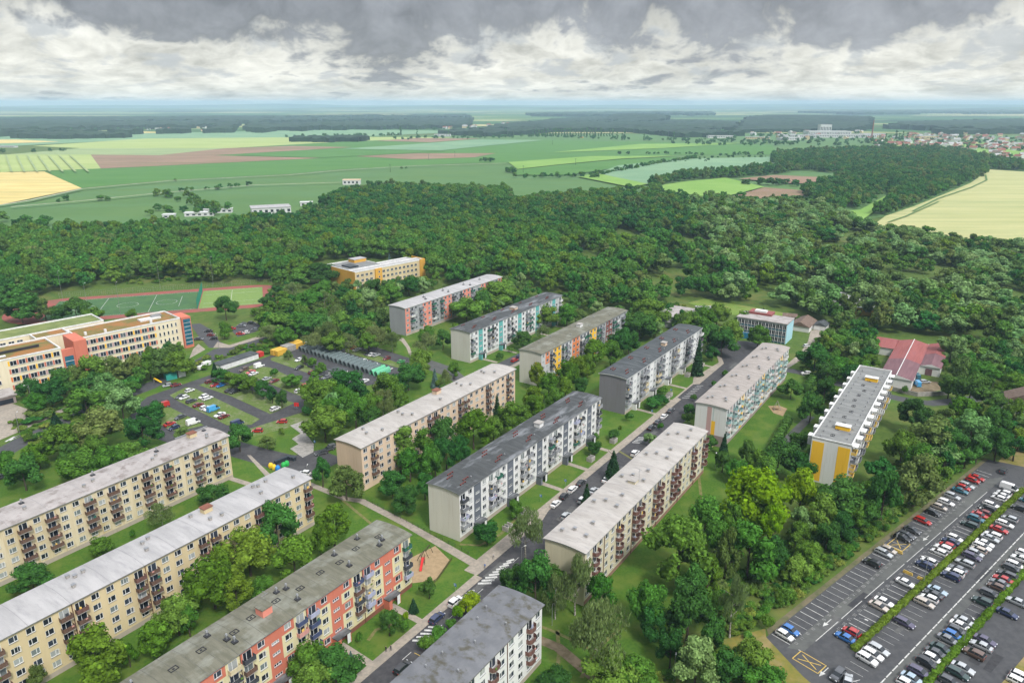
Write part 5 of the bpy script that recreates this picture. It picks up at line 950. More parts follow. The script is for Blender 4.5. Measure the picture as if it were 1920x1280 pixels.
# people
def person(px, py, yaw, top, trousers, lb, hair=(.05, .03, .02), step=.25):
    x, y, _ = G(px, py); import bmesh
    J = [((0, 0, .95), .13), ((0, 0, 1.2), .14), ((0, 0, 1.42), .13), ((0, 0, 1.52), .055), ((0, .01, 1.64), .09), ((0, .01, 1.74), .07),
         ((.09, 0, .9), .09), ((.1, step*.5, .5), .06), ((.1, step*.2, .08), .045), ((.1, step*.2+.14, .04), .04), ((-.09, 0, .9), .09), ((-.1, -step*.1, .5), .06), ((-.1, -step, .08), .045), ((-.1, -step+.14, .04), .04),
         ((.2, 0, 1.4), .06), ((.25, -.1, 1.12), .045), ((.25, .05, .88), .035), ((-.2, 0, 1.4), .06), ((-.25, .1, 1.12), .045), ((-.25, .22, .92), .035)]
    E = [(0, 1), (1, 2), (2, 3), (3, 4), (4, 5), (0, 6), (6, 7), (7, 8), (8, 9), (0, 10), (10, 11), (11, 12), (12, 13), (2, 14), (14, 15), (15, 16), (2, 17), (17, 18), (18, 19)]
    me = bpy.data.meshes.new('person'); me.from_pydata([j[0] for j in J], E, []); o = bpy.data.objects.new('person', me); COL.objects.link(o); o.location = (x, y, 0.05); o.rotation_euler = (0, 0, yaw)
    o.modifiers.new('skin', 'SKIN')
    for i, j in enumerate(J): me.skin_vertices[0].data[i].radius = (j[1], j[1]*.85)
    me.skin_vertices[0].data[0].use_root = True
    sb = o.modifiers.new('sub', 'SUBSURF'); sb.levels = 1; sb.render_levels = 1
    m = bpy.data.materials.new('clothes'); m.use_nodes = True; nt = m.node_tree; tc = nd(nt, 'ShaderNodeTexCoord'); s = nd(nt, 'ShaderNodeSeparateXYZ'); nt.links.new(tc.outputs['Object'], s.inputs[0]); r = nd(nt, 'ShaderNodeValToRGB'); r.color_ramp.interpolation = 'CONSTANT'
    mp = nd(nt, 'ShaderNodeMath', operation='DIVIDE'); nt.links.new(s.outputs[2], mp.inputs[0]); mp.inputs[1].default_value = 1.85; nt.links.new(mp.outputs[0], r.inputs[0]); e = r.color_ramp.elements; e[0].color = (.02, .02, .02, 1); e[1].position = .06; e[1].color = (*trousers, 1)
    for p, c in ((.5, top), (.82, (.5, .3, .22)), (.92, hair)): k = e.new(p); k.color = (*c, 1)
    nt.links.new(r.outputs[0], nt.nodes['Principled BSDF'].inputs['Base Color']); me.materials.append(m); tag(o, lb, 'person')
person(724, 1222, A56-1.4, (.03, .03, .04), (.03, .03, .04), 'person in dark clothes walking on the pavement by the coral block, left of the pair'); person(733, 1220, A56-1.5, (.04, .04, .05), (.04, .04, .06), 'person in dark clothes walking on the pavement by the coral block, right of the pair')
person(909, 1066, A56-1.2, (.05, .15, .4), (.03, .05, .12), 'person in a blue jacket standing where the footpath meets the pavement'); person(925, 1047, A56-1.6, (.6, .58, .55), (.05, .05, .06), 'person in a pale top walking on the pavement towards the white block', (.6, .58, .5))
# ------------------------------------------------------------------ cars
PAINT = dict(white=(.74, .74, .73), silver=(.46, .48, .49), grey=(.2, .21, .225), darkgrey=(.075, .08, .088), black=(.018, .019, .022), red=(.42, .02, .018), darkred=(.16, .018, .02), pink=(.55, .1, .09), blue=(.02, .14, .42), navy=(.018, .03, .09), paleblue=(.36, .46, .54), teal=(.025, .13, .18), green=(.05, .3, .08), darkgreen=(.02, .05, .045), beige=(.5, .44, .38), brown=(.12, .07, .05), purple=(.07, .06, .11), skyblue=(.06, .32, .6), yellow=(.7, .5, .05))
WORD = dict(darkgrey='dark grey', darkred='dark red', paleblue='pale blue', darkgreen='dark green', skyblue='sky blue')
def paint(c):
    k = 'paint_'+c
    if k in MATS: return MATS[k]
    m = bpy.data.materials.new(k); m.use_nodes = True; b = m.node_tree.nodes['Principled BSDF']; b.inputs['Base Color'].default_value = (*PAINT[c], 1); b.inputs['Roughness'].default_value = .32; b.inputs['Coat Weight'].default_value = .8; b.inputs['Coat Roughness'].default_value = .06; b.inputs['Metallic'].default_value = .25 if c in ('silver', 'grey', 'darkgrey', 'paleblue', 'beige') else 0
    MATS[k] = m; return m
# profile: x, belt height, roof height (0 = none), half width
SHAPE = {
 'hatchback': (4.1, 1.76, [(-2.05, .62, .8), (-1.98, .95, .84), (-1.55, .98, .87), (-.4, .98, .88), (.75, .96, .88), (1.0, .95, .87), (1.7, .82, .82), (1.98, .66, .74), (2.05, .5, .66)], [(-1.95, .97), (-1.5, 1.42), (-1.0, 1.49), (0, 1.5), (.45, 1.42), (1.15, .96)]),
 'saloon car': (4.6, 1.8, [(-2.3, .6, .78), (-2.22, .98, .84), (-1.6, 1.0, .88), (-.5, .98, .9), (.6, .96, .9), (1.0, .95, .89), (1.85, .82, .85), (2.22, .66, .76), (2.3, .5, .66)], [(-1.7, 1.0), (-1.05, 1.38), (-.6, 1.44), (.1, 1.45), (.4, 1.38), (1.15, .96)]),
 'estate car': (4.65, 1.8, [(-2.3, .62, .82), (-2.25, .98, .86), (-1.6, 1.0, .89), (-.5, .98, .9), (.6, .96, .9), (1.05, .95, .89), (1.9, .82, .85), (2.25, .66, .76), (2.33, .5, .66)], [(-2.2, 1.0), (-1.85, 1.42), (-1.3, 1.49), (.1, 1.48), (.45, 1.4), (1.2, .96)]),
 'off-road car': (4.5, 1.88, [(-2.22, .7, .86), (-2.17, 1.12, .9), (-1.6, 1.14, .93), (-.5, 1.12, .94), (.6, 1.1, .94), (1.05, 1.08, .93), (1.85, .98, .89), (2.17, .8, .82), (2.25, .58, .72)], [(-2.12, 1.13), (-1.8, 1.6), (-1.3, 1.68), (.0, 1.68), (.4, 1.58), (1.15, 1.1)]),
 'van': (5.3, 2.0, [(-2.6, .7, .94), (-2.58, 1.25, .97), (-1.6, 1.28, .98), (-.5, 1.28, .98), (.6, 1.26, .98), (1.4, 1.22, .97), (2.2, 1.05, .93), (2.52, .8, .84), (2.62, .55, .74)], [(-2.57, 1.27), (-2.5, 2.1), (-2.2, 2.3), (.9, 2.3), (1.2, 2.15), (2.1, 1.15)]),
}
CARM = {}
def carmesh(kind):
    if kind in CARM: return CARM[kind]
    L_, Wd, ST_, GH = SHAPE[kind]; P = paint('white'); b = MB(); zb = .24
    def ring(x, zt, w): return [(x, -w*.93, zb), (x, -w, zb+.22), (x, -w, zt-.22), (x, -w*.93, zt-.02), (x, -w*.5, zt+.03), (x, w*.5, zt+.03), (x, w*.93, zt-.02), (x, w, zt-.22), (x, w, zb+.22), (x, w*.93, zb)]
    R_ = [ring(x, z, w) for x, z, w in ST_]; n = 10
    for r in R_: b.v += r
    k = b.mi(P)
    for i in range(len(R_)-1):
        for j in range(n): q = (j+1) % n; b.f.append((i*n+j, (i+1)*n+j, (i+1)*n+q, i*n+q)); b.m.append(k)
    b.f.append(tuple(range(n))); b.m.append(k); b.f.append(tuple(range(len(R_)*n-1, len(R_)*n-n-1, -1))); b.m.append(k)
    # roof skin and pillars
    g = [(x, z) for x, z in GH]; wb = Wd/2*.9; wr = Wd/2*.74
    def wat(z): zmin, zmax = g[0][1], max(z_ for _, z_ in g); t = (z-zmin)/(zmax-zmin); return wb+(wr-wb)*max(0, min(1, t))
    roof = [(x, z) for x, z in g if z > 1.3 or kind == 'van' and z > 1.9]
    for (xa, za), (xb, zb_) in zip(roof[:-1], roof[1:]):
        a, c = wat(za)+.02, wat(zb_)+.02; b.quad([(xa, -a, za+.03), (xb, -c, zb_+.03), (xb, c, zb_+.03), (xa, a, za+.03)], P)
        for s in (-1, 1): q = [(xa, s*a, za+.03), (xb, s*c, zb_+.03), (xb, s*(c+.01), zb_-.08), (xa, s*(a+.01), za-.08)]; b.quad(q if s < 0 else q[::-1], P)
    if kind == 'van':
        for s in (-1, 1): q = [(-2.55, s*(wb+.03), 1.2), (.7, s*(wb+.03), 1.2), (.7, s*(wr+.05), 2.25), (-2.5, s*(wr+.05), 2.25)]; b.quad(q if s < 0 else q[::-1], P)
        b.quad([(-2.6, wb, 1.2), (-2.6, -wb, 1.2), (-2.53, -wr, 2.25), (-2.53, wr, 2.25)], P)
    else:
        for xp in ((-.15,) if kind in ('hatchback',) else (-.25, -1.25)):
            for s in (-1, 1): q = [(xp, s*(wb+.01), g[0][1]), (xp+.1, s*(wb+.01), g[0][1]), (xp+.1, s*(wr+.02), roof[0][1]), (xp, s*(wr+.02), roof[0][1])]; b.quad(q if s < 0 else q[::-1], P)
    body = b.mesh('body'); w = MB(); Gm = M['carglass']
    for (xa, za), (xb, zb_) in zip(g[:-1], g[1:]):
        a, c = wat(za), wat(zb_); w.quad([(xa, -a, za), (xb, -c, zb_), (xb, c, zb_), (xa, a, za)], Gm); z0 = min(za, zb_, g[0][1])-.04; z0 = min(g[0][1], g[-1][1])-.03
        for s in (-1, 1): q = [(xa, s*wb, z0), (xb, s*wb, z0), (xb, s*c, zb_), (xa, s*a, za)]; w.quad(q if s < 0 else q[::-1], Gm)
    gl = w.mesh('windows'); wh = MB(); r = .32 if kind not in ('off-road car', 'van') else .36
    wh.tube((0, -.11, 0), (0, .11, 0), r, r, M['tyre'], 14); wh.f.append(tuple(range(13, -1, -1))); wh.m.append(0); wh.tube((0, .111, 0), (0, .125, 0), r*.62, r*.6, M['rim'], 10); wm = wh.mesh('wheel')
    hl = MB(); hl.box(-.12, .06, -.2, .2, -.08, .08, M['lamp_clear']); hm = hl.mesh('headlight'); tl = MB(); tl.box(-.05, .05, -.12, .12, -.12, .12, M['lamp_red']); tm = tl.mesh('tail_light')
    CARM[kind] = (body, gl, wm, hm, tm, L_, Wd, r, ST_, rear_z(ST_)); return CARM[kind]
def rear_z(S): return S[1][1]-.14
def car(x, y, yaw, kind, col, label, group, z=.05, sc_=1.0, detail=True):
    bd, gl, wm, hm, tm, L_, Wd, r, S, rz_ = carmesh(kind); o = empty('parked_car', (x, y, z), yaw); o.scale = (sc_,)*3; tag(o, label, 'van' if kind == 'van' else 'car', group)
    inst('body', bd, o, mats=[paint(col)]); inst('windows', gl, o)
    for sx in (-1, 1):
        for sy in (-1, 1): inst('wheel', wm, o, (sx*L_*.305, sy*(Wd/2-.1), r), 0 if sy > 0 else math.pi)
    if detail:
        for sy in (-1, 1): inst('headlight', hm, o, (S[-2][0]+.02, sy*S[-2][2]*.76, S[-2][1]-.06)); inst('tail_light', tm, o, (S[1][0]-.02, sy*S[1][2]*.8, rz_-.02))
    return o
K = {'h': 'hatchback', 's': 'saloon car', 'e': 'estate car', 'o': 'off-road car', 'v': 'van'}
def row(cars, head, where, group, zc=.7, snap=None, z=.05, jit=.03, rev=None):
    r = random.Random(len(cars)*13+int(cars[0][0])); N = len(cars)
    pr = sorted(range(N), key=lambda i: -cars[i][1]) if rev is None else list(range(N)); cnt = {}; tot = {}
    for c in cars: kk = (c[2], c[3]); tot[kk] = tot.get(kk, 0)+1
    SS = {}
    if snap is not None:
        a0 = Vector(P_(1, 0))-Vector(P_(0, 0)); o0 = W(*PO); ls = []
        for i in range(N):
            x, y, _ = G(cars[i][0], cars[i][1], zc); ls.append([(x-o0[0])*a0.x+(y-o0[1])*a0.y, i])
        ls.sort()
        for _ in range(40):
            for q in range(N-1):
                gp = ls[q+1][0]-ls[q][0]
                if gp < 2.42: d_ = (2.42-gp)/2; ls[q][0] -= d_; ls[q+1][0] += d_
        SS = {i: v for v, i in ls}
    for j, i in enumerate(pr):
        c = cars[i]; px, py, col, k = c[:4]; flip = c[4] if len(c) > 4 else (r.random() < .45); x, y, _ = G(px, py, zc); p = (x, y)
        if snap is not None:
            s = (x-W(*PO)[0], y-W(*PO)[1]); a = Vector(P_(1, 0))-Vector(P_(0, 0)); t_ = Vector(P_(0, 1))-Vector(P_(0, 0)); ss = s[0]*a.x+s[1]*a.y; tt = s[0]*t_.x+s[1]*t_.y
            tt = snap+(tt-snap)*.25; ss = SS[i]; p = P_(ss, tt)[:2]
        cw = WORD.get(col, col); kk = (col, k); cnt[kk] = cnt.get(kk, 0)+1
        nb = []
        if j > 0: q = cars[pr[j-1]]; nb.append(f'{WORD.get(q[2], q[2])} {K[q[3]]}')
        lab = f'{cw} {K[k]} {where}'+(f', {ORD[j]} from the near end' if N > 1 else '')
        car(p[0], p[1], head+(math.pi if flip else 0)+r.uniform(-jit, jit), K[k], col, lab, group, z)
GP = 'cars in the big car park on the right'
row([(1474, 1191, 'white', 'h', 0), (1484, 1181, 'blue', 'h', 0), (1636, 1055, 'black', 'o', 1), (1655, 1034, 'silver', 'e', 0), (1667.5, 1031, 'beige', 'h', 0), (1691, 1007.5, 'black', 'o', 0), (1701, 1003, 'darkgrey', 'e', 0), (1710, 992.5, 'darkgrey', 's', 0), (1728, 974.5, 'red', 'e', 0), (1746, 959, 'black', 'h', 0), (1760, 949, 'beige', 'h', 0), (1774, 941, 'white', 'e', 0), (1782, 928.6, 'silver', 'o', 0), (1800, 918.8, 'teal', 's', 0), (1805, 913, 'red', 'h', 0), (1811.7, 909, 'silver', 'e', 0), (1822.7, 899, 'red', 'h', 0), (1833.6, 895.8, 'red', 's', 0)], HEAD_T+math.pi*0, 'along the grassy bank', GP, snap=-12.6)
row([(1588.4, 1196, 'blue', 's', 1), (1600, 1185, 'red', 'h', 1), (1649, 1136, 'beige', 's', 0), (1661, 1129, 'white', 's', 0), (1703, 1094, 'white', 's', 0), (1737, 1060, 'navy', 'o', 1), (1746, 1053, 'white', 'h', 1), (1764, 1035.6, 'white', 'h', 1), (1771.6, 1028.6, 'white', 'o', 1), (1781, 1024, 'red', 'h', 1), (1787, 1016, 'navy', 's', 1), (1794, 1009.5, 'white', 'h', 0), (1823, 984.6, 'darkgreen', 'e', 1), (1835.4, 974, 'teal', 'o', 0), (1842, 966.6, 'red', 's', 0), (1849, 962, 'darkred', 'h', 1), (1853.5, 953, 'black', 'e', 1), (1862, 947, 'white', 'e', 0), (1877.5, 934.8, 'white', 'h', 1), (1882.7, 929.6, 'white', 's', 1), (1886, 924.5, 'white', 'h', 1), (1895, 916, 'white', 'v', 0)], HEAD_T, 'left of the first hedge', GP, snap=-3.2)
row([(1623.75, 1233.75, 'white', 'o', 0), (1636, 1225, 'white', 'e', 0), (1650, 1217.5, 'silver', 'e', 0), (1693.75, 1165, 'purple', 'e', 0), (1730, 1127.5, 'beige', 'e', 0), (1741, 1120, 'white', 'h', 1), (1748.75, 1112.5, 'darkgrey', 's', 1), (1757.5, 1106, 'paleblue', 's', 0), (1779.5, 1078, 'navy', 'o', 1), (1787.5, 1071, 'white', 'o', 1), (1791, 1064, 'grey', 's', 1), (1807.5, 1053.75, 'silver', 'e', 1), (1820, 1040.5, 'purple', 'e', 0), (1826.8, 1035, 'silver', 'h', 0), (1832.8, 1028.5, 'beige', 'h', 1), (1838.8, 1023.3, 'white', 'e', 0), (1843, 1016.4, 'white', 's', 0), (1853.5, 1007, 'silver', 's', 0), (1858.6, 1001, 'white', 'e', 1), (1870.6, 990.6, 'red', 's', 0), (1881, 980.3, 'white', 'e', 0), (1891.3, 970.9, 'silver', 'h', 1), (1907.6, 951, 'black', 'o', 1), (1917, 934.8, 'teal', 'h', 1)], HEAD_T, 'right of the first hedge', GP, snap=3.6)
row([(1702, 1281, 'white', 'h', 0), (1713, 1273, 'paleblue', 's', 0), (1728.75, 1261, 'purple', 'e', 0), (1745, 1244, 'black', 'o', 0), (1757.7, 1237.8, 'white', 'h', 0), (1764, 1227, 'darkgrey', 's', 0), (1772.5, 1220.6, 'darkgreen', 's', 0), (1783.4, 1200, 'grey', 's', 0), (1794, 1193, 'blue', 'h', 0), (1799, 1183, 'darkgrey', 'h', 0), (1805, 1173.75, 'white', 's', 0), (1813, 1166, 'silver', 's', 0), (1846, 1129, 'darkgreen', 'o', 1), (1861.6, 1114.4, 'darkgrey', 'e', 0), (1874, 1101, 'brown', 'h', 1), (1879.5, 1094, 'grey', 's', 1), (1884, 1086.6, 'red', 's', 1), (1894.4, 1079, 'darkgrey', 'e', 1), (1901, 1066, 'darkgrey', 'e', 0), (1907.5, 1060, 'white', 'e', 0), (1916, 1048, 'white', 'o', 1), (1918, 1036, 'white', 'h', 0)], HEAD_T, 'left of the second hedge', GP, snap=12.4)
row([(1780, 1276, 'darkgrey', 'h', 0), (1802, 1264, 'darkgreen', 'e', 0), (1816, 1256.5, 'silver', 's', 0), (1832.7, 1227.6, 'brown', 'o', 1), (1849, 1213.6, 'silver', 's', 1), (1853.75, 1202.4, 'purple', 's', 0), (1892, 1150, 'navy', 's', 0), (1909, 1128, 'silver', 's', 1)], HEAD_T, 'right of the second hedge', GP, snap=17.9)
row([(1571, 1264, 'darkgrey', 'o', 0)], W(1, 0) and math.atan2(*(Vector(P_(1, 0))-Vector(P_(0, 0))).yx)+math.pi, 'near the yellow crossed box', GP)
row([(1590, 1275, 'silver', 's', 0)], HEAD_T-1.2+math.pi, 'at the bottom edge of the car park', GP)
row([(1881.7, 882, 'darkgrey', 'o', 0)], HEAD_T-1.5+math.pi, 'alone at the far end of the car park', GP)
row([(1911.5, 1278, 'white', 'e', 0), (1915, 1267, 'white', 'h', 0)], HEAD_T, 'in the bottom right corner', GP)
GL = 'cars on the grass parking ground at the left'; HU = A56
row([(291, 762.7, 'black', 'h'), (338, 781.5, 'darkgrey', 's'), (318, 794, 'red', 's'), (326.5, 801, 'navy', 'h')], HU, 'on the lowest grass island', GL, z=.1)
row([(305, 761, 'red', 'v', 1)], HU-.12, 'on the lowest grass island', GL, z=.1); row([(362, 792, 'white', 'v', 0)], HU-.1, 'with dark side windows behind the pale block roof', GL, z=.1)
row([(355.6, 731.5, 'white', 'h'), (338, 743, 'darkgrey', 'h'), (345, 744.6, 'white', 'h'), (358.75, 751, 'darkgrey', 'e'), (372, 758.5, 'darkred', 's'), (383.75, 763.75, 'white', 'h'), (391, 766, 'white', 'h'), (412, 777, 'white', 's'), (420, 780, 'darkred', 's'), (381.7, 743, 'white', 'h'), (389, 746, 'white', 'e')], HU, 'on the second grass island', GL, z=.1)
row([(400, 767, 'skyblue', 'v', 0)], HU, 'among white cars on the second grass island', GL, z=.1); row([(445, 794, 'navy', 'v', 0)], HU, 'at the near tip of the second grass island', GL, z=.1)
row([(393, 714.8, 'darkred', 'h'), (402.5, 721, 'red', 'h'), (414, 722, 'blue', 'h'), (430.6, 731.5, 'darkgrey', 's'), (440, 733.5, 'black', 'e'), (516, 765.8, 'white', 'o')], HU, 'below the row of round trees', GL, z=.1)
row([(457.7, 692, 'brown', 'e'), (470, 697, 'pink', 's'), (475.4, 700, 'white', 's'), (500, 709.6, 'silver', 's'), (514, 713.75, 'darkred', 's'), (561, 732, 'white', 'e'), (574, 722, 'red', 'e')], HU, 'behind the row of round trees', GL, z=.1)
row([(485.8, 686, 'white', 'v', 0)], HU, 'standing on the asphalt beside the long garages', GL)
row([(561, 674, 'white', 's'), (561, 688.75, 'black', 's'), (585.4, 697.5, 'darkred', 'h'), (600, 702, 'grey', 's'), (612, 706.5, 'grey', 's')], HU, 'on the island by the white shed', GL, z=.1)
row([(528.5, 789.5, 'red', 'h', 0), (482.7, 806.5, 'red', 'h', 0)], HU-.9+math.pi, 'above the green lawn', GL); row([(314, 721.5, 'silver', 'h'), (329.6, 721, 'darkred', 's')], HU-.3, 'on the grass beside the teal tent', GL)
row([(602.5, 848, 'darkgrey', 'e'), (616, 841, 'darkgrey', 's'), (626, 835, 'grey', 'e')], HU-.35, 'beside the peach block', 'cars in the yard'); row([(571, 886, 'white', 'h', 1)], HU-1.2, 'in the yard beside the white-roofed block', 'cars in the yard')
row([(633.75, 645, 'silver', 's'), (641, 646, 'black', 'h'), (650, 648, 'grey', 'h'), (662.5, 651, 'red', 'h'), (669, 655, 'white', 's'), (691, 662.5, 'black', 's'), (697.5, 664, 'white', 's'), (705, 665, 'silver', 's'), (725, 671.5, 'darkred', 'h'), (752, 677, 'green', 's')], HU-.05, 'in the row behind the tunnel garages', GL)
row([(578, 643, 'white', 'h'), (636, 663.5, 'white', 'h'), (644, 665.5, 'white', 'h'), (671, 674, 'white', 's'), (681, 677, 'white', 'e'), (700, 683.5, 'white', 's'), (714, 687, 'green', 's'), (729, 691.5, 'white', 'h'), (683, 714, 'white', 's')], HU-.05, 'close against the tunnel garages', GL)
row([(372.5, 635, 'darkgrey', 's'), (396, 627.5, 'darkred', 'h'), (390.75, 620, 'black', 's'), (400.75, 634, 'black', 'h'), (434, 615.5, 'red', 's'), (453, 610, 'grey', 's'), (451, 625, 'red', 's'), (460.5, 622.5, 'white', 'h'), (472, 605, 'black', 'e'), (478, 617, 'grey', 'h')], HU-.9, 'beside the cream school', 'cars beside the cream school')
GS = 'cars along the main street'
row([(754.7, 1250, 'black', 'e', 0), (819, 1157, 'navy', 'e', 0), (854, 1127, 'white', 'o', 0)], HU, 'before the coral block', GS)
row([(1042, 943.6, 'white', 's', 0), (1058, 929, 'black', 'h', 0), (1073.75, 916, 'white', 'e', 0), (1089.5, 904, 'black', 's', 0), (1221, 801, 'black', 's', 0), (1233.75, 790, 'darkgrey', 's', 0), (1245, 780, 'white', 's', 0), (1257.5, 769, 'darkgrey', 's', 0)], HU, 'along the main street left kerb', GS)
row([(1061, 966, 'silver', 'h', 0), (1092, 936, 'white', 'h', 0), (1113, 919, 'silver', 's', 0), (1137.5, 898, 'white', 's', 0), (1190.75, 849, 'white', 'o', 0)], HU, 'along the ivory block kerb', GS)
row([(965, 674.5, 'red', 'e', 0), (974, 668, 'navy', 'h', 0)], HU, 'near the turquoise-striped block', GS); row([(1512, 699.6, 'white', 'o', 1)], -.15, 'driving on the lane beside the big round tree', GS); row([(1371, 647, 'white', 'h', 0), (1330, 660, 'grey', 'h', 0)], HU-1.2, 'under trees at the street end', GS)
row([(1734.5, 715, 'silver', 'e', 0)], .1, 'in the farm yard', GS); row([(1720, 719.5, 'skyblue', 'v', 0), (1719, 706, 'teal', 'v', 0)], 1.4, 'in the farm yard by the white barn', GS); row([(1550, 606, 'white', 's', 0), (1513, 648, 'white', 'h', 0)], .3, 'by the driveway of the bungalow', GS)
row([(3, 893, 'darkgrey', 'h', 0)], HU, 'at the left edge beside the paved court', GS)
# caravans on trailers by the long garages, yellow barriers
for i, (px, py, lb) in enumerate([(379, 692, 'white covered boat on a trailer at the edge of the parking ground, left one'), (388, 686, 'white caravan beside the long garage row')]):
    x, y, _ = G(px, py); o = empty('trailer', (x, y, 0), A56); tag(o, lb, 'trailer'); b = MB(); b.prism([(-2.2, -.9), (1.6, -.9), (2.6, 0), (1.6, .9), (-2.2, .9)], .5, 1.6+.5*i, M['white']); b.build('body', o); b = MB(); b.box(-2, 1.4, -.7, .7, 1.61+.5*i, 1.9+.5*i, M['white']); b.build('cover', o)
    for sy in (-1, 1): inst('wheel', CARM['hatchback'][2], o, (-.4, sy*.95, .33), 0 if sy > 0 else math.pi)
for i, (s0, t0, lb) in enumerate([(46.6, -14.2, 'yellow barrier nearer the bank beside the yellow crossed bay'), (46.6, -11.2, 'yellow barrier nearer the lane beside the yellow crossed bay'), (38.6, -5.2, 'yellow barrier nearer the lane in the row left of the hedge'), (38.6, -1.6, 'yellow barrier touching the hedge')]):
    x, y, _ = P_(s0, t0+.6); o = empty('barrier', (x, y, 0), HEAD_T); tag(o, lb, 'barrier'); b = MB(); b.box(-1.2, 1.2, -.25, .25, .0, .5, M['paint_yellow']); b.box(-1.1, 1.1, -.12, .12, .501, .85, M['paint_yellow']); b.build('block', o)
x, y, _ = P_(53, -13.6); o = empty('sign_board', (x, y, 0), HEAD_T); tag(o, 'grey sign board on two posts beside the black off-road car', 'sign'); b = MB(); b.tube((0, -.7, 0), (0, -.7, 2), .04, .04, M['metal']); b.tube((0, .7, 0), (0, .7, 2), .04, .04, M['metal']); b.build('post', o); b = MB(); b.box(-.05, -.002, -.9, .9, 1, 2.2, M['metal']); b.build('sign_plate', o)
x, y, _ = G(557, 771); o = empty('sign_board', (x, y, 0), A56+2); tag(o, 'red advertising board on a post at the edge of the left parking ground', 'sign'); b = MB(); b.tube((0, 0, 0), (0, 0, 3), .08, .08, M['metal']); b.build('post', o); b = MB(); b.box(-1, 1, -.06, .06, 2.2, 3.8, M['red_paint']); b.build('sign_plate', o)
x, y, _ = G(303, 718); o = empty('slide', (x, y, 0), A56+2); tag(o, 'yellow slide on the grass left of the teal tent', 'slide'); b = MB(); b.quad([(0, -.4, .3), (0, .4, .3), (3.5, .4, 2.1), (3.5, -.4, 2.1)], M['bell_yellow']); b.quad([(0, -.4, .3), (3.5, -.4, 2.1), (3.5, -.4, 2.4), (0, -.4, .6)], M['bell_yellow']); b.build('chute', o); b = MB(); b.box(3.5, 3.6, -.4, .4, 0, 2.1, M['metal']); b.build('stand', o)
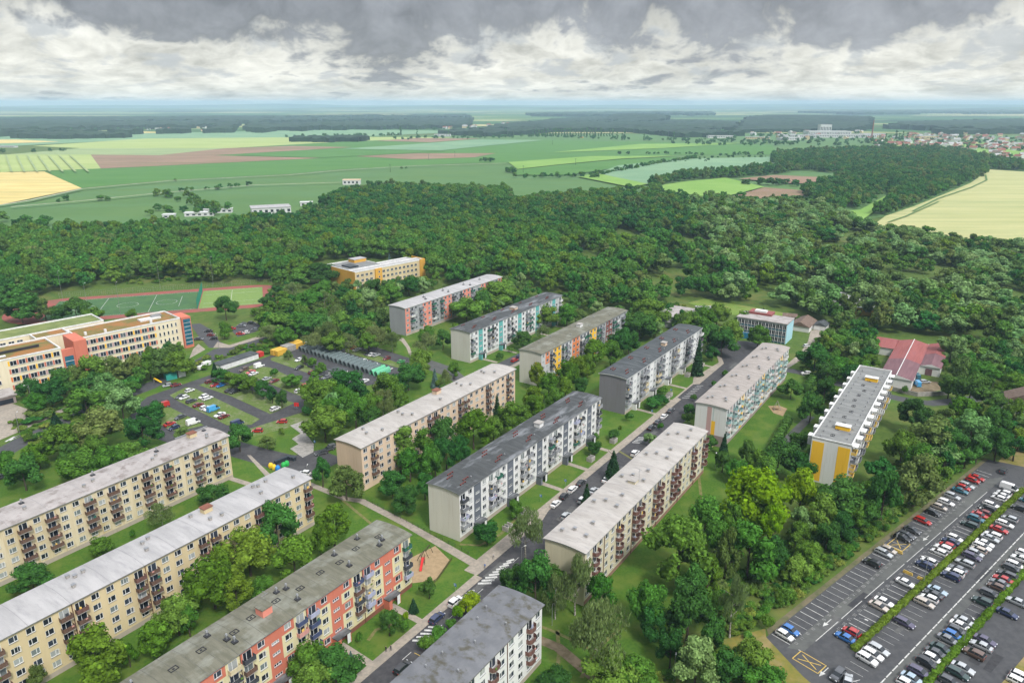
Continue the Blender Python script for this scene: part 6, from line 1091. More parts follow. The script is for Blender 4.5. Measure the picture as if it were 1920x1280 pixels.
# ------------------------------------------------------------------ vegetation
def ico():
    t = (1+5**.5)/2; V = [(-1, t, 0), (1, t, 0), (-1, -t, 0), (1, -t, 0), (0, -1, t), (0, 1, t), (0, -1, -t), (0, 1, -t), (t, 0, -1), (t, 0, 1), (-t, 0, -1), (-t, 0, 1)]
    F = [(0, 11, 5), (0, 5, 1), (0, 1, 7), (0, 7, 10), (0, 10, 11), (1, 5, 9), (5, 11, 4), (11, 10, 2), (10, 7, 6), (7, 1, 8), (3, 9, 4), (3, 4, 2), (3, 2, 6), (3, 6, 8), (3, 8, 9), (4, 9, 5), (2, 4, 11), (6, 2, 10), (8, 6, 7), (9, 8, 1)]
    V = [tuple(c/math.sqrt(1+t*t) for c in v) for v in V]; return np.array(V), np.array(F)
IV, IF = ico()
def crown(name, m, seed, R_=5.5, H=13, kind='round', cards=2600, size=.62, lobes=24, z0=.22, core=True, jit=.55):
    r = np.random.default_rng(seed); hz = H*(1-z0)/2; cz = H*z0+hz; C_ = []
    if kind in ('round', 'birch'):
        d = r.normal(size=(lobes, 3)); d /= np.linalg.norm(d, axis=1)[:, None]; d[:, 2] = np.where(d[:, 2] < -.8, -d[:, 2], d[:, 2]); k = r.uniform(.42, .86, lobes)[:, None]
        c = d*k*np.array([R_, R_, hz])+np.array([0, 0, cz]); lr = r.uniform(.19, .42, lobes)*R_; tp = 1.12-.5*np.clip((c[:, 2]-cz)/hz, -.3, 1)*r.uniform(.3, 1.1); c[:, 0] *= tp*r.uniform(.88, 1.1); c[:, 1] *= tp
    elif kind == 'poplar':
        z = r.uniform(-.9, .9, lobes); a = r.uniform(0, 6.28, lobes); w = np.sqrt(1-z*z*.9); c = np.stack([np.cos(a)*w*R_*.5, np.sin(a)*w*R_*.5, cz+z*hz], 1); lr = r.uniform(.35, .5, lobes)*R_
    elif kind == 'bush':
        a = r.uniform(0, 6.28, lobes); q = np.sqrt(r.uniform(0, 1, lobes))*.7; c = np.stack([np.cos(a)*q*R_, np.sin(a)*q*R_, H*(.3+.35*(1-q**2))+r.uniform(-.05, .1, lobes)*H], 1); lr = r.uniform(.28, .42, lobes)*min(R_, H*1.2)
    P, N = [], []
    if kind != 'spruce': per = np.maximum(1, (cards*lr**2/np.sum(lr**2)).astype(int))
    if kind == 'spruce':
        n = cards; z = 1-np.sqrt(r.uniform(0, 1, n)); a = r.uniform(0, 6.28, n); tier = (z*14) % 1; rad = R_*(1-z)**.9*(.62+.45*(1-tier))*r.uniform(.75, 1.05, n); pos = np.stack([np.cos(a)*rad, np.sin(a)*rad, H*(.05+.95*z)-rad*.15], 1); nn = np.stack([np.cos(a)*.5, np.sin(a)*.5, np.full(n, .75)], 1)
    else:
        for ci, ri, ni in zip(c, lr, per):
            d = r.normal(size=(ni, 3)); d /= np.linalg.norm(d, axis=1)[:, None]; d[:, 2] += .25; q = r.uniform(.82, 1.08, ni)[:, None]
            if kind == 'birch': p = ci+d*ri*q; p[:, 2] -= r.uniform(0, .28, ni)*ri*3*np.linalg.norm(d[:, :2], axis=1)
            else: p = ci+d*ri*q*np.array([1, 1, .88])
            P.append(p); N.append(d)
        pos = np.concatenate(P); nn = np.concatenate(N); n = len(pos)
    nn = nn+r.normal(size=(n, 3))*jit*.8; nn /= np.linalg.norm(nn, axis=1)[:, None]
    if kind == 'birch': nn[:, 2] *= .3; nn /= np.linalg.norm(nn, axis=1)[:, None]
    t = np.cross(nn, r.normal(size=(n, 3))); t /= np.linalg.norm(t, axis=1)[:, None]; b = np.cross(nn, t)
    if kind == 'birch':
        b = np.tile(np.array([0, 0, 1.0]), (n, 1))+r.normal(size=(n, 3))*.15; t = np.cross(nn, b); t /= np.linalg.norm(t, axis=1)[:, None]
    s = size*r.uniform(.6, 1.35, n)[:, None]; asp = (.35, 1.5) if kind == 'birch' else (1, .8)
    if kind == 'spruce': asp = (.8, 1.0)
    q = [r.uniform(.6, 1.2, (n, 1)) for _ in range(4)]; nb = nn*s*.22
    V = np.stack([pos-t*s*asp[0]*q[0]-nb, pos-b*s*asp[1]*q[1]+nb*.5, pos+t*s*asp[0]*q[2]-nb, pos+b*s*asp[1]*q[3]+nb*.5], 1).reshape(-1, 3); F = np.arange(4*n).reshape(n, 4)
    F3 = np.concatenate([F[:, [0, 1, 2]], F[:, [0, 2, 3]]]); 
    if core and kind != 'spruce':
        cv, cf = [], []; o = len(V)
        for ci, ri in zip(c, lr):
            v = IV*(ri*.8)*(1+.18*r.normal(size=(12, 1)))*np.array([1, 1, .85])+ci; cv.append(v); cf.append(IF+o); o += 12
        V = np.concatenate([V]+cv); F3 = np.concatenate([F3]+cf)
    elif kind == 'spruce':
        k = 8; a = np.arange(k)*6.283/k; v = np.concatenate([np.stack([np.cos(a)*R_*.55, np.sin(a)*R_*.55, np.full(k, H*.08)], 1), [[0, 0, H*.9]]]); o = len(V); V = np.concatenate([V, v]); F3 = np.concatenate([F3, np.array([[o+i, o+(i+1) % k, o+k] for i in range(k)])])
    # settle so that nothing dips under the ground
    V[:, 2] = np.maximum(V[:, 2], .15)
    me = npmesh(name, V, F3, [M[m]]); me['R'] = R_; me['H'] = H; return me
def trunkmesh(m, H=13, r0=.32, limbs=5, seed=0):
    r = random.Random(seed); b = MB(); z = 0; p = Vector((0, 0, 0)); rr_ = r0
    for k in range(4):
        q = p+Vector((r.uniform(-.2, .2), r.uniform(-.2, .2), H*.16)); b.tube(p, q, rr_, rr_*.78, M[m], 7); p = q; rr_ *= .78
        if k > 0:
            for _ in range(2):
                a = r.uniform(0, 6.28); l = H*r.uniform(.12, .2); b.tube(p, p+Vector((math.cos(a)*l, math.sin(a)*l, l*.8)), rr_*.55, rr_*.15, M[m], 5)
    return b.mesh('trunk')
TRK = trunkmesh('bark'); TRB = trunkmesh('birchbark', 14, .2, seed=3)
SPEC = {  # code: (leaf, kind, n protos, words, kind word)
 'd': ('leaf_dark', 'round', 3, 'dark green broadleaf tree'), 'g': ('leaf_mid', 'round', 4, 'mid green broadleaf tree'), 'l': ('leaf_linden', 'round', 3, 'dense yellow-green linden tree'), 'y': ('leaf_lime', 'round', 2, 'bright lime green tree'),
 'o': ('leaf_olive', 'round', 2, 'olive green tree'), 'w': ('leaf_silver', 'round', 2, 'pale silvery green tree'), 'b': ('leaf_birch', 'birch', 2, 'drooping pale birch'), 's': ('leaf_spruce', 'spruce', 2, 'dark conifer'), 'c': ('leaf_blue', 'spruce', 1, 'blue-grey spruce'), 'p': ('leaf_mid', 'poplar', 2, 'tall narrow green tree')}
PR = {}
for i, (k, (m, kind, n, w_)) in enumerate(SPEC.items()):
    L_ = []
    for j in range(n):
        sd = 100+i*10+j
        if kind == 'round': L_.append(crown('crown', m, sd, 5.5, 13, 'round', 3600, .36, 24+2*j, .07))
        elif kind == 'birch': L_.append(crown('crown', m, sd, 4.5, 16, 'birch', 3800, .33, 20, .2, core=False))
        elif kind == 'spruce': L_.append(crown('crown', m, sd, 3, 16, 'spruce', 2200, .42))
        elif kind == 'poplar': L_.append(crown('crown', m, sd, 3.2, 16, 'poplar', 2600, .36, 22, .08))
    PR[k] = L_
BUSH = {k: [crown('crown', m, 300+i*5+j, 2.5, 3.2, 'bush', 900, .2, 12, 0) for j in range(2)] for i, (k, m) in enumerate((('d', 'leaf_dark'), ('g', 'leaf_mid'), ('y', 'leaf_lime'), ('w', 'leaf_bank'), ('o', 'leaf_olive')))}
rt = random.Random(21); ntrees = 0; KEEP = {}
SZ = lambda H: 'small ' if H < 8 else ('tall ' if H > 14 else '')
def place_tree(x, y, rad, H, sp, label, group=None, bush=False, trunk=True):
    global ntrees
    if bush:
        me = rt.choice(BUSH.get(sp, BUSH['g'])); s = rad/2.5; o = empty('shrub', (x, y, 0), rt.uniform(0, 6.28)); tag(o, label, 'shrub', group); inst('foliage', me, o, scale=(s, s, H/3.2)); return o
    L_ = PR[sp]; me = L_[rt.randrange(len(L_))]; s = rad/me['R']; o = empty({'s': 'conifer_tree', 'c': 'spruce_tree', 'b': 'birch_tree', 'l': 'linden_tree'}.get(sp, 'broadleaf_tree'), (x, y, 0), rt.uniform(0, 6.28)); tag(o, label, 'tree', group)
    c = inst('crown', me, o, scale=(s*rt.uniform(.92, 1.12), s*rt.uniform(.9, 1.06), H/me['H'])); KEEP.setdefault(sp, c)
    if trunk: t = (TRB if sp == 'b' else TRK); k = H/13; inst('trunk', t, o, scale=(k, k, k*(1 if sp != 's' else 1.3)))
    ntrees += 1; return o
TREEPOS = []
def zone(where, group, L_):
    items = []
    for cx, cy, w, H, sp in L_:
        H = H*(1.06 if sp in 'lgdoyw' and H > 6 else 1)
        bush = H < 4.6 and sp not in 'sc'
        x, y, _ = G(cx, cy, H*(.5 if bush else .56)); rad = w*depth((x, y, H*.5))/FPX/2*(1.08 if sp != 's' else 1.15); items.append((-y, x, y, rad, H, sp, bush)); TREEPOS.append((x, y, rad))
    items.sort()
    for j, (_, x, y, rad, H, sp, bush) in enumerate(sorted(items, key=lambda t: t[2])):
        wd = SPEC[sp][3] if not bush else {'d': 'dark green rounded shrub', 'g': 'green rounded shrub', 'y': 'lime green shrub', 'w': 'pale green shrub', 'o': 'olive shrub'}[sp if sp in 'dgywo' else 'g']
        place_tree(x, y, rad, H, sp, f'{SZ(H) if not bush else ""}{wd} {where}, {ORD[j]} nearest', group, bush)
zone('between the yellow and coral blocks', 'trees between the yellow and coral blocks', [(178, 1225, 118, 13, 'l'), (291, 1194, 72, 10, 'l'), (240, 1226, 34, 6, 'l'), (330, 1150, 60, 10, 'g'), (396, 1086, 82, 14, 'l'), (441, 1108, 62, 10, 'l'), (464, 1028, 78, 14, 'l'), (517, 985, 76, 15, 'd'), (549, 1040, 72, 12, 'l'), (624, 980, 60, 14, 'l'), (600, 1008, 36, 10, 'l'), (492, 1100, 40, 7, 'g'), (360, 1110, 34, 9, 'g'), (415, 1060, 44, 12, 'l'), (18, 1262, 38, 8, 'g'), (70, 1268, 32, 6, 'o'), (352, 1160, 34, 8, 'g')])
zone('on the lawn between the two yellow blocks', 'trees between the yellow blocks', [(59, 1080, 60, 7, 'd'), (190, 1022, 40, 6, 'g'), (301, 965, 46, 8, 'b'), (397, 926, 58, 7, 'd'), (249, 1001, 14, 3, 'g')])
zone('behind the pale stained yellow block', 'trees behind the pale yellow block', [(42, 885, 58, 11, 'd'), (10, 868, 50, 10, 'g'), (70, 852, 46, 9, 'l'), (150, 872, 66, 10, 'g'), (112, 822, 60, 12, 'g'), (200, 862, 62, 11, 'g'), (240, 850, 58, 9, 'g'), (192, 800, 82, 14, 'o'), (265, 805, 66, 12, 'd'), (104, 790, 30, 9, 's'), (67, 752, 38, 9, 'g'), (92, 735, 56, 11, 'd'), (118, 712, 44, 11, 'd'), (52, 725, 36, 9, 'd'), (160, 752, 62, 12, 'g'), (200, 728, 56, 14, 'w'), (226, 752, 62, 13, 'w'), (170, 692, 58, 14, 'g'), (140, 708, 34, 11, 'o'), (215, 692, 46, 12, 'o'), (250, 688, 42, 12, 'o'), (278, 680, 44, 13, 'g'), (303, 678, 44, 13, 'o'), (330, 680, 46, 12, 'g'), (337, 660, 16, 11, 'p'), (342, 812, 30, 5, 'o'), (447, 818, 48, 10, 'd'), (75, 772, 50, 3, 'o'), (60, 790, 40, 2.5, 'd'), (128, 850, 36, 8, 'd'), (285, 770, 44, 9, 'd'), (175, 835, 40, 9, 'g'), (28, 700, 10, 4, 'g')])
zone('on the parking ground islands', 'small trees of the parking ground', [(413, 703, 32, 7, 'd'), (434, 710, 30, 6.5, 'g'), (452, 714, 34, 7, 'g'), (472, 720, 32, 7.5, 'g'), (492, 728, 26, 7.5, 'd'), (509, 738, 20, 7.5, 'd'), (528, 744, 20, 8, 'd'), (402, 690, 14, 7, 's'), (546, 712, 34, 6, 'g'), (515, 699, 18, 4, 'g'), (540, 665, 16, 5, 'o'), (571, 674, 14, 5, 'o'), (585, 678, 17, 5, 'g'), (601, 690, 23, 6, 'g')])
zone('around the concrete steps', 'trees near the steps', [(500, 828, 28, 5, 'o'), (528, 808, 14, 3, 'g'), (597, 735, 58, 13, 'g'), (607, 790, 74, 14, 'g'), (650, 712, 64, 12, 'd'), (665, 765, 42, 14, 'g'), (727, 725, 50, 13, 'g'), (717, 752, 40, 11, 'b'), (727, 765, 30, 9, 'b'), (765, 703, 58, 12, 'd'), (787, 688, 34, 10, 'g'), (815, 706, 17, 9, 'c'), (836, 708, 24, 9, 'b'), (851, 692, 22, 8, 'g'), (822, 720, 14, 4, 'g'), (750, 747, 30, 8, 'g'), (695, 780, 40, 10, 'd'), (697, 755, 38, 10, 'g'), (640, 745, 44, 11, 'g'), (603, 882, 28, 10, 'd'), (648, 902, 60, 11, 'o'), (620, 770, 50, 12, 'g'), (575, 770, 20, 4, 'd')])
zone('in front of the peach block', 'trees in front of the peach block', [(757, 840, 44, 15, 'p'), (768, 866, 40, 12, 'g'), (795, 838, 38, 14, 'p'), (806, 862, 38, 13, 'g'), (832, 812, 50, 13, 'd'), (836, 845, 44, 12, 'd'), (735, 905, 46, 9, 'd'), (762, 935, 44, 8, 'd'), (796, 908, 36, 9, 'd'), (888, 802, 72, 14, 'l'), (960, 780, 58, 13, 'g'), (1000, 762, 42, 12, 'l'), (932, 764, 18, 13, 's'), (815, 865, 30, 12, 'd'), (865, 840, 36, 11, 'd'), (925, 800, 30, 10, 'g')])
zone('before the block with coloured panels', 'trees before the panelled block', [(1008, 704, 38, 13, 'l'), (1029, 722, 38, 12, 'l'), (1063, 700, 40, 14, 'l'), (1084, 690, 38, 13, 'l'), (1061, 727, 30, 10, 'l'), (1000, 745, 40, 12, 'l'), (1116, 660, 42, 14, 'l'), (1146, 660, 34, 13, 'g'), (1102, 684, 34, 12, 'l'), (1040, 745, 30, 9, 'g'), (1166, 638, 42, 14, 'd'), (1159, 600, 60, 15, 'd'), (1200, 608, 58, 15, 'd'), (1217, 582, 66, 15, 'g'), (1229, 617, 30, 9, 'w'), (1090, 720, 26, 9, 'd'), (1180, 640, 34, 11, 'd')])
zone('around the turquoise-striped block', 'trees around the turquoise-striped block', [(1020, 588, 54, 14, 'g'), (1063, 588, 38, 12, 'g'), (1085, 594, 26, 9, 'o'), (1017, 622, 28, 9, 'b'), (981, 636, 32, 9, 'd'), (1120, 576, 24, 8, 'w'), (937, 668, 14, 4, 'd'), (800, 625, 28, 9, 'g'), (798, 645, 44, 13, 'b'), (830, 635, 34, 10, 'd'), (855, 611, 16, 4, 'g'), (789, 672, 38, 10, 'g'), (958, 655, 10, 3, 'w')])
zone('around the salmon pink and grey block', 'trees around the salmon pink block', [(874, 577, 64, 14, 'g'), (927, 546, 78, 15, 'g'), (905, 562, 40, 12, 'd'), (707, 630, 54, 12, 'b'), (675, 616, 48, 12, 'g'), (656, 620, 40, 11, 'd'), (629, 590, 32, 13, 'b'), (587, 607, 56, 12, 'd'), (560, 602, 44, 12, 'g'), (681, 558, 40, 12, 'w'), (662, 561, 36, 12, 'g'), (606, 540, 42, 12, 'g'), (601, 510, 60, 14, 'd'), (570, 510, 40, 13, 'g'), (704, 538, 28, 12, 'd'), (732, 548, 40, 12, 'g'), (766, 533, 42, 13, 'd'), (686, 586, 14, 8, 's'), (705, 586, 10, 6, 's'), (730, 484, 10, 9, 'c'), (548, 545, 34, 12, 'b'), (580, 560, 50, 12, 'g'), (608, 560, 36, 11, 'b'), (520, 605, 58, 12, 'g'), (505, 625, 40, 10, 'b'), (535, 628, 42, 10, 'g'), (590, 640, 46, 10, 'b'), (625, 640, 44, 11, 'g'), (652, 640, 44, 10, 'b'), (640, 600, 40, 11, 'g'), (735, 640, 36, 10, 'b'), (690, 640, 36, 10, 'g'), (545, 575, 40, 11, 'g'), (615, 620, 40, 11, 'b')])
zone('beside the mauve-grey gabled block', 'trees beside the mauve-grey block', [(1310, 664, 22, 18, 's'), (1219, 756, 40, 4.4, 'd'), (1236, 750, 34, 4.3, 'd'), (1242, 734, 24, 4, 'g'), (1336, 662, 24, 7, 'd'), (1329, 630, 50, 14, 'd'), (1354, 640, 46, 13, 'd'), (1372, 622, 44, 14, 'g'), (1317, 596, 50, 14, 'g'), (1345, 587, 42, 13, 'g'), (1180, 783, 18, 4, 'd'), (1150, 814, 24, 4.2, 'd'), (1115, 837, 26, 6, 'd'), (1162, 804, 10, 3, 'g'), (1117, 817, 13, 3, 'g'), (1396, 600, 40, 12, 'g'), (1422, 628, 40, 12, 'g'), (1290, 600, 40, 12, 'g')])
zone('beside the main street', 'trees beside the main street', [(1100, 927, 22, 9, 's'), (1150, 869, 30, 11, 's'), (1220, 822, 22, 5, 'w'), (913, 995, 46, 7.5, 'd'), (965, 952, 28, 6, 'g'), (986, 996, 60, 17, 'b'), (1004, 1085, 66, 14, 'd'), (960, 1082, 44, 9, 'd'), (1038, 1092, 48, 11, 'd'), (882, 1128, 44, 6, 'y'), (858, 1150, 24, 4, 'y'), (825, 1186, 36, 3.5, 'g'), (800, 1206, 36, 4, 'g'), (843, 1170, 26, 3, 'g'), (804, 1101, 30, 6, 'd'), (775, 1132, 18, 4, 's'), (729, 1163, 36, 7, 'd'), (756, 1175, 24, 4, 'g'), (761, 1154, 12, 2.5, 'y'), (578, 1236, 70, 9, 'g'), (628, 1246, 80, 9, 'd'), (658, 1231, 14, 4, 'c'), (673, 1196, 16, 3, 'g'), (590, 1270, 60, 8, 'g'), (1293, 766, 22, 5.5, 'd'), (1290, 784, 26, 4.4, 'g'), (1330, 828, 28, 6, 'd'), (1240, 800, 14, 3, 'g'), (1300, 745, 14, 3, 'd'), (1340, 720, 14, 3, 'd'), (1360, 700, 14, 3, 'd')])
zone('on the lawn right of the ivory block', 'trees right of the ivory block', [(1080, 1090, 60, 17, 'b'), (1042, 1112, 42, 13, 'b'), (1128, 1108, 52, 12, 'g'), (1119, 1188, 106, 19, 'b'), (1146, 1256, 90, 9, 'g'), (1214, 1131, 62, 13, 'g'), (1274, 1026, 102, 18, 'g'), (1324, 972, 60, 15, 'g'), (1330, 1075, 48, 11, 'l'), (1407, 1028, 98, 16, 'g'), (1363, 1036, 52, 14, 'o'), (1416, 935, 112, 19, 'y'), (1448, 985, 48, 13, 'y'), (1502, 925, 60, 15, 'y'), (1500, 1000, 36, 8, 'g'), (1291, 1147, 80, 14, 'd'), (1336, 1184, 46, 11, 'd'), (1375, 1130, 52, 17, 'b'), (1306, 1238, 82, 12, 'w'), (1258, 1216, 46, 9, 'd'), (1366, 1258, 62, 9, 'd'), (1407, 1230, 66, 9, 'g'), (1428, 1266, 74, 7, 'g'), (1190, 1264, 76, 8, 'g'), (1300, 1090, 50, 10, 'd'), (1225, 1165, 50, 9, 'd'), (1345, 1010, 50, 12, 'g'), (1375, 975, 50, 13, 'g'), (1450, 1040, 50, 11, 'd'), (1330, 1130, 40, 9, 'g'), (1040, 1270, 60, 5, 'd'), (1436, 1165, 30, 4, 'g')])
zone('between taupe-roofed and yellow-gabled blocks', 'trees by the yellow-gabled block', [(1462, 852, 72, 13, 'd'), (1403, 846, 28, 9, 'd'), (1425, 866, 40, 10, 'g'), (1356, 861, 28, 8, 'd'), (1358, 831, 18, 9, 's'), (1525, 862, 28, 9, 'd'), (1500, 824, 38, 8, 'd'), (1521, 763, 40, 11, 'd'), (1484, 728, 42, 8, 'd'), (1529, 668, 54, 13, 'd'), (1547, 728, 36, 10, 'd'), (1380, 880, 40, 8, 'g'), (1440, 880, 40, 10, 'g'), (1500, 872, 44, 11, 'd')])
zone('between yellow-gabled block and car park', 'trees above the car park bank', [(1572, 930, 82, 15, 'd'), (1540, 960, 60, 12, 'g'), (1660, 925, 54, 17, 'd'), (1721, 897, 74, 16, 'o'), (1692, 836, 54, 13, 'g'), (1727, 862, 52, 13, 'g'), (1714, 775, 56, 14, 'd'), (1747, 819, 78, 14, 'o'), (1821, 808, 66, 16, 'w'), (1869, 797, 54, 14, 'd'), (1806, 766, 54, 10, 'l'), (1823, 724, 58, 15, 'd'), (1782, 720, 36, 11, 'd'), (1800, 694, 44, 13, 'o'), (1841, 700, 50, 12, 'g'), (1786, 650, 48, 13, 'w'), (1771, 683, 16, 6, 'g'), (1872, 830, 44, 12, 'd'), (1902, 766, 36, 10, 'g'), (1780, 830, 56, 13, 'd'), (1552, 1005, 44, 9, 'd'), (1580, 985, 44, 9, 'd'), (1600, 960, 46, 10, 'g'), (1625, 960, 40, 9, 'd'), (1490, 1065, 54, 7, 'g'), (1520, 1040, 50, 8, 'g'), (1860, 750, 44, 11, 'd'), (1900, 720, 46, 11, 'g'), (1835, 840, 40, 10, 'd')])
zone('around the farm and the driveway', 'trees around the farm', [(1552, 697, 44, 10, 'd'), (1572, 684, 50, 9, 'g'), (1605, 684, 44, 9, 'g'), (1631, 650, 30, 8, 'g'), (1572, 640, 40, 8, 'g'), (1631, 678, 34, 8, 'g'), (1697, 731, 15, 4, 'g'), (1430, 590, 24, 9, 's'), (1500, 600, 20, 4, 'g'), (1600, 700, 40, 9, 'd'), (1560, 650, 30, 7, 'g')])
zone('around the cream school', 'trees around the cream school', [(37, 577, 70, 15, 'd'), (82, 579, 36, 12, 'o'), (140, 577, 54, 12, 'd'), (175, 588, 34, 9, 'g'), (247, 587, 20, 6, 'g'), (422, 574, 38, 14, 'd'), (420, 617, 24, 9, 'g'), (478, 584, 16, 5, 'g'), (110, 585, 30, 10, 'd')])
# hedges in the car park
def hedge(name, a, b_, w, h, lb, m='leaf_hedge', cards=9000, size=.16):
    a, b_ = Vector(a), Vector(b_); d = b_-a; L_ = d.length; ang = math.atan2(d.y, d.x); r = np.random.default_rng(int(L_*10)); n = cards
    x = r.uniform(0, L_, n); side = r.uniform(0, 1, n); wv = 1+.16*np.sin(x*1.3)+.1*np.sin(x*3.1+1); per = side*(2*h+w)
    y = np.where(per < h, -w/2, np.where(per < h+w, per-h-w/2, w/2))*wv; z = np.where(per < h, per, np.where(per < h+w, h, 2*h+w-per))*(.92+.08*np.sin(x*2.1)); pos = np.stack([x, y, z], 1)+r.normal(size=(n, 3))*.06
    nn = r.normal(size=(n, 3))+np.stack([np.zeros(n), np.sign(y)*(z < h*.9), 1.2*(z >= h*.85)], 1); nn /= np.linalg.norm(nn, axis=1)[:, None]; t = np.cross(nn, r.normal(size=(n, 3))); t /= np.linalg.norm(t, axis=1)[:, None]; b = np.cross(nn, t); s = size*r.uniform(.6, 1.4, n)[:, None]
    V = np.stack([pos-t*s, pos-b*s, pos+t*s, pos+b*s], 1).reshape(-1, 3); V[:, 2] = np.maximum(V[:, 2], .06); F = np.arange(4*n).reshape(n, 4)
    k = int(L_/1.2); bx = []; bf = []; o = len(V)
    for i in range(k):
        xa, xb = L_*i/k+.03, L_*(i+1)/k-.03; ww = w*.46*(1+.16*math.sin(xa*1.3)); hh = h*.93
        bx += [(xa, -ww, .05), (xb, -ww, .05), (xb, ww, .05), (xa, ww, .05), (xa, -ww, hh), (xb, -ww, hh), (xb, ww, hh), (xa, ww, hh)]; bf += [[o+j for j in q] for q in ((4, 5, 6, 7), (0, 1, 5, 4), (1, 2, 6, 5), (2, 3, 7, 6), (3, 0, 4, 7))]; o += 8
    me = npmesh(name, np.concatenate([V, np.array(bx)]), np.concatenate([F, np.array(bf)]), [M[m]]); o_ = inst(name, me, None, tuple(a), ang); tag(o_, lb, 'hedge'); return o_
hedge('hedge', P_(-.5, 0), P_(113, 0), 1.35, 1.0, 'clipped bright green hedge between the first and second car rows, left one', cards=14000)
hedge('hedge', P_(-14, 15), P_(112, 15), 1.35, 1.0, 'clipped bright green hedge on the right side of the car park', cards=14000)
hedge('hedge', G(1441, 860), G(1478, 792), 2.4, 3.2, 'tall dark clipped hedge behind the colourful block lawn', 'leaf_dark', 5000, .25)
hedge('hedge', G(1512, 738), G(1525, 715), 2.6, 4.2, 'dark upright hedge by the lane beside the colourful block', 'leaf_dark', 2500, .28)
# ------------------------------------------------------------------ masses: bank shrubs, forest, far woods
def scatter(name, pts, srcs, label=None, cat=None, mincols=None):
    n = len(pts); me = bpy.data.meshes.new(name); A = np.array([(p[0], p[1], p[2]) for p in pts], dtype=np.float32); me.vertices.add(n); me.vertices.foreach_set('co', A.ravel())
    at_ = me.attributes.new('sc', 'FLOAT_VECTOR', 'POINT'); at_.data.foreach_set('vector', np.array([(p[3], p[3], p[4]) for p in pts], dtype=np.float32).ravel())
    at_ = me.attributes.new('rot', 'FLOAT', 'POINT'); at_.data.foreach_set('value', RNG.uniform(0, 6.28, n).astype(np.float32)); at_ = me.attributes.new('idx', 'INT', 'POINT'); at_.data.foreach_set('value', np.array([p[5] for p in pts], dtype=np.int32))
    o = inst(name, me); o['kind'] = 'stuff'
    if label: o['label'] = label
    if cat: o['category'] = cat
    ng = bpy.data.node_groups.new(name, 'GeometryNodeTree'); ng.interface.new_socket('Geometry', in_out='INPUT', socket_type='NodeSocketGeometry'); ng.interface.new_socket('Geometry', in_out='OUTPUT', socket_type='NodeSocketGeometry'); N = ng.nodes; L = ng.links
    gi = N.new('NodeGroupInput'); go = N.new('NodeGroupOutput'); ip = N.new('GeometryNodeInstanceOnPoints'); gj = N.new('GeometryNodeJoinGeometry')
    for s in reversed(srcs):
        oi = N.new('GeometryNodeObjectInfo'); oi.inputs['Object'].default_value = s; oi.inputs['As Instance'].default_value = True; L.new(oi.outputs['Geometry'], gj.inputs[0])
    def na(nm, t): x = N.new('GeometryNodeInputNamedAttribute'); x.data_type = t; x.inputs['Name'].default_value = nm; return x.outputs[0]
    cx = N.new('ShaderNodeCombineXYZ'); L.new(na('rot', 'FLOAT'), cx.inputs[2]); L.new(gi.outputs[0], ip.inputs['Points']); L.new(gj.outputs[0], ip.inputs['Instance']); ip.inputs['Pick Instance'].default_value = True
    L.new(na('idx', 'INT'), ip.inputs['Instance Index']); L.new(cx.outputs[0], ip.inputs['Rotation']); L.new(na('sc', 'FLOAT_VECTOR'), ip.inputs['Scale']); L.new(ip.outputs[0], go.inputs[0])
    md = o.modifiers.new('scatter', 'NODES'); md.node_group = ng; return o
# lighter crowns for the forest, carried by real forest trees
FC = {}
for i, (k, m) in enumerate((('d', 'leaf_wood_dark'), ('g', 'leaf_wood_mid'), ('l', 'leaf_wood_light'), ('o', 'leaf_olive'), ('w', 'leaf_silver'), ('y', 'leaf_linden'))):
    FC[k] = [crown('crown', m, 500+i*7+j, 5.5, 14, 'round', 1000, .6, 13, .1) for j in range(2)]
FP = {}
OCC = [(x, y, r) for x, y, r in TREEPOS]
def blocked(x, y, r):
    for a, b_, c in OCC:
        if (a-x)**2+(b_-y)**2 < ((c+r)*.62)**2: return True
    return False
FOREST = [(-700, 600), (-700, 446), (0, 444), (130, 442), (300, 438), (420, 432), (480, 424), (560, 420), (590, 392), (640, 366), (700, 358), (950, 362), (960, 384), (1130, 370), (1230, 374), (1290, 384), (1350, 384), (1500, 384), (1560, 396), (1600, 425), (1660, 440), (1780, 458), (1930, 475), (2300, 490), (2600, 800), (2100, 900), (1990, 860), (1930, 700), (1860, 640), (1790, 640), (1720, 632), (1650, 625), (1560, 615), (1500, 598), (1440, 590), (1300, 568), (1270, 560), (1200, 595), (1160, 585), (1060, 556), (960, 530), (930, 520), (860, 540), (800, 520), (790, 505), (740, 486), (620, 490), (560, 545), (530, 540), (500, 530), (330, 530), (240, 528), (130, 545), (60, 560), (0, 575), (0, 600)]
FW = [(p[0], p[1]) for p in gs(FOREST)]
HILL = [(1446, 308), (1450, 294), (1480, 290), (1560, 286), (1700, 282), (1790, 286), (1850, 302), (1920, 312), (2300, 322), (2300, 334), (1920, 322), (1845, 318), (1846, 330), (1815, 345), (1775, 362), (1705, 388), (1655, 408), (1640, 405), (1680, 375), (1660, 358), (1620, 390), (1560, 396), (1520, 380), (1500, 362), (1540, 350), (1580, 338), (1590, 330), (1560, 325), (1500, 320), (1460, 328), (1380, 334), (1300, 338), (1230, 352), (1215, 348), (1290, 332), (1380, 325), (1450, 318), (1470, 312)]
HW = [(p[0], p[1]) for p in gs(HILL)]
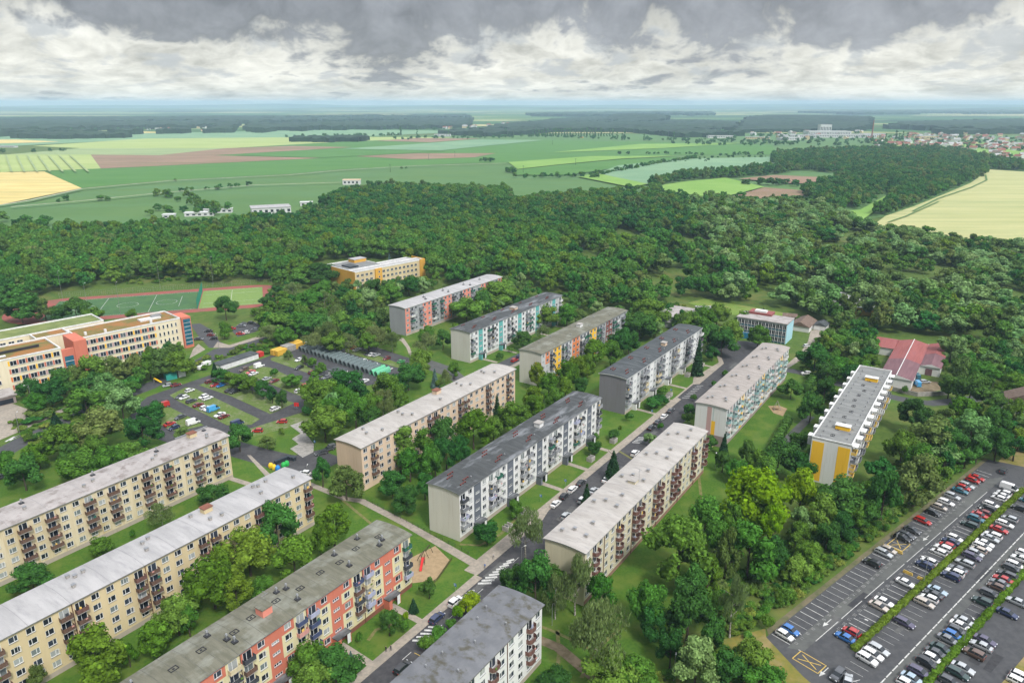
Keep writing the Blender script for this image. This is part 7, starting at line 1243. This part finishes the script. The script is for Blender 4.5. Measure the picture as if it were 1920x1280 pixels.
CLEAR = [[(p[0], p[1]) for p in gs(c)] for c in ([(560, 384), (640, 395), (660, 402), (600, 408), (560, 400)], [(470, 385), (560, 380), (560, 402), (480, 410), (350, 412), (340, 402)], [(1290, 560), (1460, 575), (1520, 590), (1500, 606), (1420, 598), (1290, 575)], [(1520, 462), (1590, 455), (1600, 480), (1530, 490)], [(1400, 470), (1430, 465), (1440, 480), (1400, 482)], [(1560, 560), (1640, 580), (1640, 600), (1570, 588)], [(1130, 398), (1200, 396), (1270, 404), (1200, 410), (1130, 408)], [(840, 385), (880, 378), (890, 388), (840, 394)], [(1040, 420), (1070, 416), (1080, 426), (1045, 428)], [(1880, 560), (1930, 555), (1930, 575), (1880, 575)])]
rc_ = random.Random(5)
for _ in range(30):
    px, py = rc_.uniform(1100, 1930), rc_.uniform(405, 560); x, y, _z = G(px, py); a_, b_ = rc_.uniform(11, 24), rc_.uniform(18, 42); CLEAR.append([(x+a_*math.cos(t)*rc_.uniform(.7, 1.2), y+b_*math.sin(t)*rc_.uniform(.7, 1.2)) for t in [k*.785 for k in range(8)]])
rf_ = random.Random(77)
def spkind(x, y):
    p = (math.sin(x*.011+1.3)+math.sin(y*.013+.4)+math.sin((x+y)*.006))/3; q = rf_.random()
    if x > 120+(y-400)*.18 and y < 900 and q < .62+.2*(x > 300): return rf_.choice('wwogwo')
    if q < .42: return 'd' if p < .1 else 'g'
    if q < .72: return 'g' if p > -.3 else 'd'
    if q < .84: return 'l'
    return 'o' if q < .93 else 'y' if q < .96 else 'd'
cands = []
step = 9.8
x0, x1, y0, y1 = -560, 900, 280, 1560
j = 0; yy = y0
while yy < y1:
    st_ = step*(1 if yy < 900 else 1.25); xx = x0-(yy-400)*.4+(st_/2 if j % 2 else 0)
    while xx < x1+(yy-400)*.2:
        x, y = xx+rf_.uniform(-.42, .42)*st_, yy+rf_.uniform(-.42, .42)*st_
        if abs(x) < y*.78+30 and inpoly(x, y, FW) and not any(inpoly(x, y, c) for c in CLEAR):
            r = rf_.uniform(4.8, 8.0)*(1 if yy < 900 else 1.15)
            sk = spkind(x, y); r *= 1.35 if sk == 'w' else 1
            if not (y < 620 and blocked(x, y, r)) and not (sk == 'w' and rf_.random() < .25): cands.append((x, y, r, rf_.uniform(12, 19)*(.8 if x > 250 else 1), sk))
        xx += st_
    yy += st_*.86; j += 1
for poly in ([(488, 575), (540, 540), (560, 575), (620, 600), (725, 628), (738, 655), (690, 655), (640, 634), (560, 632), (500, 655)], [(600, 560), (640, 548), (790, 540), (860, 520), (900, 512), (760, 560), (722, 572), (722, 620), (620, 600)], [(1790, 655), (1930, 640), (1930, 730), (1860, 735), (1815, 745), (1795, 720)], [(1770, 790), (1930, 765), (1930, 872), (1850, 866), (1790, 890), (1735, 930), (1700, 880)],
             [(948, 520), (1000, 545), (1015, 556), (890, 605), (862, 612), (900, 570)], [(1060, 562), (1140, 570), (1130, 582), (1060, 596)], [(1168, 590), (1240, 580), (1290, 604), (1262, 632), (1200, 640)], [(1480, 1000), (1560, 950), (1660, 900), (1700, 905), (1600, 985), (1500, 1060), (1460, 1075)], [(1540, 650), (1600, 625), (1640, 650), (1630, 690), (1560, 720)], [(150, 740), (240, 700), (330, 668), (350, 676), (270, 720), (250, 760), (200, 800)], [(570, 720), (640, 735), (700, 740), (760, 720), (740, 760), (640, 800), (600, 790)]):
    Pw = [(p[0], p[1]) for p in gs(poly)]; xs = [p[0] for p in Pw]; ys = [p[1] for p in Pw]; yy = min(ys)
    while yy < max(ys):
        xx = min(xs)
        while xx < max(xs):
            x, y = xx+rf_.uniform(-3, 3), yy+rf_.uniform(-3, 3)
            if inpoly(x, y, Pw) and not blocked(x, y, 3): cands.append((x, y, rf_.uniform(3, 5), rf_.uniform(7, 12), rf_.choice('ddgggoolw'))); OCC.append((x, y, 4))
            xx += 7
        yy += 6.5
cands.sort(key=lambda c: math.hypot(c[0], c[1]))
nind = max(20, 300-ntrees); cnt = {}; acc = {}
for c in cands[:nind]:
    x, y, r, H, k = c; me = FC[k][rt.randrange(2)]; w_ = {'d': 'dark green', 'g': 'mid green', 'l': 'yellow-green', 'o': 'olive', 'w': 'silvery', 'y': 'bright green'}[k]
    side = 'left' if x < -60 else ('right' if x > 150 else 'middle')
    wh = {'left': 'in the forest edge behind the sports ground', 'middle': 'in the forest edge behind the apartment blocks', 'right': 'in the wood at the right behind the farm'}[side]; cnt[(k, side)] = cnt.get((k, side), 0)+1
    o = empty('broadleaf_tree', (x, y, 0), rt.uniform(0, 6.28)); tag(o, f'{w_} tree {wh}', 'tree', f'{w_} trees {wh}'); cr = inst('crown', me, o, scale=(r/5.5, r/5.5*rt.uniform(.85, 1.1), H/14)); inst('trunk', TRK, o, scale=(1, 1, H/13)); FP.setdefault((k, FC[k].index(me)), cr); acc.setdefault((k, side), []).append((x/y, o))
for q in acc.values(): rank_labels(q, 0)
for k in FC:
    for j in range(2):
        if (k, j) not in FP:
            c = cands[nind]; nind += 1; o = empty('broadleaf_tree', (c[0], c[1], 0)); tag(o, f'{k} rounded forest tree behind the blocks'.replace('d r', 'dark r').replace('g r', 'green r').replace('l r', 'light green r').replace('o r', 'olive r').replace('w r', 'silvery r').replace('y r', 'yellowish r')+['', ', with a broad crown'][j], 'tree', 'forest trees'); FP[(k, j)] = inst('crown', FC[k][j], o, scale=(c[2]/5.5, c[2]/5.5, c[3]/14)); inst('trunk', TRK, o)
SRC = list(FP.items()); KI = {}; 
for i, ((k, j), o) in enumerate(SRC): KI.setdefault(k, []).append(i)
SO = [o for _, o in SRC]
scatter('forest', [(c[0], c[1], -1.0, c[2]/5.5, c[3]/14, rt.choice(KI[c[4]])) for c in cands[nind:]], SO, 'dense mixed forest beyond the apartment blocks', 'forest')
hp = []; ys_ = [p[1] for p in HW]; xs_ = [p[0] for p in HW]; yy = min(ys_)
while yy < min(max(ys_), 2150):
    st_ = 10.5 if yy < 1000 else 12.5; xx = min(xs_)
    while xx < max(xs_):
        x, y = xx+rf_.uniform(-.4, .4)*st_, yy+rf_.uniform(-.4, .4)*st_
        if inpoly(x, y, HW): q = rf_.random(); hp.append((x, y, -1.5, rf_.uniform(1.0, 1.5), rf_.uniform(.9, 1.5), rt.choice(KI['d' if q < .6 else ('g' if q < .85 else 'o')])))
        xx += st_
    yy += st_*.87
scatter('wooded_hill', hp, SO, 'dark green wooded hill beside the pale barley field', 'forest')
# hedgerows and field trees, too far and dense to count
hr = []
def hrow(pts, step, r0, r1, ks='dg', wob=4):
    P = gs(pts)
    for a, b_ in zip(P[:-1], P[1:]):
        d = math.hypot(b_[0]-a[0], b_[1]-a[1]); n = max(1, int(d/step))
        for i in range(n): t = (i+rf_.random())/n; s = rf_.uniform(r0, r1); hr.append((a[0]+(b_[0]-a[0])*t+rf_.uniform(-wob, wob), a[1]+(b_[1]-a[1])*t+rf_.uniform(-wob, wob)*2, -1, s, s*.8, rt.choice(KI[rf_.choice(ks)])))
hrow([(965, 334), (1050, 334), (1130, 328), (1210, 312), (1290, 300), (1310, 298)], 9, .5, 1.1); hrow([(1310, 297), (1440, 296)], 14, .4, .8); hrow([(1150, 290), (1190, 290)], 12, .7, 1); hrow([(1205, 290), (1290, 289), (1320, 293)], 12, .5, .9)
hrow([(950, 322), (968, 326)], 6, .7, 1.1); hrow([(896, 304), (930, 304)], 7, .8, 1.2); hrow([(170, 378), (225, 375)], 9, .5, .9); hrow([(335, 359), (420, 356)], 9, .6, 1.0); hrow([(425, 353), (465, 350)], 9, .5, .9); hrow([(310, 342), (330, 341)], 9, .4, .7); hrow([(108, 378), (136, 378)], 9, .5, .9); hrow([(735, 318), (765, 317)], 12, .3, .6)
hrow([(305, 366), (360, 382), (430, 398)], 8, .6, 1.1, 'gl', 8); hrow([(280, 400), (330, 402), (400, 402), (430, 396)], 8, .7, 1.2, 'dg', 10); hrow([(1080, 332), (1116, 335), (1116, 328)], 9, .5, .9)
hrow([(540, 258), (640, 258), (740, 256)], 22, 1.0, 1.6, 'd', 15); hrow([(600, 256), (760, 255)], 25, .8, 1.4, 'd', 20); hrow([(740, 262), (1010, 258), (1300, 266), (1480, 272)], 16, .8, 1.5, 'd', 25); hrow([(1270, 272), (1640, 272), (1930, 284)], 17, .8, 1.5, 'd', 40); hrow([(1280, 264), (1500, 266), (1930, 272)], 18, .7, 1.4, 'd', 40); hrow([(1380, 254), (1600, 262), (1930, 262)], 20, .8, 1.5, 'd', 80); [hrow([(1640, yy_), (1930, yy_+2)], 22, .7, 1.2, 'd', 70) for yy_ in (262, 267, 272, 277, 281)]; [hrow([(1380, yy_), (1640, yy_+2)], 30, .8, 1.3, 'd', 90) for yy_ in (246, 251, 257, 263)]; hrow([(20, 245), (420, 244)], 22, 1, 1.6, 'd', 60); hrow([(640, 244), (900, 243)], 40, 1, 1.6, 'd', 60)
hrow([(60, 288), (130, 283)], 25, .8, 1.4, 'd', 10); hrow([(0, 288), (10, 287)], 10, 1, 1.6, 'd'); hrow([(380, 245), (420, 245)], 20, 1, 1.6, 'd', 20); hrow([(1340, 292), (1450, 291)], 16, .6, 1.1, 'd', 8); hrow([(1280, 305), (1330, 300)], 14, .3, .7, 'd', 15); hrow([(1785, 300), (1930, 312)], 12, .8, 1.4, 'd', 20); hrow([(1790, 292), (1930, 296)], 14, .7, 1.2, 'd', 25); hrow([(1640, 296), (1850, 302)], 14, .7, 1.2, 'd', 25)
hrow([(1230, 368), (1290, 372), (1370, 376), (1400, 384), (1480, 380)], 9, .7, 1.2, 'dgo', 9); hrow([(1225, 352), (1235, 366)], 8, .7, 1.1); hrow([(1130, 366), (1220, 358), (1230, 366)], 9, .8, 1.3, 'dg', 10); hrow([(1650, 446), (1790, 462), (1930, 478)], 8, .7, 1.1, 'wdg', 8)
hrow([(1390, 345), (1430, 348), (1460, 346), (1500, 350), (1540, 352)], 8, .8, 1.3, 'd', 9); hrow([(0, 420), (60, 430)], 9, .7, 1.2, 'gd', 12)
scatter('hedgerows', hr, SO, 'dark hedgerows and field trees between the far fields', 'hedgerow')
# shrubs on the bank
bp = []
BS = [inst_ for inst_ in []]
bk = []
for i, (k, s_, t_) in enumerate((('w', 5, -19.5), ('g', 17, -20.5), ('d', 33, -21), ('w', 49, -19.8), ('o', 64, -20.6), ('g', 79, -19.9), ('w', 94, -20.5))):
    x, y, _ = P_(s_, t_); o = place_tree(x, y, 2.6, 2.8, k, f'{["pale", "green", "dark"][i % 3]} rounded shrub at the foot of the bank, {ORD[i]} counted from the near end', 'shrubs at the foot of the bank', True); BS.append(o.children[0])
for _ in range(1500):
    s_ = rf_.uniform(-14, 128); t_ = rf_.uniform(-33, -18.2)
    if s_ < 0 and t_ > -20: continue
    x, y, _ = P_(s_, t_); s = rf_.uniform(.25, .75)*(1.25 if t_ < -24 else 1); bp.append((x, y, -.2, s, s*rf_.uniform(.7, 1.2), rf_.randrange(len(BS))))
for poly in ([(1655, 625), (1640, 600), (1560, 600), (1555, 625)], [(1500, 690), (1560, 760), (1560, 640), (1520, 640)], [(1790, 660), (1930, 650), (1940, 720), (1800, 740)], [(1780, 780), (1930, 770), (1940, 850), (1790, 850)], [(1200, 560), (1290, 575), (1290, 600), (1200, 610)], [(300, 700), (390, 672), (400, 690), (300, 715)], [(480, 640), (560, 640), (540, 655), (400, 690), (400, 678)], [(500, 560), (720, 600), (730, 640), (600, 640), (480, 600)], [(0, 790), (160, 740), (240, 800), (100, 860)], [(360, 500), (200, 500), (240, 535), (500, 520)], [(1340, 1150), (1440, 1150), (1440, 1290), (1200, 1290)]):
    Pw = [(p[0], p[1]) for p in gs(poly)]; xs = [p[0] for p in Pw]; ys = [p[1] for p in Pw]
    for _ in range(int(min(380, (max(xs)-min(xs))*(max(ys)-min(ys))/9))):
        x, y = rf_.uniform(min(xs), max(xs)), rf_.uniform(min(ys), max(ys))
        if inpoly(x, y, Pw) and not (poly[0][0] == 1340 and rf_.random() < .6): s = rf_.uniform(.3, 1.0); bp.append((x, y, -.2, s, s*rf_.uniform(.6, 1.1), rf_.randrange(len(BS))))
scatter('shrubbery', bp, BS, 'tangled shrubs covering the bank and verges', 'shrubs')
# far woods: bumpy canopy slabs
def slab(name, pxpoly, h, cell, m, lb, dome=0):
    Pw = [(p[0], p[1]) for p in gs(pxpoly, h)]; xs = [p[0] for p in Pw]; ys = [p[1] for p in Pw]; r = random.Random(int(abs(xs[0]))); V = []; F = []; mp_ = {}
    cx, cy_ = cell, cell*1.6; nx, ny = int((max(xs)-min(xs))/cx)+1, int((max(ys)-min(ys))/cy_)+1
    def key(i, j):
        if (i, j) not in mp_: mp_[(i, j)] = len(V); V.append((min(xs)+i*cx+r.uniform(-.3, .3)*cx, min(ys)+j*cy_+r.uniform(-.3, .3)*cy_, h*r.uniform(.72, 1.15)+dome*max(0, math.sin(math.pi*i/nx))**.8*max(0, math.sin(math.pi*min(1, j/ny)))))
        return mp_[(i, j)]
    cells = set((i, j) for i in range(nx) for j in range(ny) if inpoly(min(xs)+(i+.5)*cx, min(ys)+(j+.5)*cy_, Pw) and (math.sin((min(xs)+i*cx)*.0021+1)+math.sin((min(ys)+j*cy_)*.0047+2)+math.sin((i*cx*.0055-j*cy_*.003))+.5*math.sin(i*.9+j*.5) > -1.05 or dome))
    for i, j in cells:
        F.append((key(i, j), key(i+1, j), key(i+1, j+1), key(i, j+1)))
        for (a, b_), nb_ in ((((i, j), (i+1, j)), (i, j-1)), (((i+1, j), (i+1, j+1)), (i+1, j)), (((i+1, j+1), (i, j+1)), (i, j+1)), (((i, j+1), (i, j)), (i-1, j))):
            if nb_ not in cells:
                p, q = key(*a), key(*b_); k = len(V); V.append((V[p][0], V[p][1], .1)); V.append((V[q][0], V[q][1], .1)); F.append((k, k+1, q, p))
    me = bpy.data.meshes.new(name); me.from_pydata(V, [], F); me.materials.append(M[m]); o = inst(name, me); o['kind'] = 'stuff'; o['label'] = lb; o['category'] = 'forest'
mat('farwood', (.010, .03, .014), (.018, .045, .018), .02, .95, 0, 'World', c3=(.007, .022, .012), scale3=.004, det=6)
slab('distant_wood', [(-900, 247), (-900, 219), (0, 219), (280, 218), (520, 216.5), (700, 214.5), (870, 213.5), (884, 217), (880, 232), (760, 235), (640, 239.5), (420, 240), (200, 243), (0, 246)], 20, 26, 'farwood', 'wide dark wood on the horizon at left and centre')
slab('distant_wood', [(985, 211.5), (1100, 209.5), (1330, 208.5), (1340, 212), (1240, 214), (1100, 214.5), (1000, 213.5)], 24, 40, 'farwood', 'thin dark wood near the horizon in the middle')
slab('distant_wood', [(880, 246), (930, 232), (1010, 226), (1040, 222), (1120, 218), (1160, 223), (1300, 224), (1380, 226), (1390, 246), (1280, 249), (1180, 240), (1040, 240), (940, 247)], 18, 24, 'farwood', 'dark wood behind the greenhouse strip in the centre')
slab('distant_wood', [(1380, 243), (1400, 225), (1460, 219), (1560, 216), (1620, 219), (1632, 226), (1625, 238), (1560, 242), (1450, 241)], 15, 24, 'farwood', 'dark wooded rise behind the distant town', 24)
slab('distant_wood', [(1640, 238), (1700, 227), (1900, 222), (2300, 224), (2600, 240), (1920, 241), (1780, 243)], 20, 28, 'farwood', 'dark wood on the horizon above the distant town at right')
slab('distant_wood', [(1130, 224), (1180, 217), (1250, 219), (1250, 226), (1180, 228)], 18, 30, 'farwood', 'small dark wooded rise in the far centre', 30)
slab('distant_wood', [(540, 257), (560, 254), (640, 253), (690, 254), (680, 257), (600, 258)], 15, 14, 'farwood', 'dark copse in the far fields in the middle left')
slab('distant_wood', [(820, 245), (850, 240), (930, 238), (930, 246), (870, 247)], 15, 18, 'farwood', 'dark copse beside the far village in the middle')
slab('distant_wood', [(1500, 208), (1900, 205.5), (2300, 206), (2300, 209), (1900, 210), (1600, 211)], 24, 50, 'farwood', 'thin dark wood line below the horizon at right')
slab('distant_wood', [(20, 251), (60, 246), (140, 246), (240, 247), (240, 250), (120, 252)], 16, 16, 'farwood', 'dark trees around the far village at left')
# poplars along the far road
pm_ = crown('crown', 'leaf_dark', 900, 4, 22, 'poplar', 260, 1.3, 10, .05)
POP = [(1000+i*5.3, 256+.02*i) for i in range(29)]+[(841, 256), (948, 255), (1157, 262), (1166, 263), (1171, 263), (1207, 264), (1263, 263), (1680, 262), (1686, 262), (1692, 261), (1660, 263), (1700, 263), (752, 254), (782, 254)]
for i, (px, py) in enumerate(POP):
    x, y, _ = G(px, py); s = rf_.uniform(.8, 1.3); o = inst('poplar_tree', pm_, None, (x, y, 0), rf_.uniform(0, 6), (s, s, s*1.2)); tag(o, (f'tiny dark poplar in the far road avenue, {ORD[i]} from the left' if i < 29 else f'tiny dark lone poplar among far fields, {ORD[i-29]} of the lone ones'), 'tree', 'poplars of the far road' if i < 29 else 'lone far poplars')
# power poles in the fields
b = MB(); b.tube((0, 0, 0), (0, 0, 14), .3, .22, M['darkmetal'], 5); b.box(-1.6, 1.6, -.15, .15, 13.2, 13.5, M['darkmetal']); PPM = b.mesh('power_pole')
for i, (px, py) in enumerate([(804, 301), (981, 326), (1079, 311), (1123, 336), (732, 323), (1036, 272), (853, 296)]):
    x, y, _ = G(px, py); o = inst('power_pole', PPM, None, (x, y, 0)); tag(o, f'thin dark power pole in the green fields, {ORD[i]} of those standing there', 'pole', 'power poles in the fields')
# ------------------------------------------------------------------ air
hz_ = MB(); hz_.box(-26500, 26500, -200, 26500, -1.2, 174, M['white']); ho = hz_.build('haze'); ho['kind'] = 'stuff'; ho.data.materials.clear()
hm_ = bpy.data.materials.new('haze'); hm_.use_nodes = True; nt = hm_.node_tree; nt.nodes.clear(); vp = nd(nt, 'ShaderNodeVolumePrincipled'); vp.inputs['Color'].default_value = (.58, .80, 1.0, 1); vp.inputs['Density'].default_value = .000085; vp.inputs['Anisotropy'].default_value = 0.0
oo = nd(nt, 'ShaderNodeOutputMaterial'); nt.links.new(vp.outputs[0], oo.inputs['Volume']); ho.data.materials.append(hm_)
